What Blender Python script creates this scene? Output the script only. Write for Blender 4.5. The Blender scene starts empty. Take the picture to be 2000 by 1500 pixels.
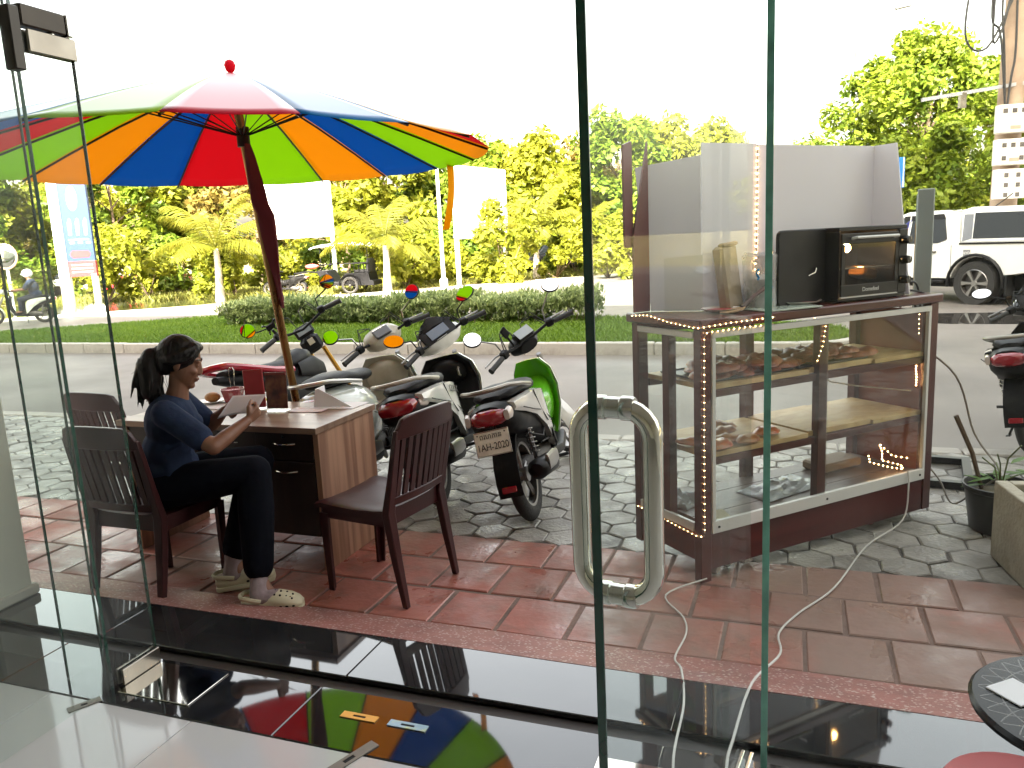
import bpy, bmesh, math, random
import numpy as np
from mathutils import Matrix, Vector
random.seed(7)
RNG = np.random.default_rng(7)
R = math.radians
C = bpy.context.scene.collection
SC = bpy.context.scene

# ---------------------------------------------------------------- camera
FOC, CAM_H = 1540.0, 1.62
PITCH, ROLL = math.atan(280 / FOC), math.atan(0.049)
f = Vector((0, math.cos(PITCH), -math.sin(PITCH)))
r0 = Vector((1, 0, 0)); u0 = r0.cross(f)
r2 = r0 * math.cos(ROLL) - u0 * math.sin(ROLL)
u2 = r0 * math.sin(ROLL) + u0 * math.cos(ROLL)
cam = bpy.data.cameras.new('camera')
cam.sensor_width = 36; cam.lens = FOC * 36 / 2000
cam.clip_start = 0.05; cam.clip_end = 1500
camo = bpy.data.objects.new('camera', cam); C.objects.link(camo)
camo.matrix_world = Matrix(((r2.x, u2.x, -f.x, 0), (r2.y, u2.y, -f.y, 0), (r2.z, u2.z, -f.z, CAM_H), (0, 0, 0, 1)))
SC.camera = camo

# ---------------------------------------------------------------- sky, sun, exposure
PHI = R(-20.4)                                  # the shop front runs this way
SUN_EL, SUN_AZ = R(33), math.atan2(-0.9373 - 0.063, -0.3486 + 0.169)   # the sun stands behind the shop
W = bpy.data.worlds.new('World'); SC.world = W; W.use_nodes = True
nt = W.node_tree; bg = nt.nodes['Background']
sky = nt.nodes.new('ShaderNodeTexSky'); sky.sky_type = 'NISHITA'; sky.sun_disc = False
sky.sun_elevation = SUN_EL; sky.sun_rotation = R(90) - SUN_AZ
sky.air_density = 1.6; sky.dust_density = 6.0; sky.ozone_density = 0.6
hs = nt.nodes.new('ShaderNodeHueSaturation'); hs.inputs['Saturation'].default_value = 0.42
tn = nt.nodes.new('ShaderNodeMix'); tn.data_type = 'RGBA'; tn.blend_type = 'MULTIPLY'; tn.inputs['Factor'].default_value = 1; tn.inputs['B'].default_value = (1.0, 0.94, 0.86, 1)
nt.links.new(sky.outputs[0], hs.inputs['Color']); nt.links.new(hs.outputs[0], tn.inputs['A']); nt.links.new(tn.outputs['Result'], bg.inputs[0]); bg.inputs[1].default_value = 0.15
sl = bpy.data.lights.new('sun', 'SUN'); sl.energy = 5.0; sl.angle = R(0.5); sl.color = (1, 0.93, 0.8)
so = bpy.data.objects.new('sun', sl); C.objects.link(so)
sd = Vector((math.cos(SUN_AZ) * math.cos(SUN_EL), math.sin(SUN_AZ) * math.cos(SUN_EL), math.sin(SUN_EL)))
so.rotation_euler = sd.to_track_quat('Z', 'Y').to_euler()
SC.view_settings.view_transform = 'Standard'; SC.view_settings.look = 'None'
SC.view_settings.gamma = 1; SC.view_settings.use_curve_mapping = False
SC.view_settings.exposure = 2.95
SC.render.engine = 'CYCLES'
cy = SC.cycles
cy.max_bounces = 10; cy.diffuse_bounces = 4; cy.glossy_bounces = 4; cy.transmission_bounces = 8; cy.transparent_max_bounces = 24
cy.use_denoising = True; cy.caustics_reflective = False; cy.caustics_refractive = False
cy.sample_clamp_indirect = 8

# ---------------------------------------------------------------- materials
MATS = {}
def pm(name, col, rough=0.6, metal=0.0, var=0.12, scale=6.0, bump=0.0, bscale=40.0, rnd=0.0, spec=0.5, coat=0.0,
       em=None, stain=None, dirt=0.0, sheen=0.0, rvar=0.0, alpha=None, stretch=None, wstain=None):
    """Principled with noise-driven tint, roughness and relief. stain=(colour, amount, scale)."""
    if name in MATS: return MATS[name]
    m = bpy.data.materials.new(name); m.use_nodes = True; MATS[name] = m
    t = m.node_tree; N = t.nodes; L = t.links; b = N['Principled BSDF']
    tc = N.new('ShaderNodeTexCoord'); src = tc.outputs['Object']
    if stretch:
        mp = N.new('ShaderNodeMapping'); mp.inputs['Scale'].default_value = stretch
        L.new(src, mp.inputs[0]); src = mp.outputs[0]
    nz = N.new('ShaderNodeTexNoise'); nz.inputs['Scale'].default_value = scale; nz.inputs['Detail'].default_value = 6
    L.new(src, nz.inputs['Vector'])
    fac = nz.outputs['Fac']
    if rnd:
        oi = N.new('ShaderNodeObjectInfo')
        ad = N.new('ShaderNodeVectorMath'); ad.operation = 'MULTIPLY_ADD'
        cx = N.new('ShaderNodeCombineXYZ'); L.new(oi.outputs['Random'], cx.inputs[0]); L.new(oi.outputs['Random'], cx.inputs[1])
        L.new(cx.outputs[0], ad.inputs[0]); ad.inputs[1].default_value = (37, 91, 13); L.new(src, ad.inputs[2])
        L.new(ad.outputs[0], nz.inputs['Vector']); src = ad.outputs[0]
    mr = N.new('ShaderNodeMapRange'); mr.inputs[1].default_value = 0.25; mr.inputs[2].default_value = 0.75
    mr.inputs[3].default_value = 1 - var; mr.inputs[4].default_value = 1 + var
    L.new(fac, mr.inputs[0]); val = mr.outputs[0]
    if rnd:
        m2 = N.new('ShaderNodeMapRange'); m2.inputs[3].default_value = 1 - rnd; m2.inputs[4].default_value = 1 + rnd
        L.new(oi.outputs['Random'], m2.inputs[0])
        mu = N.new('ShaderNodeMath'); mu.operation = 'MULTIPLY'; L.new(val, mu.inputs[0]); L.new(m2.outputs[0], mu.inputs[1]); val = mu.outputs[0]
    vm = N.new('ShaderNodeVectorMath'); vm.operation = 'SCALE'; vm.inputs[0].default_value = col[:3]
    L.new(val, vm.inputs['Scale']); out = vm.outputs[0]
    if stain:
        sc, am, ss = stain
        n2 = N.new('ShaderNodeTexNoise'); n2.inputs['Scale'].default_value = ss; n2.inputs['Detail'].default_value = 9; n2.inputs['Roughness'].default_value = 0.65
        L.new(src, n2.inputs['Vector'])
        rp = N.new('ShaderNodeMapRange'); rp.inputs[1].default_value = 0.5; rp.inputs[2].default_value = 0.68; rp.inputs[4].default_value = am
        L.new(n2.outputs['Fac'], rp.inputs[0])
        mx = N.new('ShaderNodeMix'); mx.data_type = 'RGBA'; mx.inputs['B'].default_value = (*sc, 1)
        L.new(rp.outputs[0], mx.inputs['Factor']); L.new(out, mx.inputs['A']); out = mx.outputs['Result']
    if wstain:       # dirt in patches that run across neighbouring pieces
        sc, am, ss, lo = wstain[:4]
        ge = N.new('ShaderNodeNewGeometry'); n6 = N.new('ShaderNodeTexNoise'); n6.inputs['Scale'].default_value = ss; n6.inputs['Detail'].default_value = 7; n6.inputs['Roughness'].default_value = 0.62
        L.new(ge.outputs['Position'], n6.inputs['Vector'])
        rp = N.new('ShaderNodeMapRange'); rp.inputs[1].default_value = lo; rp.inputs[2].default_value = lo + .2; rp.inputs[4].default_value = am
        fo = n6.outputs['Fac']
        if len(wstain) > 4:      # dustier towards one side of the place
            sp_ = N.new('ShaderNodeSeparateXYZ'); L.new(ge.outputs['Position'], sp_.inputs[0]); g_ = N.new('ShaderNodeMapRange'); g_.inputs[1].default_value = wstain[4]; g_.inputs[2].default_value = wstain[5]; g_.inputs[4].default_value = wstain[6]
            L.new(sp_.outputs[0], g_.inputs[0]); ad_ = N.new('ShaderNodeMath'); L.new(fo, ad_.inputs[0]); L.new(g_.outputs[0], ad_.inputs[1]); fo = ad_.outputs[0]
        L.new(fo, rp.inputs[0])
        mx = N.new('ShaderNodeMix'); mx.data_type = 'RGBA'; mx.inputs['B'].default_value = (*sc, 1)
        L.new(rp.outputs[0], mx.inputs['Factor']); L.new(out, mx.inputs['A']); out = mx.outputs['Result']
    L.new(out, b.inputs['Base Color'])
    b.inputs['Roughness'].default_value = rough; b.inputs['Metallic'].default_value = metal
    b.inputs['Specular IOR Level'].default_value = spec; b.inputs['Coat Weight'].default_value = coat
    b.inputs['Sheen Weight'].default_value = sheen
    if rvar:
        n3 = N.new('ShaderNodeTexNoise'); n3.inputs['Scale'].default_value = scale * 0.7; n3.inputs['Detail'].default_value = 5
        L.new(src, n3.inputs['Vector'])
        m3 = N.new('ShaderNodeMapRange'); m3.inputs[1].default_value = 0.35; m3.inputs[2].default_value = 0.65
        m3.inputs[3].default_value = max(0.02, rough - rvar); m3.inputs[4].default_value = rough + rvar
        L.new(n3.outputs['Fac'], m3.inputs[0]); L.new(m3.outputs[0], b.inputs['Roughness'])
    if bump:
        n4 = N.new('ShaderNodeTexNoise'); n4.inputs['Scale'].default_value = bscale; n4.inputs['Detail'].default_value = 8
        L.new(src, n4.inputs['Vector'])
        bp = N.new('ShaderNodeBump'); bp.inputs['Strength'].default_value = bump; bp.inputs['Distance'].default_value = 0.02
        L.new(n4.outputs['Fac'], bp.inputs['Height']); L.new(bp.outputs[0], b.inputs['Normal'])
    if em:
        b.inputs['Emission Color'].default_value = (*em[0], 1); b.inputs['Emission Strength'].default_value = em[1]
    return m

def leafmat(name, c1, c2, trans=0.35, rough=0.5):
    """Foliage: each leaf picks its tint between c1 and c2; light comes through."""
    if name in MATS: return MATS[name]
    m = bpy.data.materials.new(name); m.use_nodes = True; MATS[name] = m
    t = m.node_tree; N = t.nodes; L = t.links; b = N['Principled BSDF']; o = N['Material Output']
    g = N.new('ShaderNodeNewGeometry'); tc = N.new('ShaderNodeTexCoord')
    nz = N.new('ShaderNodeTexNoise'); nz.inputs['Scale'].default_value = 0.7; L.new(tc.outputs['Object'], nz.inputs['Vector'])
    a = N.new('ShaderNodeMath'); a.operation = 'MULTIPLY_ADD'; a.inputs[1].default_value = 0.55
    sb = N.new('ShaderNodeMapRange'); sb.inputs[1].default_value = 0.3; sb.inputs[2].default_value = 0.7; sb.inputs[4].default_value = 0.45
    L.new(nz.outputs['Fac'], sb.inputs[0]); L.new(g.outputs['Random Per Island'], a.inputs[0]); L.new(sb.outputs[0], a.inputs[2])
    mx = N.new('ShaderNodeMix'); mx.data_type = 'RGBA'; mx.inputs['A'].default_value = (*c1, 1); mx.inputs['B'].default_value = (*c2, 1)
    L.new(a.outputs[0], mx.inputs['Factor']); L.new(mx.outputs['Result'], b.inputs['Base Color'])
    b.inputs['Roughness'].default_value = rough; b.inputs['Specular IOR Level'].default_value = 0.35
    tr = N.new('ShaderNodeBsdfTranslucent'); L.new(mx.outputs['Result'], tr.inputs[0])
    ms = N.new('ShaderNodeMixShader'); ms.inputs[0].default_value = trans
    L.new(b.outputs[0], ms.inputs[1]); L.new(tr.outputs[0], ms.inputs[2]); L.new(ms.outputs[0], o.inputs[0])
    return m

def glassmat(name, tint=(0.93, 0.97, 0.95), ior=1.5, refl=1.0, haze=0.0):
    """Flat pane: light passes straight through with a tint, the surface mirrors by Fresnel."""
    if name in MATS: return MATS[name]
    m = bpy.data.materials.new(name); m.use_nodes = True; MATS[name] = m
    t = m.node_tree; N = t.nodes; L = t.links; o = N['Material Output']; N.remove(N['Principled BSDF'])
    tr = N.new('ShaderNodeBsdfTransparent'); tr.inputs[0].default_value = (*tint, 1)
    gl = N.new('ShaderNodeBsdfGlossy'); gl.inputs['Roughness'].default_value = 0.0; gl.inputs[0].default_value = (1, 1, 1, 1)
    ge = N.new('ShaderNodeNewGeometry'); dp = N.new('ShaderNodeVectorMath'); dp.operation = 'DOT_PRODUCT'
    L.new(ge.outputs['Incoming'], dp.inputs[0]); L.new(ge.outputs['Normal'], dp.inputs[1])
    ab = N.new('ShaderNodeMath'); ab.operation = 'ABSOLUTE'; L.new(dp.outputs['Value'], ab.inputs[0])
    om = N.new('ShaderNodeMath'); om.operation = 'SUBTRACT'; om.inputs[0].default_value = 1; L.new(ab.outputs[0], om.inputs[1]); om.use_clamp = True
    pw = N.new('ShaderNodeMath'); pw.operation = 'POWER'; pw.inputs[1].default_value = 5; L.new(om.outputs[0], pw.inputs[0])
    f0 = ((ior - 1) / (ior + 1)) ** 2
    fr = N.new('ShaderNodeMath'); fr.operation = 'MULTIPLY_ADD'; fr.inputs[1].default_value = (1 - f0) * refl; fr.inputs[2].default_value = f0 * refl; L.new(pw.outputs[0], fr.inputs[0])
    ms = N.new('ShaderNodeMixShader'); L.new(fr.outputs[0], ms.inputs[0]); L.new(tr.outputs[0], ms.inputs[1]); L.new(gl.outputs[0], ms.inputs[2])
    last = ms
    if haze:
        df = N.new('ShaderNodeBsdfDiffuse'); df.inputs[0].default_value = (0.8, 0.8, 0.8, 1)
        m2 = N.new('ShaderNodeMixShader'); tc = N.new('ShaderNodeTexCoord'); nz = N.new('ShaderNodeTexNoise'); nz.inputs['Scale'].default_value = 2.6; nz.inputs['Detail'].default_value = 8; nz.inputs['Roughness'].default_value = 0.65
        L.new(tc.outputs['Object'], nz.inputs['Vector']); hz = N.new('ShaderNodeMapRange'); hz.inputs[1].default_value = 0.35; hz.inputs[2].default_value = 0.75; hz.inputs[3].default_value = haze * 0.4; hz.inputs[4].default_value = haze * 3.0   # dust and wiping smears
        L.new(nz.outputs['Fac'], hz.inputs[0]); L.new(hz.outputs[0], m2.inputs[0])
        L.new(ms.outputs[0], m2.inputs[1]); L.new(df.outputs[0], m2.inputs[2]); last = m2
    L.new(last.outputs[0], o.inputs[0])
    return m

# ---------------------------------------------------------------- mesh building
class MB:
    def __init__(s): s.v = []; s.f = []; s.M = Matrix.Identity(4); s.cham = False
    def add(s, vs, fs):
        n = len(s.v); s.v += [s.M @ Vector(p) for p in vs]; s.f += [tuple(i + n for i in q) for q in fs]; return s
    def box(s, x0, x1, y0, y1, z0, z1, ch=0.0):
        if ch:
            s.cham = True; c = ch; pr = [(x0 + c, y0), (x1 - c, y0), (x1, y0 + c), (x1, y1 - c), (x1 - c, y1), (x0 + c, y1), (x0, y1 - c), (x0, y0 + c)]
            cx, cyy = (x0 + x1) / 2, (y0 + y1) / 2
            def ring(d, z): return [(x + (d if x < cx else -d), y + (d if y < cyy else -d), z) for x, y in pr]
            return s.loft([ring(c, z0), ring(0, z0 + c), ring(0, z1 - c), ring(c, z1)])
        v = [(x0, y0, z0), (x1, y0, z0), (x1, y1, z0), (x0, y1, z0), (x0, y0, z1), (x1, y0, z1), (x1, y1, z1), (x0, y1, z1)]
        return s.add(v, [(3, 2, 1, 0), (4, 5, 6, 7), (0, 1, 5, 4), (1, 2, 6, 5), (2, 3, 7, 6), (3, 0, 4, 7)])
    def obox(s, c, d, rot=(0, 0, 0), ch=0.0):
        M0 = s.M; s.M = M0 @ Matrix.Translation(c) @ (Matrix.Rotation(rot[2], 4, 'Z') @ Matrix.Rotation(rot[1], 4, 'Y') @ Matrix.Rotation(rot[0], 4, 'X'))
        s.box(-d[0] / 2, d[0] / 2, -d[1] / 2, d[1] / 2, -d[2] / 2, d[2] / 2, ch); s.M = M0; return s
    def loft(s, rings, cap=True, close=True):
        n = len(rings[0]); vs = [p for r in rings for p in r]; fs = []
        for i in range(len(rings) - 1):
            for j in range(n if close else n - 1):
                k = (j + 1) % n; fs.append((i * n + j, i * n + k, (i + 1) * n + k, (i + 1) * n + j))
        if cap and close:
            fs.append(tuple(reversed(range(n)))); fs.append(tuple((len(rings) - 1) * n + j for j in range(n)))
        return s.add(vs, fs)
    def tube(s, pts, r, n=8, closed=False, flat=1.0):
        P = [Vector(p) for p in pts]; m = len(P); rr = r if isinstance(r, (list, tuple)) else [r] * m
        rings = []; up = None
        for i in range(m):
            a = P[(i - 1) % m] if (closed or i) else P[i]; b = P[(i + 1) % m] if (closed or i < m - 1) else P[i]
            t = (b - a).normalized()
            if up is None: up = Vector((0, 0, 1)) if abs(t.z) < 0.9 else Vector((1, 0, 0))
            sd_ = t.cross(up)
            if sd_.length < 1e-4: sd_ = t.orthogonal()
            sd_.normalize(); up = sd_.cross(t)
            rings.append([P[i] + (sd_ * math.cos(2 * math.pi * k / n) + up * math.sin(2 * math.pi * k / n) * flat) * rr[i] for k in range(n)])
        if closed:
            rings.append(rings[0]); return s.loft(rings, cap=False)
        return s.loft(rings)
    def lathe(s, prof, n=20, c=(0, 0, 0), axis='z', cap=True):
        rings = []
        for (r, z) in prof:
            ring = []
            for k in range(n):
                a = 2 * math.pi * k / n; x, y = r * math.cos(a), r * math.sin(a)
                p = (x, y, z) if axis == 'z' else ((z, x, y) if axis == 'x' else (y, z, x))
                ring.append((p[0] + c[0], p[1] + c[1], p[2] + c[2]))
            rings.append(ring)
        return s.loft(rings, cap=cap)
    def ell(s, c, r, nu=14, nv=9, rot=None):
        M0 = s.M
        if rot is not None: s.M = M0 @ Matrix.Translation(c) @ rot; c = (0, 0, 0)
        rings = []
        for i in range(nv + 1):
            ph = -math.pi / 2 + math.pi * i / nv; q = max(math.cos(ph), 0.02)
            rings.append([(c[0] + r[0] * q * math.cos(2 * math.pi * k / nu), c[1] + r[1] * q * math.sin(2 * math.pi * k / nu), c[2] + r[2] * math.sin(ph)) for k in range(nu)])
        s.loft(rings); s.M = M0; return s
    def prism(s, poly, d0, d1, plane='xz'):
        def P(a, b, d): return (a, d, b) if plane == 'xz' else ((a, b, d) if plane == 'xy' else (d, a, b))
        return s.loft([[P(a, b, d0) for a, b in poly], [P(a, b, d1) for a, b in poly]])
    def grid(s, fn, nu, nv):
        vs = [fn(i / nu, j / nv) for j in range(nv + 1) for i in range(nu + 1)]
        return s.add(vs, [(j * (nu + 1) + i, j * (nu + 1) + i + 1, (j + 1) * (nu + 1) + i + 1, (j + 1) * (nu + 1) + i) for j in range(nv) for i in range(nu)])
    def build(s, name, m, parent=None, smooth=40, bevel=0.0, sub=0, solid=0.0):
        me = bpy.data.meshes.new(name); me.from_pydata([tuple(p) for p in s.v], [], s.f); me.update()
        bm = bmesh.new(); bm.from_mesh(me); bmesh.ops.recalc_face_normals(bm, faces=bm.faces); bm.to_mesh(me); bm.free()
        if s.cham and smooth == 40: smooth = 0
        if smooth:
            me.shade_smooth(); me.set_sharp_from_angle(angle=R(smooth))
        me.materials.append(m)
        o = bpy.data.objects.new(name, me); C.objects.link(o)
        if parent: o.parent = parent
        if solid:
            q = o.modifiers.new('s', 'SOLIDIFY'); q.thickness = solid; q.offset = 0
        if bevel:
            q = o.modifiers.new('b', 'BEVEL'); q.width = bevel; q.segments = 2; q.limit_method = 'ANGLE'; q.angle_limit = R(35)
        if sub:
            q = o.modifiers.new('u', 'SUBSURF'); q.levels = sub; q.render_levels = sub
        return o

def npmesh(name, V, F, m, parent=None):
    """Big mesh from numpy arrays (all faces of the same size)."""
    me = bpy.data.meshes.new(name); k = F.shape[1]
    me.vertices.add(len(V)); me.vertices.foreach_set('co', np.asarray(V, np.float32).ravel())
    me.loops.add(F.size); me.loops.foreach_set('vertex_index', F.astype(np.int32).ravel())
    me.polygons.add(len(F)); me.polygons.foreach_set('loop_start', np.arange(0, F.size, k, dtype=np.int32))
    me.update(); me.validate(); me.materials.append(m)
    o = bpy.data.objects.new(name, me); C.objects.link(o)
    if parent: o.parent = parent
    return o

def tag(o, label=None, cat=None, group=None, kind=None):
    for k, v in (('label', label), ('category', cat), ('group', group), ('kind', kind)):
        if v: o[k] = v
    return o
def thing(name, label, cat, loc=(0, 0, 0), rz=0.0, group=None, rot=None):
    o = bpy.data.objects.new(name, None); C.objects.link(o); o.location = loc
    o.rotation_euler = rot if rot else (0, 0, rz); o.empty_display_size = 0.1
    return tag(o, label, cat, group)
def copy_tree(o, parent=None):
    c = o.copy(); C.objects.link(c)
    if parent: c.parent = parent
    for ch in list(o.children): copy_tree(ch, c)
    return c
def text_part(s, size, m, parent, loc, rot, name='lettering', depth=0.001, sx=1.0):
    cu = bpy.data.curves.new(name, 'FONT'); cu.body = s; cu.size = size; cu.extrude = depth; cu.align_x = 'CENTER'; cu.align_y = 'CENTER'
    o = bpy.data.objects.new(name, cu); C.objects.link(o)
    dg = bpy.context.evaluated_depsgraph_get(); me = bpy.data.meshes.new_from_object(o.evaluated_get(dg))
    bpy.data.objects.remove(o); me.materials.clear(); me.materials.append(m)
    o = bpy.data.objects.new(name, me); C.objects.link(o); o.parent = parent; o.location = loc; o.rotation_euler = rot; o.scale = (sx, 1, 1)
    return o
U = Vector((math.cos(PHI), math.sin(PHI), 0)); V = Vector((-math.sin(PHI), math.cos(PHI), 0))
FM = Matrix.Rotation(PHI, 4, 'Z')
def fw(u, v, z=0.0): return U * u + V * v + Vector((0, 0, z))
# ================================================================ THE SETTING
def sheet(name, poly, z, m, kind='structure'):
    b = MB(); b.add([(p[0], p[1], z) for p in poly], [tuple(range(len(poly)))])
    return tag(b.build(name, m, smooth=0), kind=kind)
M_dirt = pm('dry_grass_ground', (0.30, 0.24, 0.09), 0.95, var=0.35, scale=0.5, stain=((0.12, 0.15, 0.03), 0.9, 0.35))
sheet('terrain', [(-700, -300), (700, -300), (700, 900), (-700, 900)], -0.145, M_dirt)
M_road = pm('worn_road', (0.185, 0.165, 0.148), 0.5, var=0.10, scale=0.5, stain=((0.125, 0.112, 0.103), 0.75, 0.28), rvar=0.15, bump=0.12, bscale=60, spec=0.12)
farE = [fw(-80, 17.2), (-15.8, 24.6), (-9.5, 26.6), (-5.4, 28.9), (3.2, 33.4), (12, 37), fw(60, 40)]
sheet('road', [fw(-80, 6.1), fw(60, 6.1)] + list(reversed(farE)), -0.12, M_road)
M_pale = pm('pale_concrete', (0.52, 0.49, 0.44), 0.8, var=0.15, scale=1.2, bump=0.1)
def offs(p, d): return (p[0] - 0.43 * d, p[1] + 0.90 * d)
sheet('far_pavement', [p for p in farE[1:6]] + [offs(p, 1.9) for p in reversed(farE[1:6])], -0.112, M_pale)
# pond beyond the far pavement on the left
M_water = pm('pond_water', (0.05, 0.055, 0.02), 0.06, var=0.2, scale=0.4, bump=0.25, bscale=3)
pond = [(-25, 27.5), (-19, 26.6), (-14.5, 27.4), (-11.5, 28.9), (-9.6, 31.0), (-11.0, 33.4), (-14.2, 34.6), (-18, 34.2), (-23, 35), (-28, 33)]
sheet('pond_water', pond, -0.135, M_water)
# median: kerb, grass
M_kerb = pm('kerb_concrete', (0.42, 0.39, 0.35), 0.85, var=0.18, scale=2.5, bump=0.2, stain=((0.16, 0.14, 0.12), 0.8, 1.4))
front = [fw(u, 11.40) for u in (-60, -30, -8, 0.0)] + [fw(0.55, 11.5), fw(0.9, 11.95), fw(0.95, 12.6)]
back = [fw(0.4, 13.6), fw(-1.5, 14.5), fw(-3.6, 15.2), fw(-8, 16.4), fw(-14.2, 16.6), fw(-17.9, 13.5), fw(-60, 12.4)]
b = MB(); b.loft([[(p.x, p.y, -0.2) for p in front + back], [(p.x, p.y, 0.02) for p in front + back]])
tag(b.build('median_soil', pm('soil', (0.10, 0.085, 0.05), 0.95)), kind='structure')
kr = tag(MB().add([(0, 0, -0.3), (0.1, 0, -0.3), (0, 0.1, -0.3)], [(0, 1, 2)]).build('median_kerb', M_kerb), kind='structure')
# kerb stones, one metre each, along the front edge
def kerb_run(pts, w, z0, z1, step, parent, m):
    L = 0; i = 0
    P = [Vector((p[0], p[1], 0)) for p in pts]
    for a, c in zip(P[:-1], P[1:]):
        d = (c - a); n = max(1, round(d.length / step)); t = d.normalized(); ang = math.atan2(t.y, t.x)
        for k in range(n):
            q = a + d * ((k + 0.5) / n)
            bb = MB(); l = d.length / n - 0.012
            bb.box(-l / 2, l / 2, 0, w, z0, z1 + random.uniform(-.006, .006), 0.012)
            o = bb.build('kerb_stone', m, parent); o.location = (q.x, q.y, 0); o.rotation_euler = (0, 0, ang + random.uniform(-.004, .004))
kerb_run([fw(-24, 11.35), fw(-8, 11.35), fw(0.0, 11.35), fw(0.55, 11.5), fw(0.9, 11.95), fw(0.95, 12.6)], 0.17, -0.19, 0.06, 1.0, kr, M_kerb)
# grass blades on the median
def pts_in_poly(poly, n):
    xs = np.array([p[0] for p in poly]); ys = np.array([p[1] for p in poly])
    out = np.zeros((0, 2))
    while len(out) < n:
        q = np.column_stack([RNG.uniform(xs.min(), xs.max(), 2 * n), RNG.uniform(ys.min(), ys.max(), 2 * n)])
        ins = np.zeros(len(q), bool); j = len(poly) - 1
        for i in range(len(poly)):
            c = ((ys[i] > q[:, 1]) != (ys[j] > q[:, 1])) & (q[:, 0] < (xs[j] - xs[i]) * (q[:, 1] - ys[i]) / (ys[j] - ys[i] + 1e-12) + xs[i])
            ins ^= c; j = i
        out = np.vstack([out, q[ins]])
    return out[:n]
def blades(name, pts, z, h, w, m, lean=0.5):
    n = len(pts); a = RNG.uniform(0, 2 * math.pi, n); hh = h * RNG.uniform(0.5, 1.3, n); l = RNG.normal(0, lean, (n, 2)) * hh[:, None]
    dx = np.cos(a) * w; dy = np.sin(a) * w
    V_ = np.zeros((n, 3, 3)); V_[:, 0] = np.column_stack([pts[:, 0] - dx, pts[:, 1] - dy, np.full(n, z)])
    V_[:, 1] = np.column_stack([pts[:, 0] + dx, pts[:, 1] + dy, np.full(n, z)])
    V_[:, 2] = np.column_stack([pts[:, 0] + l[:, 0], pts[:, 1] + l[:, 1], z + hh])
    return tag(npmesh(name, V_.reshape(-1, 3), np.arange(3 * n).reshape(n, 3), m), kind='stuff')
M_grass = leafmat('lawn_green', (0.075, 0.15, 0.012), (0.18, 0.28, 0.025), 0.35)
gp = [fw(-24, 11.5), fw(0.0, 11.5), fw(0.5, 11.65), fw(0.75, 12.2), fw(0.7, 12.8)] + [p for p in back[:6]] + [fw(-24, 13.3)]
blades('grass', pts_in_poly(gp, 110000), 0.02, 0.085, 0.022, M_grass, 0.6)
M_wild = leafmat('wild_grass', (0.08, 0.11, 0.015), (0.24, 0.22, 0.05), 0.35)
wp = [(-24, 36), (-10, 31.5), (-6, 31.5), (2, 36), (10, 40), (10, 60), (-32, 60)]
blades('roadside_grass', pts_in_poly(wp, 60000), -0.14, 0.22, 0.04, M_wild, 0.7)

# ---- paving in front of the shop
M_base = pm('joint_mortar', (0.085, 0.075, 0.066), 0.95, var=0.25, bump=0.3)
pv = MB(); pv.M = FM; pv.box(-9, 6, 3.86, 6.06, -0.3, -0.011); pav = tag(pv.build('pavement', M_base), kind='structure')
M_hex = pm('grey_paver', (0.27, 0.255, 0.228), 0.5, var=0.18, scale=7, rnd=0.16, bump=0.35, bscale=45, stain=((0.085, 0.078, 0.07), 0.8, 3.2), rvar=0.28, wstain=((0.12, 0.105, 0.09), 0.7, 1.3, 0.52))
SH = 0.122
def hexmesh(j):
    bb = MB(); rr = []
    for k in range(6):
        a = R(60 * k + 30); q = SH * 0.962 + random.uniform(-j, j); rr.append((q * math.cos(a), q * math.sin(a)))
    bb.loft([[(x, y, -0.05) for x, y in rr], [(x, y, -0.006) for x, y in rr], [(x * 0.94, y * 0.94, 0) for x, y in rr]])
    o = bb.build('paver', M_hex, smooth=0); me = o.data; bpy.data.objects.remove(o); return me
HM = [hexmesh(0.007) for _ in range(5)]
def to_px(p):
    d = Vector(p) - Vector((0, 0, CAM_H)); z = d.dot(f)
    return (1000 + FOC * d.dot(r2) / z, 750 - FOC * d.dot(u2) / z, z) if z > 0.1 else (-9e9, 0, z)
cells = []
row = 0; v = 3.95
while v < 6.0:
    u = -8.6 + (row % 2) * SH * math.sqrt(3) / 2
    while u < 5.4:
        p = fw(u, v, 0); px = to_px(p); vis = -60 < px[0] < 2060 and 0 < px[1] < 1500
        cells.append((0 if vis else 1, px[2], p)); u += SH * math.sqrt(3)
    v += SH * 1.5; row += 1
cells.sort(key=lambda c: (c[0], c[1]))
rest = MB()
for i, (nv_, dd, p) in enumerate(cells):
    tz = random.uniform(-0.006, 0.002); rz = PHI + R(60 * random.randrange(6)); tl = (random.gauss(0, .012), random.gauss(0, .012))
    if i < 300:
        o = bpy.data.objects.new('paver', random.choice(HM)); C.objects.link(o); o.parent = pav
        o.location = (p.x, p.y, tz); o.rotation_euler = (tl[0], tl[1], rz)
    else:
        me = random.choice(HM); rest.M = Matrix.Translation((p.x, p.y, tz)) @ Matrix.Rotation(rz, 4, 'Z')
        rest.add([q.co for q in me.vertices], [tuple(q.vertices) for q in me.polygons])
o = rest.build('paver_field', M_hex, pav, smooth=0); tag(o, kind='stuff')
kb = tag(MB().add([(0, 0, -0.4), (0.1, 0, -0.4), (0, 0.1, -0.4)], [(0, 1, 2)]).build('kerb', M_kerb), kind='structure')
kerb_run([fw(-9, 6.07), fw(-3, 6.07), fw(6, 6.07)], 0.17, -0.3, 0.0, 0.8, kb, pm('kerb_light', (0.38, 0.35, 0.31), 0.8, var=0.2, scale=3, bump=0.2, stain=((0.2, 0.18, 0.15), 0.7, 2)))

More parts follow.
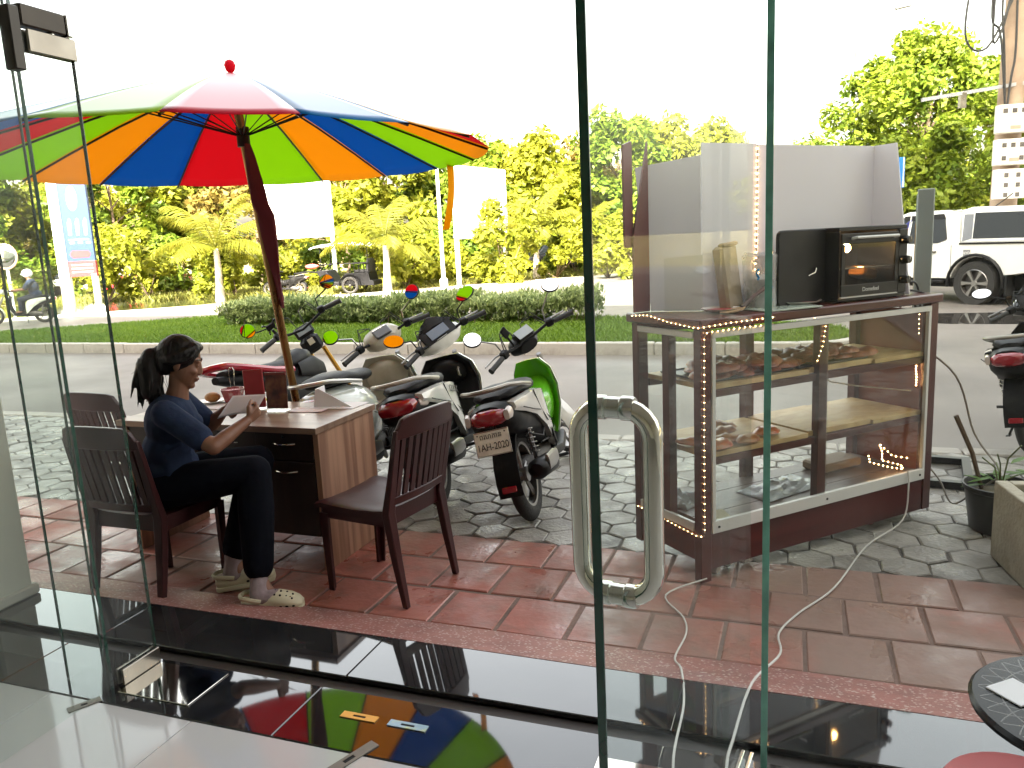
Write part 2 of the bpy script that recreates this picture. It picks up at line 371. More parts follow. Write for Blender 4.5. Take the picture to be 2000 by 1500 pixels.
# red clay tiles
pt = MB(); pt.M = FM; pt.box(-9, 6, 2.86, 3.855, -0.3, -0.0075)
pat = tag(pt.build('patio', pm('tile_joint', (0.17, 0.115, 0.095), 0.95, var=0.3, bump=0.3)), kind='structure')
M_red = pm('red_clay_tile', (0.33, 0.108, 0.08), 0.44, var=0.14, scale=5, rnd=0.15, bump=0.18, bscale=30, stain=((0.17, 0.085, 0.065), 0.8, 6.0), rvar=0.3, wstain=((0.22, 0.155, 0.125), 0.85, 0.9, 0.47, -0.3, 1.3, 0.16))
TM = []
for _ in range(4):
    bb = MB(); j = lambda: random.uniform(-.003, .003)
    q = [(-.148 + j(), -.158 + j()), (.148 + j(), -.158 + j()), (.148 + j(), .158 + j()), (-.148 + j(), .158 + j())]
    bb.loft([[(x, y, -.05) for x, y in q], [(x, y, -.005) for x, y in q], [(x * .965, y * .965, 0) for x, y in q]])
    o = bb.build('tile', M_red, smooth=0); TM.append(o.data); bpy.data.objects.remove(o)
for rI in range(3):
    u = -8.8 + 0.155 * (rI % 2)
    while u < 5.8:
        p = fw(u, 3.03 + 0.331 * rI, 0)
        o = bpy.data.objects.new('tile', random.choice(TM)); C.objects.link(o); o.parent = pat
        o.location = (p.x, p.y, random.uniform(-.004, .001)); o.rotation_euler = (random.gauss(0, .006), random.gauss(0, .006), PHI + random.gauss(0, .008) + random.choice((0, math.pi)))
        u += 0.31
# terrazzo ramp up to the black stone sill
def terrazzo():
    m = pm('red_terrazzo', (0.27, 0.11, 0.095), 0.5, var=0.2, scale=9, bump=0.1, stain=((0.16, 0.08, 0.07), 0.6, 4))
    t = m.node_tree; N = t.nodes; L = t.links; b_ = N['Principled BSDF']; base = b_.inputs['Base Color'].links[0].from_socket
    tc = N.new('ShaderNodeTexCoord'); vo = N.new('ShaderNodeTexVoronoi'); vo.inputs['Scale'].default_value = 85; L.new(tc.outputs['Object'], vo.inputs['Vector'])
    wn = N.new('ShaderNodeTexWhiteNoise'); L.new(vo.outputs['Color'], wn.inputs['Vector'])
    lt = N.new('ShaderNodeMath'); lt.operation = 'GREATER_THAN'; lt.inputs[1].default_value = 0.72; L.new(wn.outputs['Value'], lt.inputs[0])
    l2 = N.new('ShaderNodeMath'); l2.operation = 'LESS_THAN'; l2.inputs[1].default_value = 0.42; L.new(vo.outputs['Distance'], l2.inputs[0])
    mu = N.new('ShaderNodeMath'); mu.operation = 'MULTIPLY'; L.new(lt.outputs[0], mu.inputs[0]); L.new(l2.outputs[0], mu.inputs[1])
    mx = N.new('ShaderNodeMix'); mx.data_type = 'RGBA'; mx.inputs['B'].default_value = (0.5, 0.40, 0.36, 1)
    L.new(mu.outputs[0], mx.inputs['Factor']); L.new(base, mx.inputs['A']); L.new(mx.outputs['Result'], b_.inputs['Base Color'])
    return m
b = MB(); b.M = FM; b.prism([(2.488, 0.124), (2.85, 0.006), (2.85, -0.2), (2.488, -0.2)], -9, 6, 'yz')
tag(b.build('entrance_ramp', terrazzo()), kind='structure')
# black stone sill: outer slabs, groove, inner slabs, then white floor tiles
M_blk = pm('polished_black_stone', (0.014, 0.014, 0.015), 0.04, var=0.5, scale=3, spec=0.75, coat=0.8, wstain=((0.05, 0.048, 0.046), 0.5, 2.2, 0.5), stain=((0.03, 0.029, 0.03), 0.6, 6))
b = MB(); b.M = FM; b.box(-9, 6, 1.76, 2.486, -0.25, 0.10)
sill = tag(b.build('door_sill', pm('dark_channel', (0.03, 0.024, 0.02), 0.5, bump=0.1)), kind='structure')
for k in range(12):
    u = -8.4 + k * 1.15
    for (v0, v1, z) in ((2.195, 2.485, 0.125), (1.772, 2.055, 0.168)):
        bb = MB(); bb.box(-0.574, 0.574, v0 - (v0 + v1) / 2, (v1 - v0) / 2, -0.02, 0, 0.003)
        o = bb.build('stone_slab', M_blk, sill, smooth=0); q = fw(u + 0.575, (v0 + v1) / 2, z); o.location = q; o.rotation_euler = (0, 0, PHI)
M_wtile = pm('white_floor_tile', (0.52, 0.51, 0.50), 0.09, var=0.03, scale=2, rvar=0.03, stain=((0.55, 0.54, 0.53), 0.35, 1.5))
b = MB(); b.M = FM; b.box(-4.2, 4.2, -6, 1.768, -0.25, 0.15)
fl = tag(b.build('floor', pm('grout', (0.4, 0.39, 0.37), 0.9)), kind='structure')
bb = MB(); bb.box(-.2985, .2985, -.2985, .2985, -0.012, 0, 0.0015); o = bb.build('floor_tile', M_wtile, smooth=0); tm = o.data; bpy.data.objects.remove(o)
for i in range(14):
    for j in range(8):
        o = bpy.data.objects.new('floor_tile', tm); C.objects.link(o); o.parent = fl
        o.location = fw(-3.9 + .6 * i, 1.468 - .6 * j, 0.168); o.rotation_euler = (0, 0, PHI)
# the shop round the camera: walls, ceiling, upper storeys (they throw the shade on the street)
M_wall = pm('shop_wall_paint', (0.78, 0.76, 0.71), 0.7, var=0.04)
def wallbox(name, u0, u1, v0, v1, z0, z1, m=M_wall):
    bb = MB(); bb.M = FM; bb.box(u0, u1, v0, v1, z0, z1); return tag(bb.build(name, m), kind='structure')
wallbox('back_wall', -4.2, 4.2, -6.2, -6.001, -0.2, 3.45)
wallbox('side_wall', -4.4, -4.201, -6.2, 1.75, -0.2, 3.45); wallbox('side_wall', 4.201, 4.4, -6.2, 1.75, -0.2, 3.45)
wallbox('ceiling', -4.4, 4.4, -6.2, 2.0, 3.452, 3.7)
wallbox('upper_storeys', -4.45, 4.45, -9, 2.1, 3.702, 11.4)
M_wall2 = pm('neighbour_wall_paint', (0.74, 0.70, 0.62), 0.8, var=0.08)
wallbox('unseen_neighbour', -26, -4.46, -9, 2.0, -0.2, 11.0, M_wall2)  # out of view; height set for the shade edge on the street
wallbox('unseen_neighbour', 4.46, 30, -9, 2.0, -0.2, 20.0, M_wall2)  # out of view; made taller so its shade covers pickup, pole and lower tree
# ================================================================ GLASS FRONT
M_glass = glassmat('clear_glass', (0.95, 0.965, 0.955), 1.45, 0.35, 0.007)
M_doorglass = glassmat('door_glass', (0.935, 0.965, 0.95), 1.45, 0.13, 0.014)
M_gedge = pm('green_glass_edge', (0.006, 0.055, 0.036), 0.12, var=0.3, scale=12, spec=0.9)
M_ggreen = pm('lit_glass_edge', (0.16, 0.46, 0.36), 0.25, var=0.35, scale=14, spec=0.9)  # brighter copy of the green edge, the light on it put into the colour
M_steel = pm('stainless', (0.62, 0.60, 0.56), 0.14, 1.0, var=0.08, rvar=0.05)
M_steel_dk = pm('dark_steel', (0.30, 0.27, 0.23), 0.3, 1.0, var=0.2, rvar=0.1)  # on the door clamps, dark reflections are put into the steel colour
M_satin = pm('satin_steel', (0.20, 0.18, 0.155), 0.45, 0.6, var=0.15, rvar=0.1)
M_pivot = pm('dark_pivot_steel', (0.055, 0.045, 0.035), 0.4, 0.5, var=0.2)  # stainless pivot block, its dark reflections put into the base colour
M_chrome = pm('polished_steel', (0.70, 0.67, 0.60), 0.055, 1.0, var=0.04)
def pane(name, label, cat, p0, p1, z0, z1, th, gm, edges, group=None, ew=0.003):
    """Upright pane from p0 to p1 (xy), its visible edges as separate strips. edges: list of (end 0/1, material)."""
    p0 = Vector((p0[0], p0[1], 0)); p1 = Vector((p1[0], p1[1], 0)); d = p1 - p0; L = d.length
    t = thing(name, label, cat, (p0.x, p0.y, z0), math.atan2(d.y, d.x), group)
    bb = MB(); bb.box(ew + .0005, L - ew - .0005, -th / 2, th / 2, 0, z1 - z0); bb.build('glass_pane', gm, t, smooth=0)
    for e, m in edges:
        bb = MB(); x = 0 if e == 0 else L - ew
        bb.box(x, x + ew, -th / 2 - .0002, th / 2 + .0002, 0, z1 - z0); bb.build('glass_edge', m, t, smooth=0)
    return t
# left leaf, open inwards
lp0, lp1 = fw(-2.19, 2.03), fw(-2.19, 1.03)
dl = pane('glass_door', 'open frameless glass door leaf at the far left with steel corner clamps', 'door', lp0, lp1, 0.185, 2.30, 0.012, M_doorglass, [(0, M_gedge), (1, M_gedge)], 'glass door leaves')
def clamp(parent, x0, x1, z0, z1, m=M_steel_dk):
    for s in (-1, 1):
        bb = MB(); y = 0.0065 if s > 0 else -0.0165
        bb.box(x0, x1, y, y + 0.010, z0, z1, 0.002); bb.build('clamp_plate', m, parent)
clamp(dl, -0.004, 0.165, -0.012, 0.045); clamp(dl, -0.004, 0.165, 2.06, 2.125)
# corner fitting that holds the door top at the fixed pane
t = thing('door_top_pivot', 'dark steel pivot fitting clamped at the top of the left glass door', 'door fitting', fw(-2.19, 2.02, 2.315), PHI - R(90))
bb = MB(); bb.box(0.02, 0.175, -0.022, 0.022, 0.0, 0.062, 0.004); bb.build('pivot_block', M_pivot, t)
bb = MB(); bb.box(-0.004, 0.018, -0.024, 0.024, -0.002, 0.064, 0.003); bb.build('end_cap', M_steel, t)
bb = MB(); bb.box(0.178, 0.215, -0.022, 0.022, -0.13, 0.05, 0.003); bb.build('side_arm', pm('dark_metal', (0.05, 0.045, 0.04), 0.35, 0.8), t)
bb = MB(); bb.lathe([(0.012, -0.012), (0.012, 0.0)], 12, (0.06, 0, 0)); bb.build('pivot_pin', M_steel, t)
# right leaf, open inwards, with the big pull handle
rp0, rp1 = (0.588, 1.918), (0.1025, 1.0)
dr = pane('glass_door', 'open glass door leaf with a large looped steel pull handle', 'door', rp0, rp1, 0.185, 2.45, 0.012, M_doorglass, [(1, M_gedge)], 'glass door leaves')
clamp(dr, -0.004, 0.165, -0.012, 0.045, M_steel)
Ld = (Vector(rp1) - Vector(rp0)).length; hx = Ld - 0.080; zt, zb = 1.385 - 0.185, 1.108 - 0.185
pts = []; hw = 0.0545; rc = 0.042
for (cy_, cz, a0) in ((-hw + rc, zb + rc, 180), (hw - rc, zb + rc, 270), (hw - rc, zt - rc, 0), (-hw + rc, zt - rc, 90)):
    for k in range(7):
        a = R(a0 + 15 * k); pts.append((hx, cy_ + rc * math.cos(a), cz + rc * math.sin(a)))
bb = MB(); bb.tube(pts, 0.0145, 14, closed=True); bb.build('pull_handle', M_chrome, dr)
for z in (zt, zb):
    bb = MB(); bb.lathe([(0.0155, -0.030), (0.0175, -0.026), (0.0175, -0.012), (0.0155, -0.010), (0.0155, 0.010), (0.0175, 0.012), (0.0175, 0.026), (0.0155, 0.030)], 16, (hx, 0, z), 'y')
    bb.build('handle_collar', M_steel, dr)
# fixed panes either side
pane('fixed_glass', 'fixed glass pane beside the left door leaf', 'glass pane', fw(-2.31, 1.93), fw(-4.2, 1.93), 0.17, 3.44, 0.012, M_glass, [(0, M_gedge)], 'fixed shopfront panes')
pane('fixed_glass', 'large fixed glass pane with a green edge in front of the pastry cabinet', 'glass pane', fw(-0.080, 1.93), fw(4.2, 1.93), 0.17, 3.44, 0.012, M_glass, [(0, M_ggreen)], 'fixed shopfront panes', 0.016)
pane('glass_fin', 'narrow glass fin behind the left door leaf', 'glass pane', fw(-2.42, 2.0), fw(-2.42, 1.85), 0.17, 3.44, 0.010, M_glass, [(0, M_gedge), (1, M_gedge)])
# floor hinge plates, bolt sockets
def plate(name, label, cat, u0, u1, v0, v1, z, m, h=0.004, group=None):
    bb = MB(); bb.box(-(u1 - u0) / 2, (u1 - u0) / 2, -(v1 - v0) / 2, (v1 - v0) / 2, 0, h, 0.0015)
    o = bb.build(name, m); o.location = fw((u0 + u1) / 2, (v0 + v1) / 2, z); o.rotation_euler = (0, 0, PHI)
    return tag(o, label, cat, group)
plate('floor_hinge_plate', 'mirror steel floor hinge plate at the foot of the left glass door', 'hinge plate', -2.17, -1.87, 1.83, 2.03, 0.1685, M_chrome, group='floor hinge plates')
plate('floor_hinge_plate', 'mirror steel floor hinge plate at the foot of the right glass door', 'hinge plate', -0.52, -0.22, 1.80, 1.95, 0.1685, M_chrome, group='floor hinge plates')
def socket(label, u, v, l, w, ang, m, cat='bolt socket', hole=(0.36, 0.3)):
    t = thing('bolt_socket', label, cat, fw(u, v, 0.1685), PHI + ang)
    hx_, hy_ = l * hole[0] / 2, w * hole[1] / 2
    bb = MB()
    for a in ((-l / 2, -hx_, -w / 2, w / 2), (hx_, l / 2, -w / 2, w / 2), (-hx_, hx_, -w / 2, -hy_), (-hx_, hx_, hy_, w / 2)): bb.box(a[0], a[1], a[2], a[3], 0, 0.003)
    bb.build('socket_plate', m, t, smooth=0)
    bb = MB(); bb.box(-hx_, hx_, -hy_, hy_, 0, 0.0012); bb.build('socket_hole', pm('black_hole', (0.008, 0.008, 0.008), 0.9), t, smooth=0)
socket('orange bolt socket plate set in the black door sill', -1.285, 1.932, 0.125, 0.03, 0, pm('orange_plate', (0.75, 0.36, 0.05), 0.35, 0.3))
socket('blue and yellow bolt socket plate set in the black door sill', -1.115, 1.932, 0.13, 0.03, 0, pm('blue_plate', (0.35, 0.50, 0.62), 0.3, 0.4, stain=((0.7, 0.72, 0.15), 0.9, 12)))
socket('long rounded steel lock plate between sill and white floor', -1.205, 1.74, 0.19, 0.036, R(68), M_satin, hole=(0.2, 0.4))
socket('small steel latch plate on the white floor by the left door', -2.22, 1.74, 0.10, 0.034, R(60), M_satin, hole=(0.2, 0.4))
# white post outside at the left
t = thing('shop_post', 'pale square post standing outside at the left edge of the glass front', 'post', fw(-3.45, 2.33, 0.125), PHI)
bb = MB(); bb.box(-0.14, 0.15, -0.1, 0.1, 0.01, 3.32, 0.012); bb.build('shaft', pm('pale_post_paint', (0.60, 0.59, 0.53), 0.6, var=0.1, scale=2, bump=0.05), t)
bb = MB(); bb.box(-0.16, 0.165, -0.12, 0.12, 0, 0.05, 0.008); bb.build('post_base', M_pale, t)
# ================================================================ CHAIRS, DESK, WOMAN'S TABLE
M_choc = pm('chocolate_plastic', (0.038, 0.0085, 0.0095), 0.36, var=0.10, scale=3, rvar=0.08, bump=0.04, bscale=120)
def chair_proto(label):
    t = thing('plastic_chair', label, 'chair', group='dark brown plastic chairs round the desk')
    bb = MB()     # seat: slightly dished slab with a skirt; front is +y
    def sx(y): return 0.215 + 0.012 * (y + .21) / .42
    ys = [-.20, -.12, 0, .12, .19, .225]; zs = [.452, .443, .438, .444, .450, .440]
    rings = []
    for y, z in zip(ys, zs):
        w = sx(y); rings.append([(-w, y, z - .02), (-w, y, z + .002), (-w * .9, y, z + .010), (-w * .5, y, z), (0, y, z - .003), (w * .5, y, z), (w * .9, y, z + .010), (w, y, z + .002), (w, y, z - .02), (0, y, z - .022)])
    bb.loft(rings); bb.build('seat', M_choc, t)
    bb = MB()
    for a in ((-.205, .205, .185, .205), (-.205, .205, -.2, -.185)): bb.box(a[0], a[1], a[2], a[3], .375, .435)
    for a in ((-.215, -.198), (.198, .215)): bb.box(a[0], a[1], -.19, .19, .375, .435)
    bb.build('seat_skirt', M_choc, t, bevel=.004)
    for s in (-1, 1):      # front legs: L-shaped, tapering
        bb = MB(); bb.loft([[(s * (.165 + o), .205 - q, z) for o, q in ((0, 0), (.055 * k, 0), (.055 * k, .05 * k), (.04 * k, .05 * k), (.038 * k, .014), (0, .014))] for z, k in ((0.0, .62), (.20, .8), (.40, 1.0))])
        bb.build('leg', M_choc, t)
    def yb(z): return -.195 - .10 * max(0, z - .42) / .47     # recline
    for s in (-1, 1):      # rear leg runs up into the back post
        rings = []
        for z, w, d, x, y in ((0, .030, .026, .205, -.262), (.22, .042, .036, .203, -.225), (.44, .052, .04, .200, -.195), (.60, .042, .030, .205, yb(.6)), (.76, .036, .026, .207, yb(.76)), (.83, .034, .024, .205, yb(.83))):
            x0 = s * x; rings.append([(x0 - w / 2, y - d / 2, z), (x0 + w / 2, y - d / 2, z), (x0 + w / 2, y + d / 2, z), (x0 - w / 2, y + d / 2, z)])
        bb = MB(); bb.loft(rings); bb.build('rear_leg', M_choc, t, bevel=.004)
    # curved top panel with rounded corners
    def arc(x, z): return yb(z) - .022 * (1 - (x / .22) ** 2)
    def rail(z0, z1, th, wob=0):
        rings = []
        for i in range(15):
            x = -.222 + .444 * i / 14; e = min(1.0, (0.222 - abs(x)) / .06); e = math.sqrt(max(0, 1 - (1 - e) ** 2))
            zt = z0 + (z1 - z0) * (0.25 + .75 * e) if wob else z1
            zt += 0.012 * (1 - (x / .222) ** 2) if wob else 0
            rings.append([(x, arc(x, z0) - th / 2, z0), (x, arc(x, z0) + th / 2, z0), (x, arc(x, zt) + th / 2, zt), (x, arc(x, zt) - th / 2, zt)])
        return rings
    bb = MB(); bb.loft(rail(.785, .885, .022, 1)); bb.build('back_panel', M_choc, t, bevel=.005)
    bb = MB(); bb.loft(rail(.475, .515, .02)); bb.build('back_rail', M_choc, t, bevel=.004)
    for i in range(8):
        x = -.165 + .33 * i / 7; bb = MB(); rings = []
        for z in (.512, .65, .788): rings.append([(x - .0155, arc(x, z) - .006, z), (x + .0155, arc(x, z) - .006, z), (x + .0155, arc(x, z) + .006, z), (x - .0155, arc(x, z) + .006, z)])
        bb.loft(rings); bb.build('slat', M_choc, t, smooth=0)
    return t
ch = chair_proto('dark plastic chair with the woman sitting on it, its back to the shop')
ch.location = (-1.765, 3.725, 0); ch.rotation_euler = (0, 0, R(69.5 - 90))
c2 = copy_tree(ch); c2['label'] = 'empty dark plastic chair beyond the left end of the desk, behind the woman'
c2.location = (-2.27, 4.66, 0); c2.rotation_euler = (0, 0, R(66 - 90))
c3 = copy_tree(ch); c3['label'] = 'empty dark plastic chair at the right end of the desk in front of the scooters'
c3.location = (-0.655, 3.66, 0); c3.rotation_euler = (0, 0, R(150.6 - 90))

# ---- desk (local x along the shop front to the left edge at -1.25, y away from the shop)
def wood(name, c1, c2, sx, rough=0.4, rnd=0.0):
    if name in MATS: return MATS[name]
    m = pm(name, c1, rough, var=0.25, scale=3.0, stretch=sx, bump=0.05, bscale=30)
    t = m.node_tree; N = t.nodes; L = t.links; b_ = N['Principled BSDF']; base = b_.inputs['Base Color'].links[0].from_socket
    tc = N.new('ShaderNodeTexCoord'); mp = N.new('ShaderNodeMapping'); mp.inputs['Scale'].default_value = sx; L.new(tc.outputs['Object'], mp.inputs[0])
    n = N.new('ShaderNodeTexNoise'); n.inputs['Scale'].default_value = 7; n.inputs['Detail'].default_value = 4; L.new(mp.outputs[0], n.inputs['Vector'])
    r_ = N.new('ShaderNodeMapRange'); r_.inputs[1].default_value = .44; r_.inputs[2].default_value = .62; L.new(n.outputs['Fac'], r_.inputs[0])
    mx = N.new('ShaderNodeMix'); mx.data_type = 'RGBA'; mx.inputs['B'].default_value = (*c2, 1); L.new(r_.outputs[0], mx.inputs['Factor']); L.new(base, mx.inputs['A']); L.new(mx.outputs['Result'], b_.inputs['Base Color'])
    return m
M_side = wood('striped_walnut_laminate', (0.40, 0.23, 0.15), (0.24, 0.125, 0.08), (1, 2.6, 0.10))
M_dtop = wood('desk_top_laminate', (0.26, 0.17, 0.12), (0.19, 0.115, 0.08), (0.15, 2.5, 1), 0.32)
M_ddark = wood('dark_walnut_laminate', (0.026, 0.014, 0.011), (0.018, 0.010, 0.008), (2, 2, 0.15), 0.4)
dk = thing('office_desk', 'walnut laminate desk with striped end panel and dark drawer pedestal', 'desk', (-0.985, 3.80, 0), PHI)
bb = MB(); bb.box(-1.27, 0.012, -0.012, 0.575, 0.725, 0.757, 0.002); bb.build('desk_top', M_dtop, dk)
bb = MB(); bb.box(-0.030, 0, 0.02, 0.565, 0.0, 0.724, 0.001); bb.build('end_panel', M_side, dk)
bb = MB(); bb.box(-1.26, -1.23, 0.02, 0.565, 0.0, 0.724, 0.001); bb.build('end_panel', M_side, dk)
bb = MB(); bb.box(-1.229, -0.385, 0.53, 0.55, 0.25, 0.724); bb.build('back_panel', M_ddark, dk, smooth=0)
bb = MB(); bb.box(-0.384, -0.031, 0.04, 0.56, 0.17, 0.724); bb.build('pedestal', M_ddark, dk, smooth=0)
bb = MB(); bb.box(-1.229, -0.386, 0.03, 0.05, 0.60, 0.72); bb.build('tray_drawer', M_ddark, dk, smooth=0)
for z0, z1 in ((0.575, 0.718), (0.178, 0.568)):
    bb = MB(); bb.box(-0.380, -0.036, 0.020, 0.0385, z0, z1, 0.002); fr_ = bb.build('drawer_front' if z0 > .5 else 'pedestal_door', M_ddark, dk)
    zz = z1 - (0.055 if z0 > .5 else 0.05); bb = MB(); pts = [(-0.270, 0.020, zz)] + [(-0.265 + 0.12 * k / 8, 0.020 - 0.024 * math.sin(math.pi * (k + .6) / 9.2), zz) for k in range(9)] + [(-0.140, 0.020, zz)]
    bb.tube(pts, 0.0045, 7); bb.build('drawer_handle', M_steel, fr_)
bb = MB(); bb.lathe([(0.008, -0.006), (0.008, 0)], 12, (-0.205, 0.020, 0.70), 'y'); bb.build('lock', M_steel, dk)
bb = MB(); pts = [(-0.62 + 0.12 * k / 8, 0.03 - 0.022 * math.sin(math.pi * k / 8), 0.655) for k in range(9)]; bb.tube(pts, 0.0045, 7); bb.build('drawer_handle', M_steel, dk)

ZD = 0.7575
M_paper = pm('white_paper', (0.78, 0.77, 0.78), 0.8, var=0.02)
def flat_sheet(label, x, y, w, d, rz, z=ZD, name='paper_sheet', m=None, cat='paper', curl=0.004):
    bb = MB(); bb.grid(lambda a, c: ((a - .5) * w, (c - .5) * d, curl * ((2 * a - 1) ** 2) * (1 - c) * random.uniform(.8, 1.2)), 6, 6)
    o = bb.build(name, m or M_paper, solid=0.0012); o.location = (x, y, z + 0.0015); o.rotation_euler = (0, 0, rz); return tag(o, label, cat)
# acrylic menu stand and its card
t = thing('menu_stand', 'clear acrylic stand holding a dark photo menu card on the desk', 'menu stand', (-1.295, 4.27, ZD), R(-12))
M_acr = glassmat('acrylic', (0.96, 0.97, 0.97), 1.45, 1.0)
bb = MB(); bb.box(-0.062, 0.062, -0.035, 0.035, 0, 0.004); bb.build('stand_foot', M_acr, t, smooth=0)
for y in (-0.006, 0.006):
    bb = MB(); bb.box(-0.062, 0.062, y - 0.0012, y + 0.0012, 0.004, 0.09); bb.build('stand_wall', M_acr, t, smooth=0)
def cardmat(name, base, spots):
    m = pm(name, base, 0.35, var=0.35, scale=9); tr = m.node_tree; N = tr.nodes; L = tr.links; b_ = N['Principled BSDF']
    tc = N.new('ShaderNodeTexCoord'); vo = N.new('ShaderNodeTexNoise'); vo.inputs['Scale'].default_value = 14; vo.inputs['Detail'].default_value = 3; L.new(tc.outputs['Object'], vo.inputs['Vector'])
    cr = N.new('ShaderNodeValToRGB'); e = cr.color_ramp.elements
    e[0].position = .35; e[0].color = (*base, 1); e[1].position = .75; e[1].color = (*spots[-1], 1)
    for i, c in enumerate(spots[:-1]): q = e.new(.48 + .1 * i); q.color = (*c, 1)
    L.new(vo.outputs['Fac'], cr.inputs[0]); L.new(cr.outputs[0], b_.inputs['Base Color']); return m
bb = MB(); bb.obox((0, 0, 0.115), (0.125, 0.003, 0.20), (R(-4), 0, 0)); mc = bb.build('menu_card', cardmat('photo_menu', (0.035, 0.015, 0.013), [(0.10, 0.03, 0.02), (0.16, 0.06, 0.025), (0.20, 0.14, 0.09)]), t)
bb = MB(); bb.obox((0, -0.0, 0.208), (0.127, 0.0045, 0.016), (R(-4), 0, 0)); bb.build('card_border', pm('menu_red', (0.18, 0.03, 0.025), 0.4), mc)
# red menu holder / box behind
t = thing('menu_holder', 'plain red folder standing in an acrylic holder on the desk', 'menu stand', (-1.445, 4.36, ZD), R(-6))
bb = MB(); bb.box(-0.055, 0.058, -0.03, 0.03, 0, 0.004); bb.build('stand_foot', M_acr, t, smooth=0)
bb = MB(); bb.obox((0, 0.0, 0.115), (0.115, 0.012, 0.215), (R(-5), R(-3), 0), 0.003); bb.build('red_folder', pm('red_card', (0.30, 0.018, 0.025), 0.45, var=0.15), t)
bb = MB(); bb.obox((0, -0.012, 0.05), (0.118, 0.002, 0.085), (R(-5), 0, 0)); bb.build('stand_wall', M_acr, t, smooth=0)
# folded white menu
t = thing('folded_paper', 'folded white paper standing like a tent on the desk corner', 'paper', (-0.98, 4.32, ZD), R(-12))
bb = MB(); bb.add([(-.15, -.075, .003), (.12, -.075, .003), (.15, .10, .003), (-.12, .10, .003), (-.15, -.075, 0), (.12, -.075, 0), (.15, .10, 0), (-.12, .10, 0)], [(0, 1, 2, 3), (7, 6, 5, 4), (0, 4, 5, 1), (1, 5, 6, 2), (2, 6, 7, 3), (3, 7, 4, 0)]); bb.build('lower_sheet', M_paper, t, smooth=0)
bb = MB(); bb.prism([(-0.125, 0.004), (0.10, 0.004), (-0.085, 0.105), (-0.108, 0.105)], -0.036, -0.033); bb.build('upright_flap', M_paper, t, smooth=0)
bb = MB(); bb.prism([(-0.125, 0.004), (-0.108, 0.105), (-0.105, 0.105), (-0.10, 0.004)], -0.035, 0.08); bb.build('upright_flap', M_paper, t, smooth=0)
flat_sheet('white sheet lying flat beside the menu stand', -1.125, 4.245, 0.21, 0.12, R(-14), m=pm('pinkish_print', (0.70, 0.62, 0.62), 0.7, stain=((0.45, 0.08, 0.1), 0.5, 14)))
flat_sheet('white sheet under the plate at the far end of the desk', -1.69, 4.50, 0.26, 0.20, R(-25))
# plate with bun
t = thing('small_plate', 'white saucer with a bread bun at the far left of the desk', 'plate', (-1.775, 4.59, ZD + 0.004))
bb = MB(); bb.lathe([(0.035, 0), (0.06, 0.006), (0.078, 0.014), (0.080, 0.016), (0.06, 0.010), (0.03, 0.006)], 24); bb.build('saucer', pm('white_china', (0.75, 0.74, 0.72), 0.15), t)
o = MB().ell((0, 0, 0), (0.046, 0.040, 0.030), 18, 10).build('bread_bun', pm('bun_crust', (0.42, 0.20, 0.06), 0.55, var=0.25, scale=25, bump=0.15, bscale=40)); o.location = (-1.772, 4.588, ZD + 0.038); tag(o, 'golden bread bun on the white saucer', 'bun')
# cup with straws
t = thing('glass_bowl', 'red and white patterned bowl with wire tongs on the desk', 'bowl', (-1.655, 4.60, ZD))
bb = MB(); bb.lathe([(0.042, 0), (0.050, 0.004), (0.058, 0.03), (0.072, 0.082), (0.069, 0.082), (0.052, 0.03), (0.03, 0.012)], 8); bb.build('bowl_body', pm('red_white_pattern', (0.32, 0.05, 0.06), 0.3, var=0.3, scale=10, stain=((0.65, 0.58, 0.55), 0.9, 14)), t)
for s in (-1, 1):
    bb = MB(); bb.tube([(s * .004, 0, .02), (s * .012, 0.01, .12), (s * .016, 0.014, .19), (s * .008, .012, .206), (0, .01, .20)], 0.0022, 5); bb.build('tong_arm', M_steel, t)
bb = MB(); bb.lathe([(0.055, 0.058), (0.055, 0.072)], 12); bb.build('bowl_contents', pm('red_food', (0.35, 0.03, 0.03), 0.5, var=0.4, scale=40, bump=0.4), t)
t = thing('water_glass', 'small clear glass standing beside the red folder', 'glass', (-1.545, 4.52, ZD))
bb = MB(); bb.lathe([(0.028, 0), (0.030, 0.004), (0.036, 0.10), (0.0345, 0.10), (0.027, 0.008)], 18); bb.build('tumbler', M_acr, t)
o = MB().lathe([(0.018, 0), (0.030, 0.004), (0.026, 0.009), (0.008, 0.011)], 14).build('bottle_lid', pm('white_china', (0.75, 0.74, 0.72), 0.15)); o.location = (-1.60, 4.12, ZD); tag(o, 'small white lid lying near the front edge of the desk', 'lid')

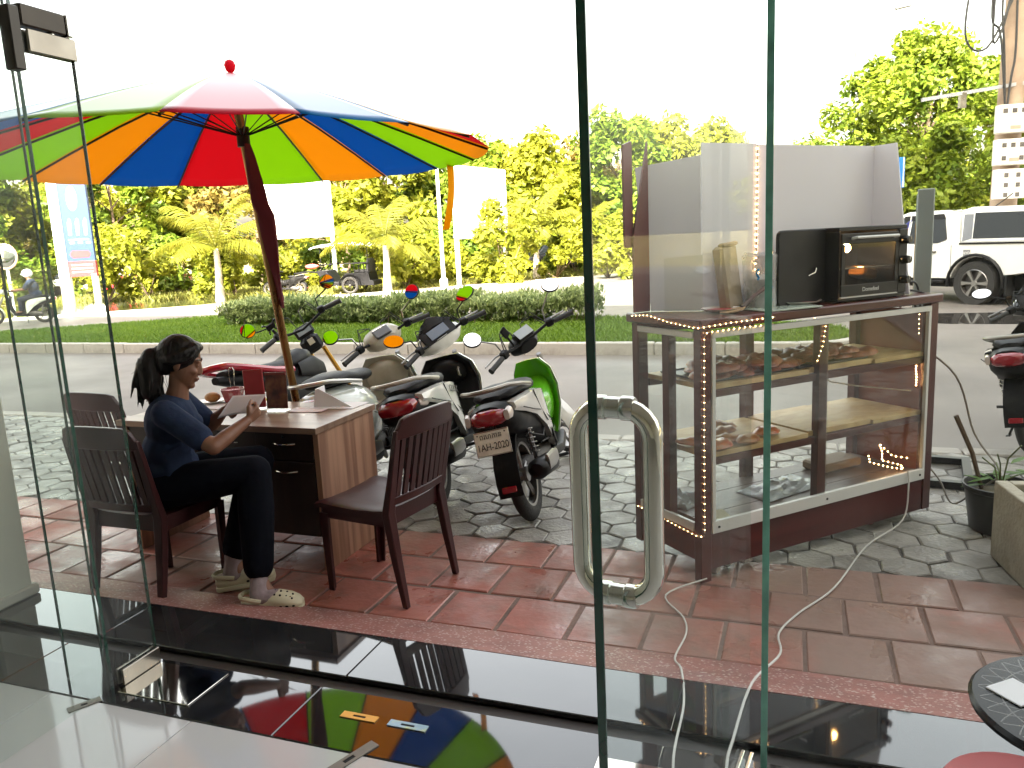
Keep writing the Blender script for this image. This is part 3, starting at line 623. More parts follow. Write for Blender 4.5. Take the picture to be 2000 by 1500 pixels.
# ================================================================ UMBRELLA
UC = Vector((-1.45, 4.25, 2.105)); UR = 1.39
ub = thing('garden_umbrella', 'large rainbow panelled umbrella leaning over the desk', 'umbrella', (-1.29, 4.86, 0))
off = UC - Vector((-1.29, 4.86, 0)); apex = off + Vector((0.095, 0.0, 0.425))
def fabric(name, c):
    m = pm(name, c, 0.6, var=0.06, scale=3, spec=0.15, bump=0.03, bscale=400)
    t = m.node_tree; N = t.nodes; L = t.links; b_ = N['Principled BSDF']; o = N['Material Output']; b_.inputs['Coat Roughness'].default_value = 0.28
    tr = N.new('ShaderNodeBsdfTranslucent'); tr.inputs[0].default_value = (*c, 1); ms = N.new('ShaderNodeMixShader'); ms.inputs[0].default_value = 0.6
    L.new(b_.outputs[0], ms.inputs[1]); L.new(tr.outputs[0], ms.inputs[2]); g2 = N.new('ShaderNodeBsdfGlossy'); g2.inputs['Roughness'].default_value = 0.32
    lw = N.new('ShaderNodeNewGeometry'); dp = N.new('ShaderNodeVectorMath'); dp.operation = 'DOT_PRODUCT'; L.new(lw.outputs['Incoming'], dp.inputs[0]); L.new(lw.outputs['Normal'], dp.inputs[1])
    ab = N.new('ShaderNodeMath'); ab.operation = 'ABSOLUTE'; L.new(dp.outputs['Value'], ab.inputs[0]); om = N.new('ShaderNodeMath'); om.operation = 'SUBTRACT'; om.inputs[0].default_value = 1; om.use_clamp = True; L.new(ab.outputs[0], om.inputs[1])
    pw = N.new('ShaderNodeMath'); pw.operation = 'POWER'; pw.inputs[1].default_value = 4.2; L.new(om.outputs[0], pw.inputs[0]); mu = N.new('ShaderNodeMath'); mu.operation = 'MULTIPLY'; mu.inputs[1].default_value = 0.72; L.new(pw.outputs[0], mu.inputs[0]); sz = N.new('ShaderNodeSeparateXYZ'); L.new(lw.outputs['Normal'], sz.inputs[0]); gt = N.new('ShaderNodeMath'); gt.operation = 'GREATER_THAN'; gt.inputs[1].default_value = 0; L.new(sz.outputs[2], gt.inputs[0]); m9 = N.new('ShaderNodeMath'); m9.operation = 'MULTIPLY'; L.new(mu.outputs[0], m9.inputs[0]); L.new(gt.outputs[0], m9.inputs[1]); mu = m9
    m3 = N.new('ShaderNodeMixShader'); L.new(mu.outputs[0], m3.inputs[0]); L.new(ms.outputs[0], m3.inputs[1]); L.new(g2.outputs[0], m3.inputs[2]); L.new(m3.outputs[0], o.inputs[0]); return m
FAB = {'L': fabric('lime_fabric', (0.50, 0.78, 0.015)), 'O': fabric('orange_fabric', (0.95, 0.52, 0.012)), 'B': fabric('blue_fabric', (0.004, 0.23, 0.56)), 'R': fabric('red_fabric', (0.80, 0.02, 0.06))}
order = 'LBOLRBOLRBOBLRBORO'      # panels anticlockwise from azimuth 21
def rimpt(a, k=1.0): return Vector((off.x + UR * k * math.cos(a), off.y + UR * k * math.sin(a), off.z - 0.018 * math.sin(a)))
def canopy_pt(a, s, sag):
    e = rimpt(a); p = apex.lerp(e, s); bulge = 0.028 * math.sin(math.pi * min(1, s)) * (1 - 0.25 * s)
    return p + Vector((0, 0, bulge - sag))
for i in range(18):
    a0 = R(21 + 20 * i); da = R(20); bb = MB()
    def pf(x, y, a0=a0):
        a = a0 + da * x; s = 0.015 + 0.985 * y; cr = (1 - (2 * x - 1) ** 2)
        p = canopy_pt(a, s, 0.010 * cr * s); q = 1 - (1 - math.cos(R(10))) * cr * 0.0 - 0.004 * cr * s * s
        return (apex.x + (p.x - apex.x) * q, apex.y + (p.y - apex.y) * q, p.z)
    bb.grid(pf, 8, 12); bb.build('canopy_panel', FAB[order[i]], ub, smooth=80, solid=0.0012)
M_rib = pm('dark_rib', (0.02, 0.018, 0.016), 0.4, 0.6)
M_brass = pm('bronze_pole', (0.26, 0.15, 0.055), 0.32, 0.85, var=0.2, scale=3, rvar=0.1)
pole_top = apex + Vector((0, 0, -0.02)); pole_dir = (Vector((0, 0, 0)) - pole_top)
for i in range(18):
    a = R(21 + 20 * i); bb = MB(); bb.tube([canopy_pt(a, s, 0.012) for s in (0.03, .25, .5, .75, 0.995)], 0.006, 5); rb = bb.build('rib', M_rib, ub)
    bb = MB(); mid = canopy_pt(a, 0.36, 0.02); bb.tube([pole_top + pole_dir * 0.115, mid], 0.0035, 4); bb.build('strut', M_rib, rb)
bb = MB(); bb.tube([pole_top, pole_dir * 0.5 + pole_top, (0, 0, 0.02)], 0.0235, 14); bb.build('pole', M_brass, ub)
bb = MB(); q = pole_top + pole_dir * 0.115; bb.tube([q + Vector((0, 0, .05)), q - Vector((0, 0, .05))], 0.034, 12); bb.build('runner', M_rib, ub)
bb = MB(); bb.lathe([(0.012, 0), (0.022, 0.01), (0.030, 0.035), (0.022, 0.055), (0.006, 0.064)], 14, tuple(apex + Vector((0, 0, 0.0)))); bb.build('finial', FAB['R'], ub)
bb = MB(); bb.lathe([(0.24, 0), (0.25, 0.02), (0.24, 0.06), (0.06, 0.09), (0.045, 0.22), (0.03, 0.22)], 24); bb.build('umbrella_base', pm('dark_cast_base', (0.05, 0.05, 0.05), 0.6), ub)
# storm strap at the right and the rolled maroon cover hanging on the pole
bb = MB(); e = rimpt(R(34), 0.985); pts = []
rs = []
for k in range(13):
    s = k / 12; w = 0.021; x = e.x + 0.02 * math.sin(3 * s) - 0.05 * s; y = e.y + 0.02 * math.sin(5 * s); z = e.z + 0.03 - 0.42 * s
    ang = 0.5 * math.sin(4 * s); rs.append([(x - w * math.cos(ang), y - w * math.sin(ang), z), (x + w * math.cos(ang), y + w * math.sin(ang), z), (x + w * math.cos(ang), y + w * math.sin(ang) + .003, z), (x - w * math.cos(ang), y - w * math.sin(ang) + .003, z)])
bb.loft(rs); bb.build('tie_strap', FAB['O'], ub)
bb = MB(); rs = []; q0 = pole_top + pole_dir * 0.13
for k in range(15):
    s = k / 14; c = q0 + pole_dir * (0.34 * s) + Vector((0.02 - 0.0 * s, -0.028, 0)); wdt = 0.014 + 0.036 * math.sin(math.pi * min(1, s * 1.15)) ** 0.8 * (1 - .45 * s)
    ring = []
    for j in range(12):
        a = 2 * math.pi * j / 12; wv = 1 + 0.25 * math.sin(3 * a + 4 * s); ring.append((c.x + wdt * wv * math.cos(a) + (0.02 if s > .4 else 0), c.y + 0.022 * math.sin(a) * wv, c.z + 0.03 * math.sin(2 * a) * s))
    rs.append(ring)
bb.loft(rs); cv = bb.build('umbrella_cover', pm('maroon_cloth', (0.11, 0.012, 0.02), 0.9, var=0.15)); cv.location = (-1.29, 4.86, 0)
tag(cv, 'dark red cloth cover bunched and hanging on the umbrella pole', 'cloth cover')
# ================================================================ PASTRY CABINET (local x along its front, y to its back)
CRZ = R(26.2); CF = Vector((0.84, 3.45, 0)); CM = Matrix.Translation(CF) @ Matrix.Rotation(CRZ, 4, 'Z')
def cw(a, b_, z): return CM @ Vector((a, b_, z))
M_mah = wood('mahogany', (0.080, 0.013, 0.011), (0.052, 0.009, 0.008), (1.2, 1.2, 0.2), 0.3)
M_mahx = wood('mahogany_rail', (0.085, 0.014, 0.012), (0.058, 0.010, 0.009), (0.2, 1.5, 1.5), 0.28)
M_alu = pm('white_aluminium', (0.62, 0.62, 0.60), 0.4, var=0.06, rvar=0.1)
M_shelf = wood('printed_shelf_paper', (0.62, 0.45, 0.22), (0.54, 0.36, 0.16), (1.5, 3, 1), 0.5)
M_floorb = wood('cabinet_floor_boards', (0.14, 0.10, 0.085), (0.10, 0.07, 0.06), (0.3, 3, 1), 0.4)
ct = thing('pastry_cabinet', 'mahogany pastry display cabinet with glass front and strings of warm lights', 'cabinet', CF, CRZ)
def part(name, m, boxes, parent=ct, bevel=0.0, smooth=40, ch=0.0):
    bb = MB()
    for q in boxes: bb.box(*q, ch)
    return bb.build(name, m, parent, smooth=smooth, bevel=bevel)
LX, LY = 1.60, 0.52
for (x, y) in ((0.0, 0.0), (LX - .06, 0.0), (0.0, LY - .05), (LX - .06, LY - .05)): part('corner_post', M_mah, [(x, x + .06, y, y + .05, 0.055 if x > .5 or y > .1 else 0.0, 1.19)], bevel=.003)
part('middle_post', M_mah, [(.745, .805, .012, .055, .20, 1.155)], bevel=.003)
part('middle_post', M_mah, [(.70, .76, LY - .05, LY, .20, 1.155)], bevel=.003)
part('side_post', M_mah, [(.004, .05, .235, .285, .24, 1.155)], bevel=.003)
part('counter_top', M_mahx, [(-.015, LX + .015, -.015, LY + .03, 1.192, 1.238)], bevel=.008)
part('plinth_panel', M_mahx, [(.061, LX - .061, .006, .026, .055, .232)], bevel=.002)
part('plinth_panel', M_mahx, [(.006, .026, .051, LY - .051, .10, .24)], bevel=.002)
part('plinth_panel', M_mahx, [(LX - .026, LX - .006, .051, LY - .051, .055, .24)], bevel=.002)
part('side_panel', pm('red_brown_board', (0.22, 0.06, 0.035), 0.4, var=0.2, scale=3, stretch=(1, 3, .4)), [(LX - .024, LX - .008, .051, LY - .051, .242, 1.15)])
part('rear_rail', M_mahx, [(.061, LX - .061, LY - .03, LY - .004, 1.13, 1.19)]); part('rear_rail', M_mahx, [(.061, LX - .061, LY - .03, LY - .004, .20, .245)])
# white aluminium glazing frame
for q in ((.062, LX - .062, -.006, .014, .233, .292), (.062, LX - .062, -.006, .014, 1.150, 1.178), (.062, .082, -.006, .014, .293, 1.149), (LX - .082, LX - .062, -.006, .014, .293, 1.149)):
    part('glazing_bar', M_alu, [q], bevel=.002)
for q in ((-.004, .014, .051, LY - .051, .243, .285), (-.004, .014, .051, LY - .051, 1.150, 1.178)): part('glazing_bar', M_alu, [q], bevel=.002)
for x in (.10, .80, LX - .10):
    bb = MB(); bb.lathe([(.006, -.009), (.006, -.006)], 10, (x, 0, .262), 'y'); bb.build('screw', M_rib, ct)
M_cg = glassmat('cabinet_glass', (0.96, 0.97, 0.96), 1.45, 1.0, 0.008)
part('sliding_glass', M_cg, [(.083, .80, .002, .006, .293, 1.149)], smooth=0); part('sliding_glass', M_cg, [(.785, LX - .083, .0085, .0125, .293, 1.149)], smooth=0)
part('side_glass', M_cg, [(.003, .007, .052, .234, .286, 1.149)], smooth=0); part('side_glass', M_cg, [(.003, .007, .286, LY - .052, .286, 1.149)], smooth=0)
# shelves
for z in (.905, .585):
    part('shelf_rail', M_mahx, [(.061, LX - .061, .030, .058, z - .035, z)], bevel=.002); part('shelf_rail', M_mahx, [(.061, LX - .061, LY - .06, LY - .035, z - .035, z)])
    for k, (x0, x1) in enumerate(((.062, .70), (.715, 1.16), (1.165, LX - .062))):
        part('shelf_board', M_shelf, [(x0, x1, .032 + .012 * (k % 2), LY - .034, z + .002 + .002 * (k % 2), z + .026 + .004 * (k % 2))], bevel=.002)
for k in range(4): part('floor_board', M_floorb, [(.062, LX - .062, .03 + .115 * k, .142 + .115 * k, .25, .272 + .001 * (k % 2))], smooth=0)
for x, y in ((1.25, .10), (1.25, .42), (.28, .42)):
    wl = MB(); wl.lathe([(.008, -.014), (.030, -.014), (.034, -.009), (.034, .009), (.030, .014), (.008, .014)], 16, (x, y, .034), 'y'); cs = wl.build('caster', pm('red_wheel', (0.22, 0.05, 0.04), 0.5), ct)
    part('caster_fork', M_steel_dk, [(x - .012, x + .012, y - .022, y - .017, .02, .072), (x - .012, x + .012, y + .017, y + .022, .02, .072), (x - .03, x + .03, y - .022, y + .022, .068, .074)], parent=cs, smooth=0)
# light strings: warm beads on a thin tape
M_bead = pm('warm_led', (1, 0.75, 0.4), 0.4, em=((1.0, 0.56, 0.22), 8.0))
M_tape = pm('led_tape', (0.45, 0.36, 0.22), 0.5)
def light_string(pts, n, r=0.0030, parent=ct, name='light_string'):
    P = [Vector(p) for p in pts]; seg = [0]
    for a, c in zip(P[:-1], P[1:]): seg.append(seg[-1] + (c - a).length)
    tp = MB(); tp.tube(P, .0028, 5); t_ = tp.build(name, M_tape, parent)
    bb = MB()
    n = int(n * .68)
    for k in range(n):
        d = seg[-1] * (k + .5) / n; i = max(j for j in range(len(seg) - 1) if seg[j] <= d)
        p = P[i].lerp(P[i + 1], (d - seg[i]) / max(1e-6, seg[i + 1] - seg[i])); bb.ell(tuple(p), (r, r, r), 6, 4)
    o = bb.build('light_beads', M_bead, t_, smooth=60); tag(o, kind='stuff')
light_string([(-.019, .50, 1.225), (-.020, .36, 1.237), (-.020, .2, 1.215), (-.019, .02, 1.202), (-.018, -.019, 1.204), (.15, -.019, 1.212), (.42, -.019, 1.215)], 46)
light_string([(.42, -.010, 1.182), (.2, -.010, 1.183), (.03, -.011, 1.180), (.012, -.011, 1.16), (.012, -.008, .7), (.012, -.008, .25)], 62)
light_string([(-.006, LY - .02, .242), (-.006, .25, .236), (-.006, .01, .228), (.010, -.009, .238)], 26)
light_string([(.03, .30, 1.15), (.035, .30, 1.06), (.06, .26, .945)], 14); light_string([(.06, .33, 1.15), (.06, .33, 1.04)], 6)
light_string([(.775, .004, 1.15), (.76, .006, 1.05), (.735, .02, .96)], 13); light_string([(1.02, .30, 1.15), (1.05, .32, 1.04)], 8)
light_string([(1.50, .04, 1.145), (1.505, .04, 1.02)], 8)
light_string([(1.515, .05, .89), (1.52, .06, .84), (1.515, .05, .79), (1.52, .055, .74)], 16, .0038)
light_string([(1.22, .10, .40), (1.26, .12, .345), (1.36, .08, .31), (1.44, .05, .292), (1.47, .09, .30), (1.38, .14, .33), (1.33, .10, .395), (1.38, .16, .42), (1.44, .12, .35), (1.50, .06, .34)], 44, .0038)
# ---- pastries: glazed flat breads, each its own thing
M_past = [pm('dark_glazed_pastry', (0.36, 0.095, 0.04), 0.4, var=0.5, scale=22, coat=0.12, bump=0.4, bscale=30, stain=((0.42, 0.17, 0.06), 0.8, 12)),
          pm('golden_pastry', (0.46, 0.22, 0.07), 0.4, var=0.3, scale=18, coat=0.2, bump=0.3, bscale=30, stain=((0.20, 0.05, 0.025), 0.95, 9)),
          pm('sausage_pastry', (0.52, 0.19, 0.06), 0.3, var=0.3, scale=15, coat=0.4, bump=0.3, bscale=25, stain=((0.45, 0.05, 0.02), 0.9, 11))]
def pastry_mesh(seed, L=0.075, w=0.045, h=0.02):
    rg = random.Random(seed); bb = MB(); rings = []; ph = rg.uniform(0, 6)
    for i in range(9):
        s = -1 + 2 * i / 8; q = math.sqrt(max(0.02, 1 - s * s)); rings.append([(L * s, w * q * math.cos(2 * math.pi * k / 12) * (1 + .15 * math.sin(3 * s + ph)), max(-.004, h * q * math.sin(2 * math.pi * k / 12) * (1.1 + .3 * math.sin(7 * s + ph + k))) ) for k in range(12)])
    bb.loft(rings); o = bb.build('pastry', M_past[0]); me = o.data; bpy.data.objects.remove(o); return me
PM = [pastry_mesh(i) for i in range(4)]
def pastry(a, b_, z, mi, rz, label, group, s=1.0, tilt=0):
    me = random.choice(PM); key = me.name + str(mi)
    m2 = bpy.data.meshes.get(key) or me.copy(); m2.name = key; m2.materials.clear(); m2.materials.append(M_past[mi])
    o = bpy.data.objects.new('pastry', m2); C.objects.link(o); o.location = cw(a, b_, z); o.rotation_euler = (tilt, random.uniform(-.15, .15), CRZ + rz); o.scale = (s, s, s)
    return tag(o, label, 'pastry', group)
# dark tray boards with heaps on the upper shelf
for (x0, x1, lab) in ((.10, .62, 'left'), (.66, 1.14, 'right')):
    t = thing('baking_sheet', 'thin dark baking sheet under the %s heap of glazed pastries' % lab, 'tray', cw((x0 + x1) / 2, .22, .9355), CRZ)
    w = (x1 - x0) / 2; bb = MB(); bb.box(-w, w, -.16, .2, 0, .003); bb.build('sheet', M_rib, t, smooth=0)
    bb = MB(); bb.tube([(-w, -.16, .006), (w, -.16, .006), (w, .2, .006), (-w, .2, .006)], .004, 6, closed=True); bb.build('rim', M_rib, t)
random.seed(11)
for i in range(26):
    q = i % 13; lay = i // 13
    pastry(.12 + .042 * q * (1 if lay == 0 else .75) + .06 * lay + random.uniform(-.02, .02), .12 + .13 * ((i * 7) % 3) / 2 + random.uniform(-.02, .02), .950 + .026 * lay, 0, random.uniform(-.5, .5) + .6, 'dark glazed pastry heaped on the left half of the upper cabinet shelf', 'glazed pastries in the left heap', random.uniform(1.2, 1.5))
for i in range(26):
    q = i % 13; lay = i // 13
    pastry(.685 + .038 * q * (1 if lay == 0 else .75) + .05 * lay + random.uniform(-.02, .02), .14 + .14 * ((i * 5) % 3) / 2 + random.uniform(-.02, .02), .950 + .024 * lay, 0, random.uniform(-.5, .5) + .3, 'dark glazed pastry heaped on the right half of the upper cabinet shelf', 'glazed pastries in the right heap', random.uniform(1.15, 1.45))
for (a, b_, mi, rz, s, lab) in ((.345, .255, 1, .1, 1.15, 'oval golden pastry with white icing streak at the back of the lower shelf'), (.27, .13, 1, -.2, 1.2, 'golden pastry with a dark red topping in the middle of the lower shelf'),
                           (.16, .07, 2, .4, 1.25, 'orange sausage pastry at the front left corner of the lower shelf'), (.20, .20, 1, .8, 1.0, 'pale golden pastry behind the sausage pastry on the lower shelf'), (.52, .13, 2, .1, 1.15, 'single red brown pastry apart at the right on the lower shelf'), (.42, .36, 1, -.4, 1.2, 'golden pastry at the far back of the lower shelf near the rear post'), (.34, .07, 1, .3, 1.1, 'golden pastry at the front edge of the lower shelf between two others'), (.10, .17, 2, -.6, 1.2, 'orange pastry nearest the side glass on the lower shelf')):
    pastry(a, b_, .628, mi, rz, lab, None, s)
# silver bags, card on the cabinet floor
M_foil = pm('pale_plastic_bag', (0.55, 0.60, 0.65), 0.22, var=0.2, scale=10, bump=0.7, bscale=14)
def crumple(name, label, cat, a, b_, z, w, d, h, m, rz=0):
    ph = random.uniform(0, 6)
    bb = MB(); bb.grid(lambda x, y: ((x - .5) * w, (y - .5) * d, h * (.25 + .35 * math.sin(9 * x + ph) * math.sin(7 * y + ph) + .5 * random.random()) * (4 * x * (1 - x)) ** .4 * (4 * y * (1 - y)) ** .4 + .002), 16, 12)
    o = bb.build(name, m, smooth=30, solid=.001); o.location = cw(a, b_, z); o.rotation_euler = (0, 0, CRZ + rz); return tag(o, label, cat)
crumple('plastic_bag', 'crumpled silvery plastic bags lying on the cabinet floor by the middle post', 'plastic bag', .72, .22, .274, .46, .22, .045, M_foil, .1)
crumple('plastic_bag', 'pale blue plastic bags at the back left of the cabinet floor', 'plastic bag', .16, .36, .274, .20, .22, .07, M_foil, .3)
o = MB().obox((0, 0, 0), (.13, .10, .002)).build('paper_card', pm('cream_card', (0.55, 0.50, 0.36), 0.6)); o.location = cw(.15, .075, .282); o.rotation_euler = (R(9), 0, CRZ - .2); tag(o, 'cream paper card on the cabinet floor at the front left corner', 'card')
o = MB().obox((0, 0, 0), (.30, .16, .05), ch=.01).build('cardboard_box', pm('brown_box', (0.22, 0.15, 0.09), 0.6)); o.location = cw(1.22, .34, .30); o.rotation_euler = (0, 0, CRZ); tag(o, 'flat brown box on the cabinet floor behind the bundle of lights', 'box')
bb = MB(); bb.tube([(1.05, .30, .86), (1.18, .33, .77), (1.35, .30, .73), (1.57, .12, .70)], .004, 6); o = bb.build('white_cable', M_alu); o.matrix_world = CM.copy(); tag(o, 'thin white cable slung inside the right half of the cabinet', 'cable')
# stones wedged under the front left post
for a, b_, sx_, lab in ((.12, .03, .055, 'broken white tile piece wedged beside the front cabinet post'), (.22, .06, .04, 'small white foam block under the cabinet front'), (.33, .05, .09, 'grey rubble stone under the cabinet front')):
    bb = MB(); bb.obox((0, 0, .03), (sx_, .05, .055), (0.2, 0.15, .3), .012); o = bb.build('rubble_piece', pm('rubble', (0.45, 0.44, 0.42), 0.9, var=0.2, scale=20, bump=0.5)); o.location = cw(a, b_ + .02, 0.004); o.rotation_euler = (0, 0, random.uniform(0, 1)); tag(o, lab, 'rubble')

# ---- on the counter top
ZT = 1.2385
M_board = pm('white_foam_board', (0.84, 0.82, 0.85), 0.6, var=0.03, scale=1.5)
for _m in (M_board,):       # thin plastic board: some street light comes through it
    _t = _m.node_tree; _tr = _t.nodes.new('ShaderNodeBsdfTranslucent'); _tr.inputs[0].default_value = (0.82, 0.79, 0.82, 1); _x = _t.nodes.new('ShaderNodeMixShader'); _x.inputs[0].default_value = 0.3
    _t.links.new(_t.nodes['Principled BSDF'].outputs[0], _x.inputs[1]); _t.links.new(_tr.outputs[0], _x.inputs[2]); _t.links.new(_x.outputs[0], _t.nodes['Material Output'].inputs[0])
M_boardg = pm('grey_board', (0.75, 0.74, 0.76), 0.6, var=0.04)
M_maroon = pm('maroon_board', (0.14, 0.025, 0.03), 0.35, var=0.2, scale=4)
wb = thing('wind_board', 'white folding board screen standing on the pastry cabinet', 'board screen', cw(0, 0, ZT), CRZ)
bb = MB(); bb.box(.265, .605, .300, .308, 0.003, .79); bb.build('board_panel', M_board, wb, smooth=0)
bb = MB(); bb.box(.610, 1.44, .304, .312, 0.003, .785); bb.build('board_panel', M_board, wb, smooth=0)
bb = MB(); bb.prism([(.3125, .003), (.3125, .785), (.17, .785), (.06, .003)], 1.4405, 1.449, 'yz'); bb.build('side_wing', M_board, wb, smooth=0)
# left wing turns back towards the rear left corner, with a sloped outer edge
def wing(p0, p1, prof, th, name, m):
    a = Vector(p0); d = Vector(p1) - a; n = Vector((-d.y, d.x)).normalized() * th; bb = MB()
    bb.loft([[(a.x + d.x * s + n.x * k, a.y + d.y * s + n.y * k, z) for s, z in prof] for k in (0, 1)]); return bb.build(name, m, wb, smooth=0)
wing((.262, .304), (.10, .49), [(0, .003), (1.0, .003), (1.28, .70), (0, .735)], .007, 'side_wing', M_board)
wing((.255, .285), (.13, .42), [(0, .003), (1.0, .003), (1.0, .26), (0, .27)], .006, 'lower_flap', M_boardg)
wing((.09, .50), (-.01, .49), [(0, .003), (1.0, .003), (1.0, .36), (0.0, .82)], .012, 'maroon_panel', M_maroon)
wing((.0, .505), (-.06, .49), [(0, .32), (1.0, .32), (1.0, .80), (0.0, .82)], .012, 'maroon_panel', M_maroon)
light_string([(.608, .296, .78), (.606, .296, .5), (.604, .296, .26), (.58, .28, .18), (.64, .28, .14)], 34, .0042, wb)
# two enamel plates with red rims
def dish(a, b_, r, label):
    t = thing('food_plate', label, 'plate', cw(a, b_, ZT + .001), CRZ)
    bb = MB(); bb.lathe([(r * .5, 0), (r * .8, .006), (r, .018), (r * 1.01, .020), (r * .8, .010), (r * .4, .005)], 30); bb.build('dish', pm('enamel_white', (0.72, 0.68, 0.66), 0.15, stain=((0.55, 0.12, 0.16), 0.6, 10)), t)
    bb = MB(); bb.lathe([(r * .8, .0115), (r * .5, .014), (.01, .015)], 22); bb.build('red_sauce', pm('red_sauce', (0.38, 0.04, 0.05), 0.4, var=0.5, scale=30), t)
dish(.74, .17, .125, 'large white plate with red sauce in front of the black tray'); dish(.27, .17, .095, 'white plate with red sauce at the left end of the cabinet top')
# spatula
sp = thing('wooden_spatula', 'dark wooden spatula propped over the left plate', 'spatula', cw(.30, .085, ZT + .012), CRZ + R(4), rot=None)
bb = MB(); bb.tube([(0.02, 0, .01), (.09, 0, .055), (.20, .01, .10)], [.012, .009, .010], 8); bb.build('spatula_handle', pm('dark_wood', (0.07, 0.03, 0.018), 0.5), sp)
bb = MB(); bb.loft([[(x, -w, z), (x, w, z), (x, w, z + .004), (x, -w, z + .004)] for x, w, z in ((.03, .012, .012), (-.01, .034, .003), (-.09, .036, -.004), (-.10, .028, -.006))]); bb.build('spatula_blade', pm('pale_wood', (0.35, 0.22, 0.12), 0.55), sp)
# brown paper pack, plastic bag, glass board
t = thing('paper_pack', 'brown paper bread pack standing upright on the cabinet top', 'paper pack', cw(.37, .24, ZT + .001), CRZ + R(16))
bb = MB(); bb.obox((0, 0, .155), (.135, .06, .305), (R(-6), R(-4), 0), .012); bb.build('pack_body', pm('glossy_brown_paper', (0.36, 0.27, 0.18), 0.25, var=0.15, scale=6, coat=0.4, bump=0.6, bscale=9), t)
bb = MB(); bb.obox((0, .0, .312), (.13, .035, .02), (R(-6), R(-4), 0), .006); bb.build('pack_fold', pm('glossy_brown_paper2', (0.22, 0.15, 0.09), 0.3), t)
t = thing('plastic_tub', 'frosted plastic bag with blue print standing behind the spatula', 'plastic bag', cw(.525, .19, ZT + .001), CRZ)
bb = MB(); bb.lathe([(.075, 0), (.082, .02), (.080, .15), (.085, .25), (.070, .268)], 14); bb.build('bag_body', glassmat('frosted', (0.80, 0.82, 0.82), 1.4, 0.8, 0.22), t)
bb = MB(); bb.lathe([(.06, .01), (.065, .14), (.04, .16)], 12); bb.build('bag_contents', pm('pale_sugar', (0.6, 0.57, 0.52), 0.7, bump=0.4), t)
bb = MB(); pts = [(-.02 + .02 * math.sin(k * 1.3), -.083, .03 + .012 * k) for k in range(8)]; bb.tube(pts, .005, 6); bb.build('blue_print', pm('blue_print', (0.03, 0.25, 0.5), 0.4), t)
bb = MB(); pts = [(-.065 + .008 * math.sin(k * 1.6), -.055, .14 + .01 * k) for k in range(6)]; bb.tube(pts, .005, 6); bb.build('blue_print', pm('blue_print', (0.03, 0.25, 0.5), 0.4), t)
o = MB().obox((0, 0, .004), (.34, .17, .008), ch=.002).build('glass_board', pm('pale_green_glass', (0.40, 0.46, 0.40), 0.1, var=0.05)); o.location = cw(.55, .065, ZT); o.rotation_euler = (0, 0, CRZ - .06); tag(o, 'pale green glass cutting board on the cabinet front edge', 'board')
# black tray leaning against the oven
t = thing('black_tray', 'black square baking tray standing upright left of the oven', 'baking tray', cw(.735, .115, ZT + .001), CRZ)
def rrect(w, h, r): return [(sx_ * (w / 2 - r) + r * math.cos(R(a)), (h / 2 + sy * (h / 2 - r)) + r * math.sin(R(a))) for sx_, sy, a0 in ((1, -1, -90), (1, 1, 0), (-1, 1, 90), (-1, -1, 180)) for a in range(a0, a0 + 91, 30)]
M_blackm = pm('black_enamel', (0.010, 0.009, 0.011), 0.45, var=0.3, spec=0.3, rvar=0.08, stain=((0.04, 0.038, 0.036), 0.6, 8))
bb = MB(); bb.prism(rrect(.325, .365, .03), 0, .022); tb = bb.build('tray_back', M_blackm, t, bevel=.005)
bb = MB(); bb.tube([(.03, -.006, .14), (.06, -.02, .155), (.075, -.012, .175)], .004, 6); bb.build('tray_hook', M_steel, t)
# toaster oven
ov = thing('toaster_oven', 'black toaster oven with glowing lamp and glass door on the cabinet', 'oven', cw(1.13, .155, ZT), CRZ)
M_ovb = pm('oven_black', (0.012, 0.011, 0.012), 0.4, var=0.2, spec=0.3)
for q in ((-.245, .175, .12, .13, .02, .345), (-.245, -.2375, -.1205, .12, .02, .345), (.170, .178, -.118, .12, .02, .345), (-.245, .245, -.12, .13, .346, .366), (-.245, .245, -.12, .13, .005, .02)):
    bb = MB(); bb.box(*q); bb.build('oven_wall', M_ovb, ov, bevel=.003)
bb = MB(); bb.box(.179, .245, -.125, .13, .0205, .3455, .004); cp = bb.build('control_panel', M_ovb, ov)
for z in (.29, .19, .09):
    bb = MB(); bb.lathe([(.018, -.165), (.021, -.15), (.022, -.126)], 16, (.212, 0, z), 'y'); kn = bb.build('control_knob', pm('knob_black', (0.02, 0.02, 0.02), 0.25), cp)
    bb = MB(); bb.box(.2105, .2135, -.168, -.164, z, z + .018); bb.build('knob_mark', M_alu, kn, smooth=0)
dr_ = MB(); dr_.box(-.237, .169, -.132, -.121, .285, .335, .002); od = dr_.build('oven_door', M_ovb, ov)
for q in ((-.237, .169, -.132, -.121, .03, .085), (-.237, -.212, -.132, -.121, .086, .284), (.144, .169, -.132, -.121, .086, .284)):
    bb = MB(); bb.box(*q, .002); bb.build('door_frame', M_ovb, od)
bb = MB(); bb.box(-.2115, .1435, -.128, -.125, .0855, .2845); bb.build('door_glass', glassmat('oven_glass', (0.62, 0.60, 0.54), 1.5, 0.35), od, smooth=0)
bb = MB(); bb.tube([(-.17, -.134, .31), (-.17, -.16, .315), (.13, -.16, .315), (.13, -.134, .31)], .0075, 8); bb.build('door_handle', M_alu, od)
text_part('Domefeel', .03, M_alu, od, (-.03, -.1335, .058), (R(90), 0, 0), 'oven_lettering', .0005)
bb = MB(); bb.box(-.237, .169, -.1325, -.1215, .022, .028); bb.build('trim_strip', M_alu, od, smooth=0)
bb = MB(); bb.ell((-.055, -.0, .262), (.024, .020, .022), 12, 8); bb.build('oven_lamp', pm('oven_lamp', (1, .7, .4), .3, em=((1.0, .55, .2), 40)), ov)
bb = MB()
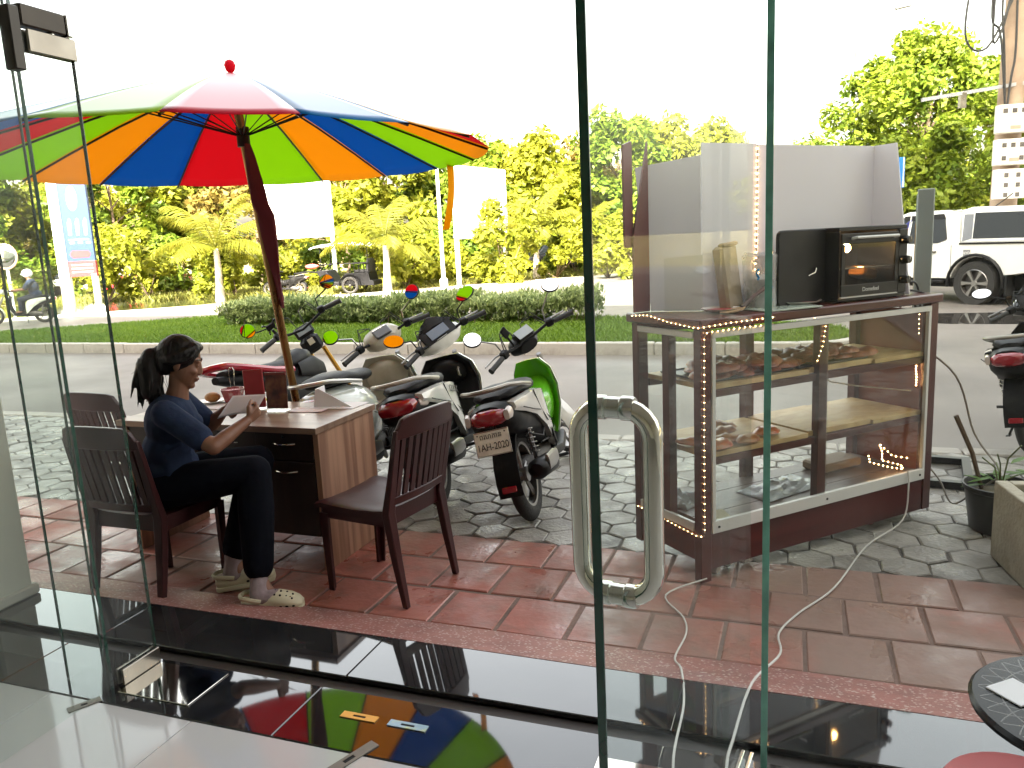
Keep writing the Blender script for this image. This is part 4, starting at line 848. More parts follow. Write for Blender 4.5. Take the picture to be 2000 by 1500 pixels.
for k in range(9): bb.tube([(-.22 + .046 * k, -.11, .165), (-.22 + .046 * k, .11, .165)], .0016, 4)
bb.tube([(-.23, -.11, .165), (.165, -.11, .165), (.165, .11, .165), (-.23, .11, .165)], .003, 5, closed=True); bb.build('wire_rack', M_steel, ov)
bb = MB(); bb.obox((.07, 0, .13), (.12, .10, .055), (0, R(12), .2), .01); bb.build('bread_inside', M_past[1], ov)
for x in (-.2, .2):
    for y in (-.09, .1):
        bb = MB(); bb.lathe([(.012, 0), (.014, .006)], 10, (x, y, 0)); bb.build('oven_foot', M_ovb, ov)
# cables
def cable(name, label, pts, r, m, cat='cable'):
    P = [Vector(p) for p in pts]; Q = []
    for i in range(len(P) - 1):
        p0 = P[max(0, i - 1)]; p1 = P[i]; p2 = P[i + 1]; p3 = P[min(len(P) - 1, i + 2)]
        for k in range(6):
            s = k / 6; Q.append(0.5 * ((2 * p1) + (p2 - p0) * s + (2 * p0 - 5 * p1 + 4 * p2 - p3) * s * s + (3 * p1 - p0 - 3 * p2 + p3) * s ** 3))
    Q.append(P[-1]); bb = MB(); bb.tube(Q, r, 7); return tag(bb.build(name, m), label, cat)
M_blk_rub = pm('black_rubber', (0.02, 0.02, 0.02), 0.6)
M_wcab = pm('white_cable_skin', (0.55, 0.53, 0.50), 0.5)
M_gcab = pm('grey_cable_skin', (0.25, 0.22, 0.19), 0.55)
cable('power_cable', 'black power cable looping from the oven over the cabinet end', [cw(1.38, .10, 1.26), cw(1.50, .12, 1.30), cw(1.60, .14, 1.285), cw(1.66, .16, 1.20), cw(1.70, .18, 1.10), cw(1.685, .2, 1.08), cw(1.66, .18, 1.15), cw(1.62, .2, 1.25)], .006, M_blk_rub)
cable('power_cable', 'thinner black cable hanging beside the loop at the cabinet end', [cw(1.39, .14, 1.265), cw(1.52, .10, 1.255), cw(1.62, .08, 1.22), cw(1.68, .10, 1.13), cw(1.69, .14, 1.06)], .005, M_blk_rub)
cable('extension_cord', 'grey cord running from the cabinet top down to the plant pot', [cw(1.61, .25, 1.22), cw(1.64, .20, 1.0), (2.42, 4.22, 0.78), (2.55, 4.24, 0.45), (2.60, 4.1, 0.30), (2.56, 3.98, 0.27)], .006, M_gcab)
cable('extension_cord', 'pale cord trailing from the cabinet floor level to the plant pot rim', [cw(1.61, .12, .36), (2.32, 4.16, .22), (2.36, 4.08, .10), (2.44, 4.0, .20), (2.52, 3.96, .27)], .005, M_gcab)
cable('electric_cable', 'white cord hanging from the cabinet front and crossing the tiles into the shop', [cw(1.40, -.008, .30), cw(1.38, -.03, .22), cw(1.30, -.06, .06), (1.76, 3.78, .008), (1.41, 3.33, .008), (1.17, 3.11, .008), (1.03, 2.95, .008), (.94, 2.68, .07), (.75, 2.40, .133), (.60, 2.1, .135), (.535, 1.93, .176), (.45, 1.65, .174)], .0045, M_wcab)
cable('electric_cable', 'thin white cord on the tiles passing under the right door leaf', [cw(.03, -.0, .02), (.65, 3.34, .008), (.68, 3.12, .008), (.66, 2.98, .008), (.56, 2.72, .055), (.545, 2.54, .11), (.50, 2.3, .132), (.40, 1.98, .176), (.36, 1.75, .174)], .004, M_wcab)
# ================================================================ MOTORBIKES (local x ahead of the rear axle, y left, z up)
M_tyre = pm('tyre_rubber', (0.018, 0.017, 0.016), 0.75, var=0.25, scale=12, bump=0.25, bscale=90)
M_alloy = pm('alloy_grey', (0.30, 0.29, 0.28), 0.35, 0.9, var=0.1)
M_blkpl = pm('black_plastic', (0.007, 0.007, 0.008), 0.5, spec=0.22, var=0.25, rvar=0.12, stain=((0.03, 0.028, 0.026), 0.5, 9))
M_seat = pm('black_vinyl', (0.014, 0.014, 0.016), 0.55, spec=0.3, var=0.2, bump=0.12, bscale=160)
M_engine = pm('engine_grey', (0.09, 0.085, 0.08), 0.5, 0.6, var=0.4, scale=10, bump=0.2)
M_mirror = pm('mirror_glass', (0.92, 0.92, 0.92), 0.015, 1.0, var=0.0)
M_redp2 = pm('faded_red_decal', (0.42, 0.10, 0.09), 0.35)
M_redlens = pm('red_lens', (0.30, 0.008, 0.018), 0.12, var=0.15, coat=0.8)
M_clear = pm('clear_lens', (0.60, 0.50, 0.44), 0.12, var=0.15, coat=0.6)
M_amber = pm('amber_lens', (0.55, 0.20, 0.03), 0.15, coat=0.6)
M_cream2 = pm('label_cream', (0.5, 0.46, 0.36), 0.6)
M_tan = pm('painted_rail', (0.24, 0.215, 0.18), 0.35, 0.5, var=0.15)
RAKE = R(26); SH_ = Vector((.93, 0, .93))
def sec(x, zc, hw, hh, p=2.6, n=14, yc=0.0, tilt=0.0):
    out = []
    for k in range(n):
        a = 2 * math.pi * k / n; c, s = math.cos(a), math.sin(a)
        out.append((x + tilt * hh * (abs(s) ** (2 / p)) * (1 if s > 0 else -1), yc + hw * (abs(c) ** (2 / p)) * (1 if c > 0 else -1), zc + hh * (abs(s) ** (2 / p)) * (1 if s > 0 else -1)))
    return out
def lofted(name, m, secs, parent, smooth=50, M=None):
    bb = MB()
    if M is not None: bb.M = M
    bb.loft(secs); return bb.build(name, m, parent, smooth=smooth)
def wheel(parent, c, r, tw, M=None, spokes=5, name='wheel'):
    bb = MB(); bb.M = M if M is not None else Matrix.Identity(4)
    prof = []
    for k in range(11):
        a = R(-100 + 20 * k); prof.append((r - tw * .95 + tw * .95 * math.cos(a * .9), tw * .62 * math.sin(a * .9)))
    prof = [(r - tw * 1.35, -tw * .5)] + prof + [(r - tw * 1.35, tw * .5)]
    bb.lathe([(q[0], q[1]) for q in prof] , 32, c, 'y', cap=False); ty = bb.build('tyre', M_tyre, parent)
    bb = MB(); bb.M = M if M is not None else Matrix.Identity(4)
    R0 = r - tw * 1.3
    bb.lathe([(R0 - .018, -tw * .42), (R0 + .006, -tw * .48), (R0 - .004, -tw * .3), (R0 - .004, tw * .3), (R0 + .006, tw * .48), (R0 - .018, tw * .42), (R0 - .018, -tw * .42)], 28, c, 'y', cap=False)
    bb.lathe([(.01, -tw * .55), (.045, -tw * .5), (.045, tw * .5), (.01, tw * .55)], 14, c, 'y')
    for k in range(spokes):
        a = 2 * math.pi * k / spokes + .3
        for da in ((-.13, .13) if spokes <= 6 else (0,)):
            bb.tube([(c[0] + .035 * math.cos(a + da), c[1], c[2] + .035 * math.sin(a + da)), (c[0] + (R0 - .01) * math.cos(a + da * .6), c[1], c[2] + (R0 - .01) * math.sin(a + da * .6))], .010 if spokes <= 6 else .003, 5)
    rm = bb.build('rim', M_alloy if spokes <= 6 else M_steel, ty); return ty
def make_moto(sp):
    t = thing(sp.get('name', 'motor_scooter'), sp['label'], sp.get('cat', 'motorbike'), sp['loc'], 0, sp.get('group'), (-R(sp['lean']), 0, R(sp['head'])))
    st = sp['style']; body = sp['body']; trim = sp.get('trim', M_blkpl); inner = sp.get('inner', M_blkpl)
    SM = Matrix.Translation(SH_) @ Matrix.Rotation(-RAKE, 4, 'Y') @ Matrix.Rotation(R(sp['steer']), 4, 'Z')   # steering frame
    SI = SM @ Matrix.Rotation(0, 4, 'Z')
    r = sp.get('r', .275)
    wheel(t, (0, 0, r), r, .062 if st != 'naked' else .085, spokes=sp.get('spokes', 5))
    # front wheel sits in the steering frame: axle at local point
    FAx = Vector((.055, 0, -.742 + (r - .275)))
    wheel(t, tuple(FAx), r, .052 if st != 'naked' else .08, M=SI, spokes=sp.get('spokes', 5))
    for s in (-1, 1):
        bb = MB(); bb.M = SI; bb.tube([(.02, s * .062, -.12), (.02, s * .062, -.48), (.05, s * .062, FAx.z)], [.019, .019, .024], 8); bb.build('fork_leg', sp.get('fork', M_alloy), t)
    bb = MB(); bb.M = SI
    rings = []
    for k in range(9):
        a = R(20 + 17.5 * k); q = r + .022; rings.append([(FAx.x + q * math.cos(a), y, FAx.z + q * math.sin(a) - .03 * (abs(y) / .055) ** 2) for y in (-.055, -.035, 0, .035, .055)] + [(FAx.x + (q + .006) * math.cos(a), y, FAx.z + (q + .006) * math.sin(a) - .03 * (abs(y) / .055) ** 2) for y in (.055, 0, -.055)])
    bb.loft(rings); bb.build('front_fender', sp.get('fender', body), t)
    # handlebar with grips, levers, switch boxes
    gz = .06
    hb = MB(); hb.M = SI
    if st == 'naked': hb.tube([(-.09, .36, .17), (-.03, .24, .17), (.02, .10, .12), (.02, .0, .10), (.02, -.10, .12), (-.03, -.24, .17), (-.09, -.36, .17)], .011, 8); gz = .17
    else: hb.tube([(-.08, .33, gz), (-.03, .20, gz + .01), (0, .08, gz - .02), (0, 0, gz - .03), (0, -.08, gz - .02), (-.03, -.20, gz + .01), (-.08, -.33, gz)], .011, 8)
    hbo = hb.build('handlebar', M_blkpl, t)
    for s in (-1, 1):
        bb = MB(); bb.M = SI; bb.tube([(-.088, s * .365, gz), (-.045, s * .235, gz + .004)], .0185, 10); bb.tube([(-.09, s * .372, gz), (-.087, s * .362, gz)], .022, 10); bb.build('grip', M_blk_rub, t)
        bb = MB(); bb.M = SI; bb.obox((-.03, s * .205, gz + .008), (.05, .055, .055), (0, 0, s * .3), .008); bb.build('switch_box', M_blkpl, t)
        bb = MB(); bb.M = SI; bb.tube([(.012, s * .20, gz), (.03, s * .25, gz - .005), (.0, s * .36, gz - .006)], [.008, .006, .006], 6); bb.build('brake_lever', M_alloy if st != 'scooter' else M_blkpl, t)
        # mirror
        my, mz = sp.get('my', .36) * s, sp.get('mz', .26)
        if st == 'naked': mz += .06
        bb = MB(); bb.M = SI; bb.tube([(.005, s * .20, gz + .02), (.02, s * .215, gz + .09), (.03, s * (abs(my) - .05), mz - .05), (.03, my, mz - .02)], .0055, 6); stalk = bb.build('mirror_stalk', sp.get('stalk', M_blkpl), t)
        bb = MB(); q = sp.get('mirror', (.052, .052)); ml = SI @ Vector((.03, my, mz))
        # mirror head faces the rear in the bike's own frame, tipped up a little
        tgt = sp.get('look', (None, None))[0 if s > 0 else 1]
        RM = Matrix.Translation(Vector(sp['loc'])) @ Matrix.Rotation(R(sp['head']), 4, 'Z') @ Matrix.Rotation(-R(sp['lean']), 4, 'X')
        MM = None
        if tgt is not None:      # aimed at what the photograph shows in this mirror
            wp = RM @ ml; nv = ((Vector((0, 0, CAM_H)) - wp).normalized() + (Vector(tgt) - wp).normalized()).normalized()
            nl = (RM.to_3x3().inverted() @ nv).normalized(); q3 = (-nl).to_track_quat('X', 'Z'); MM = Matrix.Translation(ml) @ q3.to_matrix().to_4x4() @ Matrix.Rotation(R(s * sp.get('mroll', 0)), 4, 'X')
        ry, rz_ = sp.get('mtilt', (14, 0)); MM = MM or Matrix.Translation(ml) @ Matrix.Rotation(R(sp['steer'] * .55 + s * -4 + rz_), 4, 'Z') @ Matrix.Rotation(R(ry), 4, 'Y') @ Matrix.Rotation(R(s * sp.get('mroll', 0)), 4, 'X')
        bb.M = MM; ring = lambda k_, x: [(x, q[0] * k_ * math.cos(2 * math.pi * j / 22), q[1] * k_ * math.sin(2 * math.pi * j / 22)) for j in range(22)]
        bb.loft([ring(1, -.002), ring(1.06, .002), ring(1.05, .010), ring(.8, .024), ring(.3, .030)]); mh = bb.build('mirror_shell', sp.get('mshell', M_blkpl), t)
        bb = MB(); bb.M = MM; bb.loft([ring(.985, -.0055), ring(.985, -.0025)]); bb.build('mirror_glass', M_mirror, mh, smooth=20)
    # cables
    bb = MB(); bb.M = SI
    for s in (-1, 1):
        for k in range(2): bb.tube([(-.01, s * (.19 - .02 * k), gz + .01), (.06, s * .14, gz + .11 - .03 * k), (.09, s * .05, gz + .06), (.06, s * .01, -.06)], .0042, 5)
    bb.build('control_cables', M_blk_rub, t)
    if st == 'naked':
        bb = MB(); bb.M = SI; bb.obox((.09, 0, .06), (.06, .16, .10), (0, R(25), 0), .015); ins = bb.build('instrument', M_blkpl, t)
        bb = MB(); bb.M = SI; bb.obox((.062, 0, .078), (.006, .12, .06), (0, R(25), 0)); bb.build('dial_glass', pm('lcd_grey', (0.30, 0.34, 0.36), 0.1), ins)
        bb = MB(); bb.M = SI; bb.obox((.13, 0, -.08), (.10, .17, .15), (0, R(10), 0), .03); bb.build('headlight', M_blkpl, t)
        bb = MB(); bb.M = SI; bb.obox((.015, .0, -.02), (.012, .05, .05)); bb.build('warning_label', M_cream2, t)
        lofted('tank_cover', sp.get('tank', M_blkpl), [sec(.40, .77, .06, .05), sec(.52, .79, .10, .07), sec(.66, .81, .105, .08), sec(.76, .80, .08, .07), sec(.80, .78, .04, .04)], t)
        lofted('frame_body', M_blkpl, [sec(.30, .60, .08, .10), sec(.55, .58, .12, .20), sec(.85, .66, .09, .12)], t)
        for s in (-1, 1):
            lofted('tank_shroud', M_blkpl, [sec(.50, .72, .012, .05, yc=s * .12), sec(.70, .72, .02, .08, yc=s * .13), sec(.84, .68, .012, .05, yc=s * .11)], t)
        for s in (-1, 1):
            bb = MB(); bb.tube([(.42, s * .12, .735), (.20, s * .125, .77), (-.05, s * .12, .83), (-.26, s * .105, .88), (-.33, s * .05, .885), (-.34, 0, .885)], .026, 8); bb.build('grab_rail', body, t)
        lofted('seat', M_seat, [sec(-.20, .83, .05, .022), sec(-.10, .84, .10, .035), (sec(.12, .79, .12, .045)), sec(.32, .78, .12, .05), sec(.47, .80, .08, .04)], t)
        lofted('tail', M_blkpl, [sec(-.28, .80, .03, .025), sec(-.1, .77, .07, .045), sec(.2, .70, .10, .07)], t)
        lofted('engine', M_engine, [sec(.25, .38, .10, .10), sec(.45, .38, .14, .14), sec(.70, .42, .13, .13), sec(.80, .45, .08, .08)], t)
        bb = MB(); bb.M = SI; bb.tube([(.0, .20, gz + .01), (.0, .205, gz + .07)], .012, 8); bb.obox((.0, .205, gz + .10), (.02, .075, .05), (0, R(-20), .1), .004)
        for q in ((.045, .03), (-.045, .03), (.03, -.03), (-.03, -.03)): bb.tube([(-.005, .205 + q[0] * .6, gz + .10 + q[1] * .6), (-.01, .205 + q[0] * 1.2, gz + .10 + q[1] * 1.4), (-.035, .205 + q[0] * 1.2, gz + .10 + q[1] * 1.4)], .007, 6)
        bb.build('phone_mount', M_blkpl, t)
    else:
        # head cowl and instruments
        if st == 'click':
            lofted('head_cowl', body, [sec(-.03, .01, .14, .05), sec(.03, .02, .20, .075), sec(.10, .01, .17, .085), sec(.17, -.03, .09, .06)], t, M=SI)
            bb = MB(); bb.M = SI; bb.loft([[(x, y * w, z) for x, y, z in ((-.035, -.11, .045), (-.035, .11, .045), (-.015, .11, .052), (-.015, -.11, .052))] for w in (1, 1)] if 0 else [[(-.035, -.12, .055), (-.035, .12, .055), (-.02, .14, .06), (-.02, -.14, .06)], [(.06, -.13, .125), (.06, .13, .125), (.07, .14, .125), (.07, -.14, .125)]]); d_ = bb.build('dash_panel', M_blkpl, t)
            bb = MB(); bb.M = SI; bb.obox((.008, 0, .098), (.075, .16, .006), (0, R(-38), 0)); bb.build('dial_glass', pm('dial_blue_glass', (0.10, 0.13, 0.20), 0.06, coat=0.6), d_)
            bb = MB(); bb.M = SI; bb.loft([[(.05, y, .10 + .03 * math.cos(y * 9)) for y in (-.17, -.09, 0, .09, .17)] + [(.056, y, .10 + .03 * math.cos(y * 9)) for y in (.17, 0, -.17)], [(.10, y * .8, .19 - 6 * y * y * .6) for y in (-.17, -.09, 0, .09, .17)] + [(.106, y * .8, .19 - 6 * y * y * .6) for y in (.17, 0, -.17)]]); bb.build('fly_screen', M_blkpl, t)
        elif st == 'retro':
            lofted('head_cowl', inner, [sec(-.05, .02, .10, .05), sec(.0, .03, .15, .07), sec(.08, .02, .14, .085), sec(.14, .0, .08, .06)], t, M=SI)
            bb = MB(); bb.M = SI; bb.obox((-.02, 0, .10), (.09, .13, .02), (0, R(-25), 0), .008); bb.build('dial_glass', pm('dial_dark', (0.05, 0.05, 0.055), 0.08), t)
        else:
            lofted('head_cowl', M_blkpl, [sec(-.02, .0, .07, .04), sec(.04, .0, .12, .06), sec(.11, -.02, .10, .07), sec(.16, -.04, .06, .05)], t, M=SI)
            bb = MB(); bb.M = SI; bb.obox((.01, 0, .085), (.085, .15, .05), (0, R(-30), 0), .015); d_ = bb.build('instrument', M_blkpl, t)
            bb = MB(); bb.M = SI; bb.obox((-.012, 0, .115), (.07, .12, .005), (0, R(-30), 0)); bb.build('dial_glass', pm('lcd_grey', (0.30, 0.34, 0.36), 0.1), d_)
            bb = MB(); bb.M = SI; bb.tube([(.0, .10, .06), (-.01, .13, .17)], .008, 6); bb.obox((-.02, .135, .20), (.02, .05, .10), (R(-25), R(-15), .2), .006); bb.build('phone_mount', M_blkpl, t)
        # leg shield: inner and outer skins
        prof = [(.84, .84, .12), (.88, .76, .19), (.90, .64, .215), (.885, .50, .20), (.83, .38, .16), (.78, .30, .13)]
        def shield(dx, k, name, m, th=.02):
            bb = MB(); rings = []
            for x, z, w in prof:
                w *= k; rings.append([(x + dx - .05 * (y / w) ** 2 if 0 else x + dx - .06 * abs(y / w) ** 2.2, y, z) for y in (-w, -w * .8, -w * .45, 0, w * .45, w * .8, w)] + [(x + dx + th - .06 * abs(y / w) ** 2.2, y, z) for y in (w, w * .45, 0, -w * .45, -w)])
            bb.loft(rings); return bb.build(name, m, t)
        kk_ = .66 if st == 'cub' else 1.0; ish = shield(0, .97 * kk_, 'inner_shield', inner); shield(.024, 1.05 * kk_, 'leg_shield', sp.get('outer', body))
        if st == 'retro':
            for y in (-.075, .075):
                bb = MB(); bb.obox((.885, y, .70), (.03, .06, .05), (0, R(-8), 0), .006); bb.build('pocket_opening', pm('pocket_dark', (0.05, 0.045, 0.035), 0.8), ish)
            lofted('glove_box', inner, [sec(.80, .70, .05, .07), sec(.84, .70, .17, .11), sec(.90, .70, .19, .12)], t)
        elif st == 'click':
            lofted('glove_box', inner, [sec(.80, .72, .06, .06), sec(.84, .72, .13, .09), sec(.90, .72, .15, .10)], t)
            bb = MB(); bb.tube([(.80, -.10, .74), (.77, -.10, .73), (.77, -.10, .69), (.80, -.10, .68)], .008, 6); bb.build('bag_hook', M_tan, t)
        lofted('floorboard', sp.get('floor', M_blkpl), [sec(.36, .29, .14, .045, 4), sec(.55, .27, .16, .035, 4), sec(.80, .30, .13, .04, 4)], t)
        if st == 'cub':
            lofted('centre_cover', sp.get('centre', body), [sec(.40, .58, .075, .10), sec(.58, .50, .09, .12), sec(.75, .52, .10, .12), sec(.87, .58, .10, .14)], t)
        # rear body
        if st == 'retro':
            lofted('rear_body', body, [sec(-.36, .62, .06, .10), sec(-.30, .60, .13, .17), sec(-.15, .56, .185, .22), sec(.05, .55, .20, .225), sec(.22, .53, .19, .21), sec(.36, .50, .13, .19), sec(.42, .50, .08, .15)], t)
        else:
            k = 1.06 if st == 'cub' else 1.16
            lofted('rear_body', sp.get('tailm', M_blkpl), [sec(-.34, .70, .085, .06), sec(-.28, .68, .13, .095), sec(-.10, .64, .13 * k, .12), sec(.12, .60, .145 * k, .14), sec(.32, .54, .13 * k, .19), sec(.40, .50, .10, .18)], t)
            for s in (-1, 1):
                bb = MB(); rings = []
                for x, z0, z1, y in ((-.25, .70, .755, .122), (-.12, .66, .755, .146), (.05, .60, .75, .158), (.20, .50, .735, .160), (.34, .36, .71, .145), (.42, .30, .58, .118)):
                    rings.append([(x, s * y * k, z0), (x, s * (y + .012) * k, z0 + .3 * (z1 - z0)), (x, s * (y + .006) * k, z1 - .01), (x, s * (y - .03) * k, z1), (x, s * (y - .035) * k, z0 + .02)])
                bb.loft(rings); pl_ = bb.build('side_panel', sp.get('side', body), t)
                if sp.get('text') and s < 0: text_part(sp['text'], .062, pm('dark_print', (0.03, 0.03, 0.035), 0.4), pl_, (.22, -.1735 * k, .672), (R(90), R(14), 0), 'side_lettering', .0008)
        zs = .765 if st != 'retro' else .80
        lofted('seat', M_seat, [sec(-.22, zs + .012, .06, .02), sec(-.16, zs + .022, .12, .035), sec(.02, zs + .022, .135, .045), sec(.16, zs - .005, .135, .04), sec(.36, zs - .015, .115, .045), sec(.46, zs - .025, .07, .035)], t)
        gr = sp.get('rail', M_tan); zg = zs + (.045 if st != 'retro' else .0)
        bb = MB(); bb.tube([(.10, .155, zg - .03), (-.08, .155, zg + .005), (-.26, .135, zg + .035), (-.345, .07, zg + .04), (-.36, 0, zg + .04), (-.345, -.07, zg + .04), (-.26, -.135, zg + .035), (-.08, -.155, zg + .005), (.10, -.155, zg - .03)], .0165, 8, flat=.8); bb.build('grab_rail', gr, t)
        # lights, plate, mudguard
        if sp.get('bigtail'):
            lofted('tail_light', M_redlens, [sec(-.375, .695, .04, .03), sec(-.345, .70, .11, .048), sec(-.26, .71, .128, .05), sec(-.2, .715, .115, .04)], t)
            for s in (-1, 1): lofted('indicator', M_clear, [sec(-.27, .70, .012, .02, yc=s * .120), sec(-.20, .69, .02, .026, yc=s * .136), sec(-.14, .68, .006, .012, yc=s * .140)], t)
        else:
            lofted('tail_light', M_redlens, [sec(-.385, .70, .06, .03), sec(-.36, .70, .10, .045), sec(-.32, .70, .105, .05)], t)
            for s in (-1, 1): lofted('indicator', M_amber if st == 'retro' else M_clear, [sec(-.37, .705, .015, .028, yc=s * .112), sec(-.33, .71, .018, .035, yc=s * .12), sec(-.29, .71, .008, .02, yc=s * .124)], t)
        if sp.get('plate'):
            pr = thing_plate(t, sp['plate'], sp.get('plate_top'))
        bb = MB(); rings = []
        for kk in range(8):
            a = R(78 + 15.5 * kk); q = r + .035; w = .07; rings.append([(q * math.cos(a), y, r + q * math.sin(a)) for y in (-w, -w * .6, 0, w * .6, w)] + [((q + .008) * math.cos(a), y, r + (q + .008) * math.sin(a)) for y in (w, 0, -w)])
        bb.loft(rings); mg = bb.build('mudguard', M_blkpl, t)
        bb = MB(); a = R(178); bb.obox(((r + .05) * math.cos(a), 0, r + (r + .05) * math.sin(a)), (.012, .085, .035), (0, R(6), 0), .004); bb.build('reflector', M_redlens, mg)
        # engine, muffler, swing arm, stand
        lofted('engine', M_engine, [sec(.02, .27, .04, .06, yc=.09), sec(.15, .28, .09, .09, yc=.05), sec(.36, .30, .12, .10), sec(.50, .33, .09, .08)], t)
        lofted('muffler', M_blkpl if sp.get('darkmuf', 1) else M_alloy, [sec(-.22, .34, .035, .035, yc=-.15, p=2), sec(-.19, .335, .06, .06, yc=-.15, p=2), sec(.12, .29, .06, .06, yc=-.145, p=2), sec(.20, .28, .03, .03, yc=-.14, p=2)], t)
        bb = MB(); bb.tube([(.2, -.14, .28), (.35, -.10, .20), (.5, -.02, .22)], .014, 7); bb.build('exhaust_pipe', M_engine, t)
        lofted('heat_shield', M_alloy, [sec(-.15, .355, .012, .045, yc=-.205), sec(.0, .345, .014, .05, yc=-.208), sec(.12, .33, .010, .035, yc=-.20)], t)
        for s in (-1, 1):
            bb = MB(); bb.tube([(.02, s * .10, .34), (-.03, s * .11, .60)], [.014, .016], 8)
            bb.tube([(.015 - .045 * k / 48, s * .105 + .026 * math.cos(k * .9), .38 + .20 * k / 48 + 0) if 0 else (.015 - .045 * k / 48 + .026 * math.sin(k * .9), s * .105 + .026 * math.cos(k * .9), .38 + .20 * k / 48) for k in range(49)], .0045, 5); bb.build('shock_absorber', M_redlens if sp.get('redspring') else M_alloy, t)
            bb = MB(); bb.tube([(.30, s * .13, .50), (.10, s * .155, .46), (-.05, s * .12, .52)], .006, 5); bb.tube([(.45, s * .08, .34), (.30, s * .14, .40), (.12, s * .13, .42)], .005, 5); bb.build('engine_hoses', M_blk_rub, t)
        bb = MB()
        for k in range(6): bb.obox((.42 + .022 * k, 0, .30 + .01 * k), (.008, .24, .15), (0, R(-12), 0))
        bb.build('cooling_fins', M_engine, t)
        bb = MB(); bb.lathe([(.05, -.004), (.11, -.004), (.11, .0), (.05, .0)], 26, (0, .062, r), 'y'); bb.build('brake_drum', M_steel, t)
        if st != 'retro':
            for s in (-1, 1):
                for P in ([(-.20, .70), (-.02, .645), (.16, .60), (.33, .50)], [(.06, .74), (.12, .62), (.22, .52)]):
                    bb = MB(); bb.tube([(x, s * (.168 * (1.06 if st == 'cub' else 1.16) + .0005 - .10 * max(0, abs(x - .10) - .16) * .6), z) for x, z in P], .0035, 4); bb.build('panel_seam', M_blkpl, t)
                bb = MB(); bb.loft([[(x, s * (y + d), z0), (x, s * (y + d), z1)] + [(x, s * (y + d - .004), z1), (x, s * (y + d - .004), z0)] for x, y, d, z0, z1 in ((.30, .158, .014, .40, .46), (.38, .140, .014, .34, .41), (.43, .122, .012, .30, .34))]); bb.build('panel_tip', M_redp2 if sp.get('bigtail') else M_blkpl, t)
    bb = MB(); dz = math.tan(R(sp['lean'])) * .22; bb.tube([(.42, .10, .26), (.40, .20, .05 - dz * .2)], .009, 6); bb.obox((.40, .205, .045 - dz * .2), (.05, .03, .008)); bb.build('side_stand', M_blkpl, t)
    for s in (-1, 1):
        bb = MB(); bb.tube([(.30, s * .13, .27), (.28, s * .235, .28)], .011, 7); bb.build('foot_peg', M_blk_rub, t)
    return t
def thing_plate(t, s, top=None):
    PM_ = Matrix.Translation((-.385, 0, .575)) @ Matrix.Rotation(R(12), 4, 'Y')
    bb = MB(); bb.M = PM_; bb.obox((0, 0, 0), (.004, .20, .135), ch=.0018); pl = bb.build('number_plate', pm('plate_cream', (0.80, 0.75, 0.66), 0.4, var=0.1, scale=20, stain=((0.40, 0.28, 0.20), 0.4, 9)), t)
    bb = MB(); bb.M = PM_; bb.tube([(-.003, -.097, -.064), (-.003, .097, -.064), (-.003, .097, .064), (-.003, -.097, .064)], .0022, 5, closed=True); bb.build('plate_rim', M_steel, pl)
    mt = pm('plate_ink', (0.022, 0.016, 0.012), 0.5)
    e = (PM_ @ Matrix.Rotation(R(-90), 4, 'Z') @ Matrix.Rotation(R(90), 4, 'X')).to_euler()
    text_part(s, .054, mt, pl, PM_ @ Vector((-.0032, 0, -.020)), e, 'plate_number', .0006, .80)
    if top: text_part(top, .038, mt, pl, PM_ @ Vector((-.0032, 0.004, .038)), e, 'plate_script', .0006, 1.0)
    bb = MB(); bb.M = PM_
    for y in (-.078, .078): bb.lathe([(.004, -.0045), (.004, -.001)], 8, (0, y, .05), 'x')
    bb.build('plate_bolt', mt, pl); 
    bb = MB(); bb.obox((-.36, 0, .62), (.012, .06, .12), (0, R(12), 0)); bb.build('plate_bracket', M_blkpl, t)
M_green = pm('lime_green_paint', (0.10, 0.38, 0.012), 0.22, var=0.06, coat=0.6, scale=3)
M_whitep = pm('white_gloss_paint', (0.66, 0.65, 0.60), 0.2, var=0.05, coat=0.7, scale=3, stain=((0.45, 0.42, 0.36), 0.4, 4))
M_cream = pm('cream_plastic', (0.42, 0.39, 0.31), 0.38, var=0.12, scale=3, stain=((0.28, 0.25, 0.19), 0.5, 5))
M_mint = pm('pale_mint_paint', (0.58, 0.62, 0.56), 0.18, var=0.04, coat=0.8)
M_redp = pm('red_gloss_paint', (0.40, 0.012, 0.03), 0.22, var=0.08, coat=0.6)
M_gold = pm('gold_anodised', (0.65, 0.34, 0.06), 0.25, 0.9, var=0.1)
M_dummy = None
GRP = 'motorbikes parked in a row outside the shop'
make_moto(dict(style='cub', label='lime green and white underbone motorbike with number plate 1AH-2020', look=((0.6, 3.0, 30), (0.6, 3.0, 30)), loc=(.10, 4.44, 0), head=76, lean=13, steer=43, body=M_green, centre=M_green, outer=M_whitep, side=M_whitep, inner=M_green, fender=M_whitep, tailm=M_blkpl, plate='1AH-2020', plate_top='\u1796\u179a\u17a0\u1780\u17b6\u1793', group=GRP, my=.35, mz=.27, mirror=(.058, .058), stalk=M_alloy, darkmuf=1))
make_moto(dict(style='click', label='white scooter lettered CLICK with a large red tail light', look=((-1.13, 5.16, 2.2), (-1.49, 5.25, 2.2)), loc=(-.47, 4.80, 0), head=79, lean=12.5, steer=42, body=M_whitep, side=M_whitep, inner=M_blkpl, bigtail=1, text='CLICK', rail=pm('cream_rail', (0.40, 0.36, 0.29), 0.35, var=.1), group=GRP, my=.33, mz=.22, mirror=(.072, .050), mroll=20))
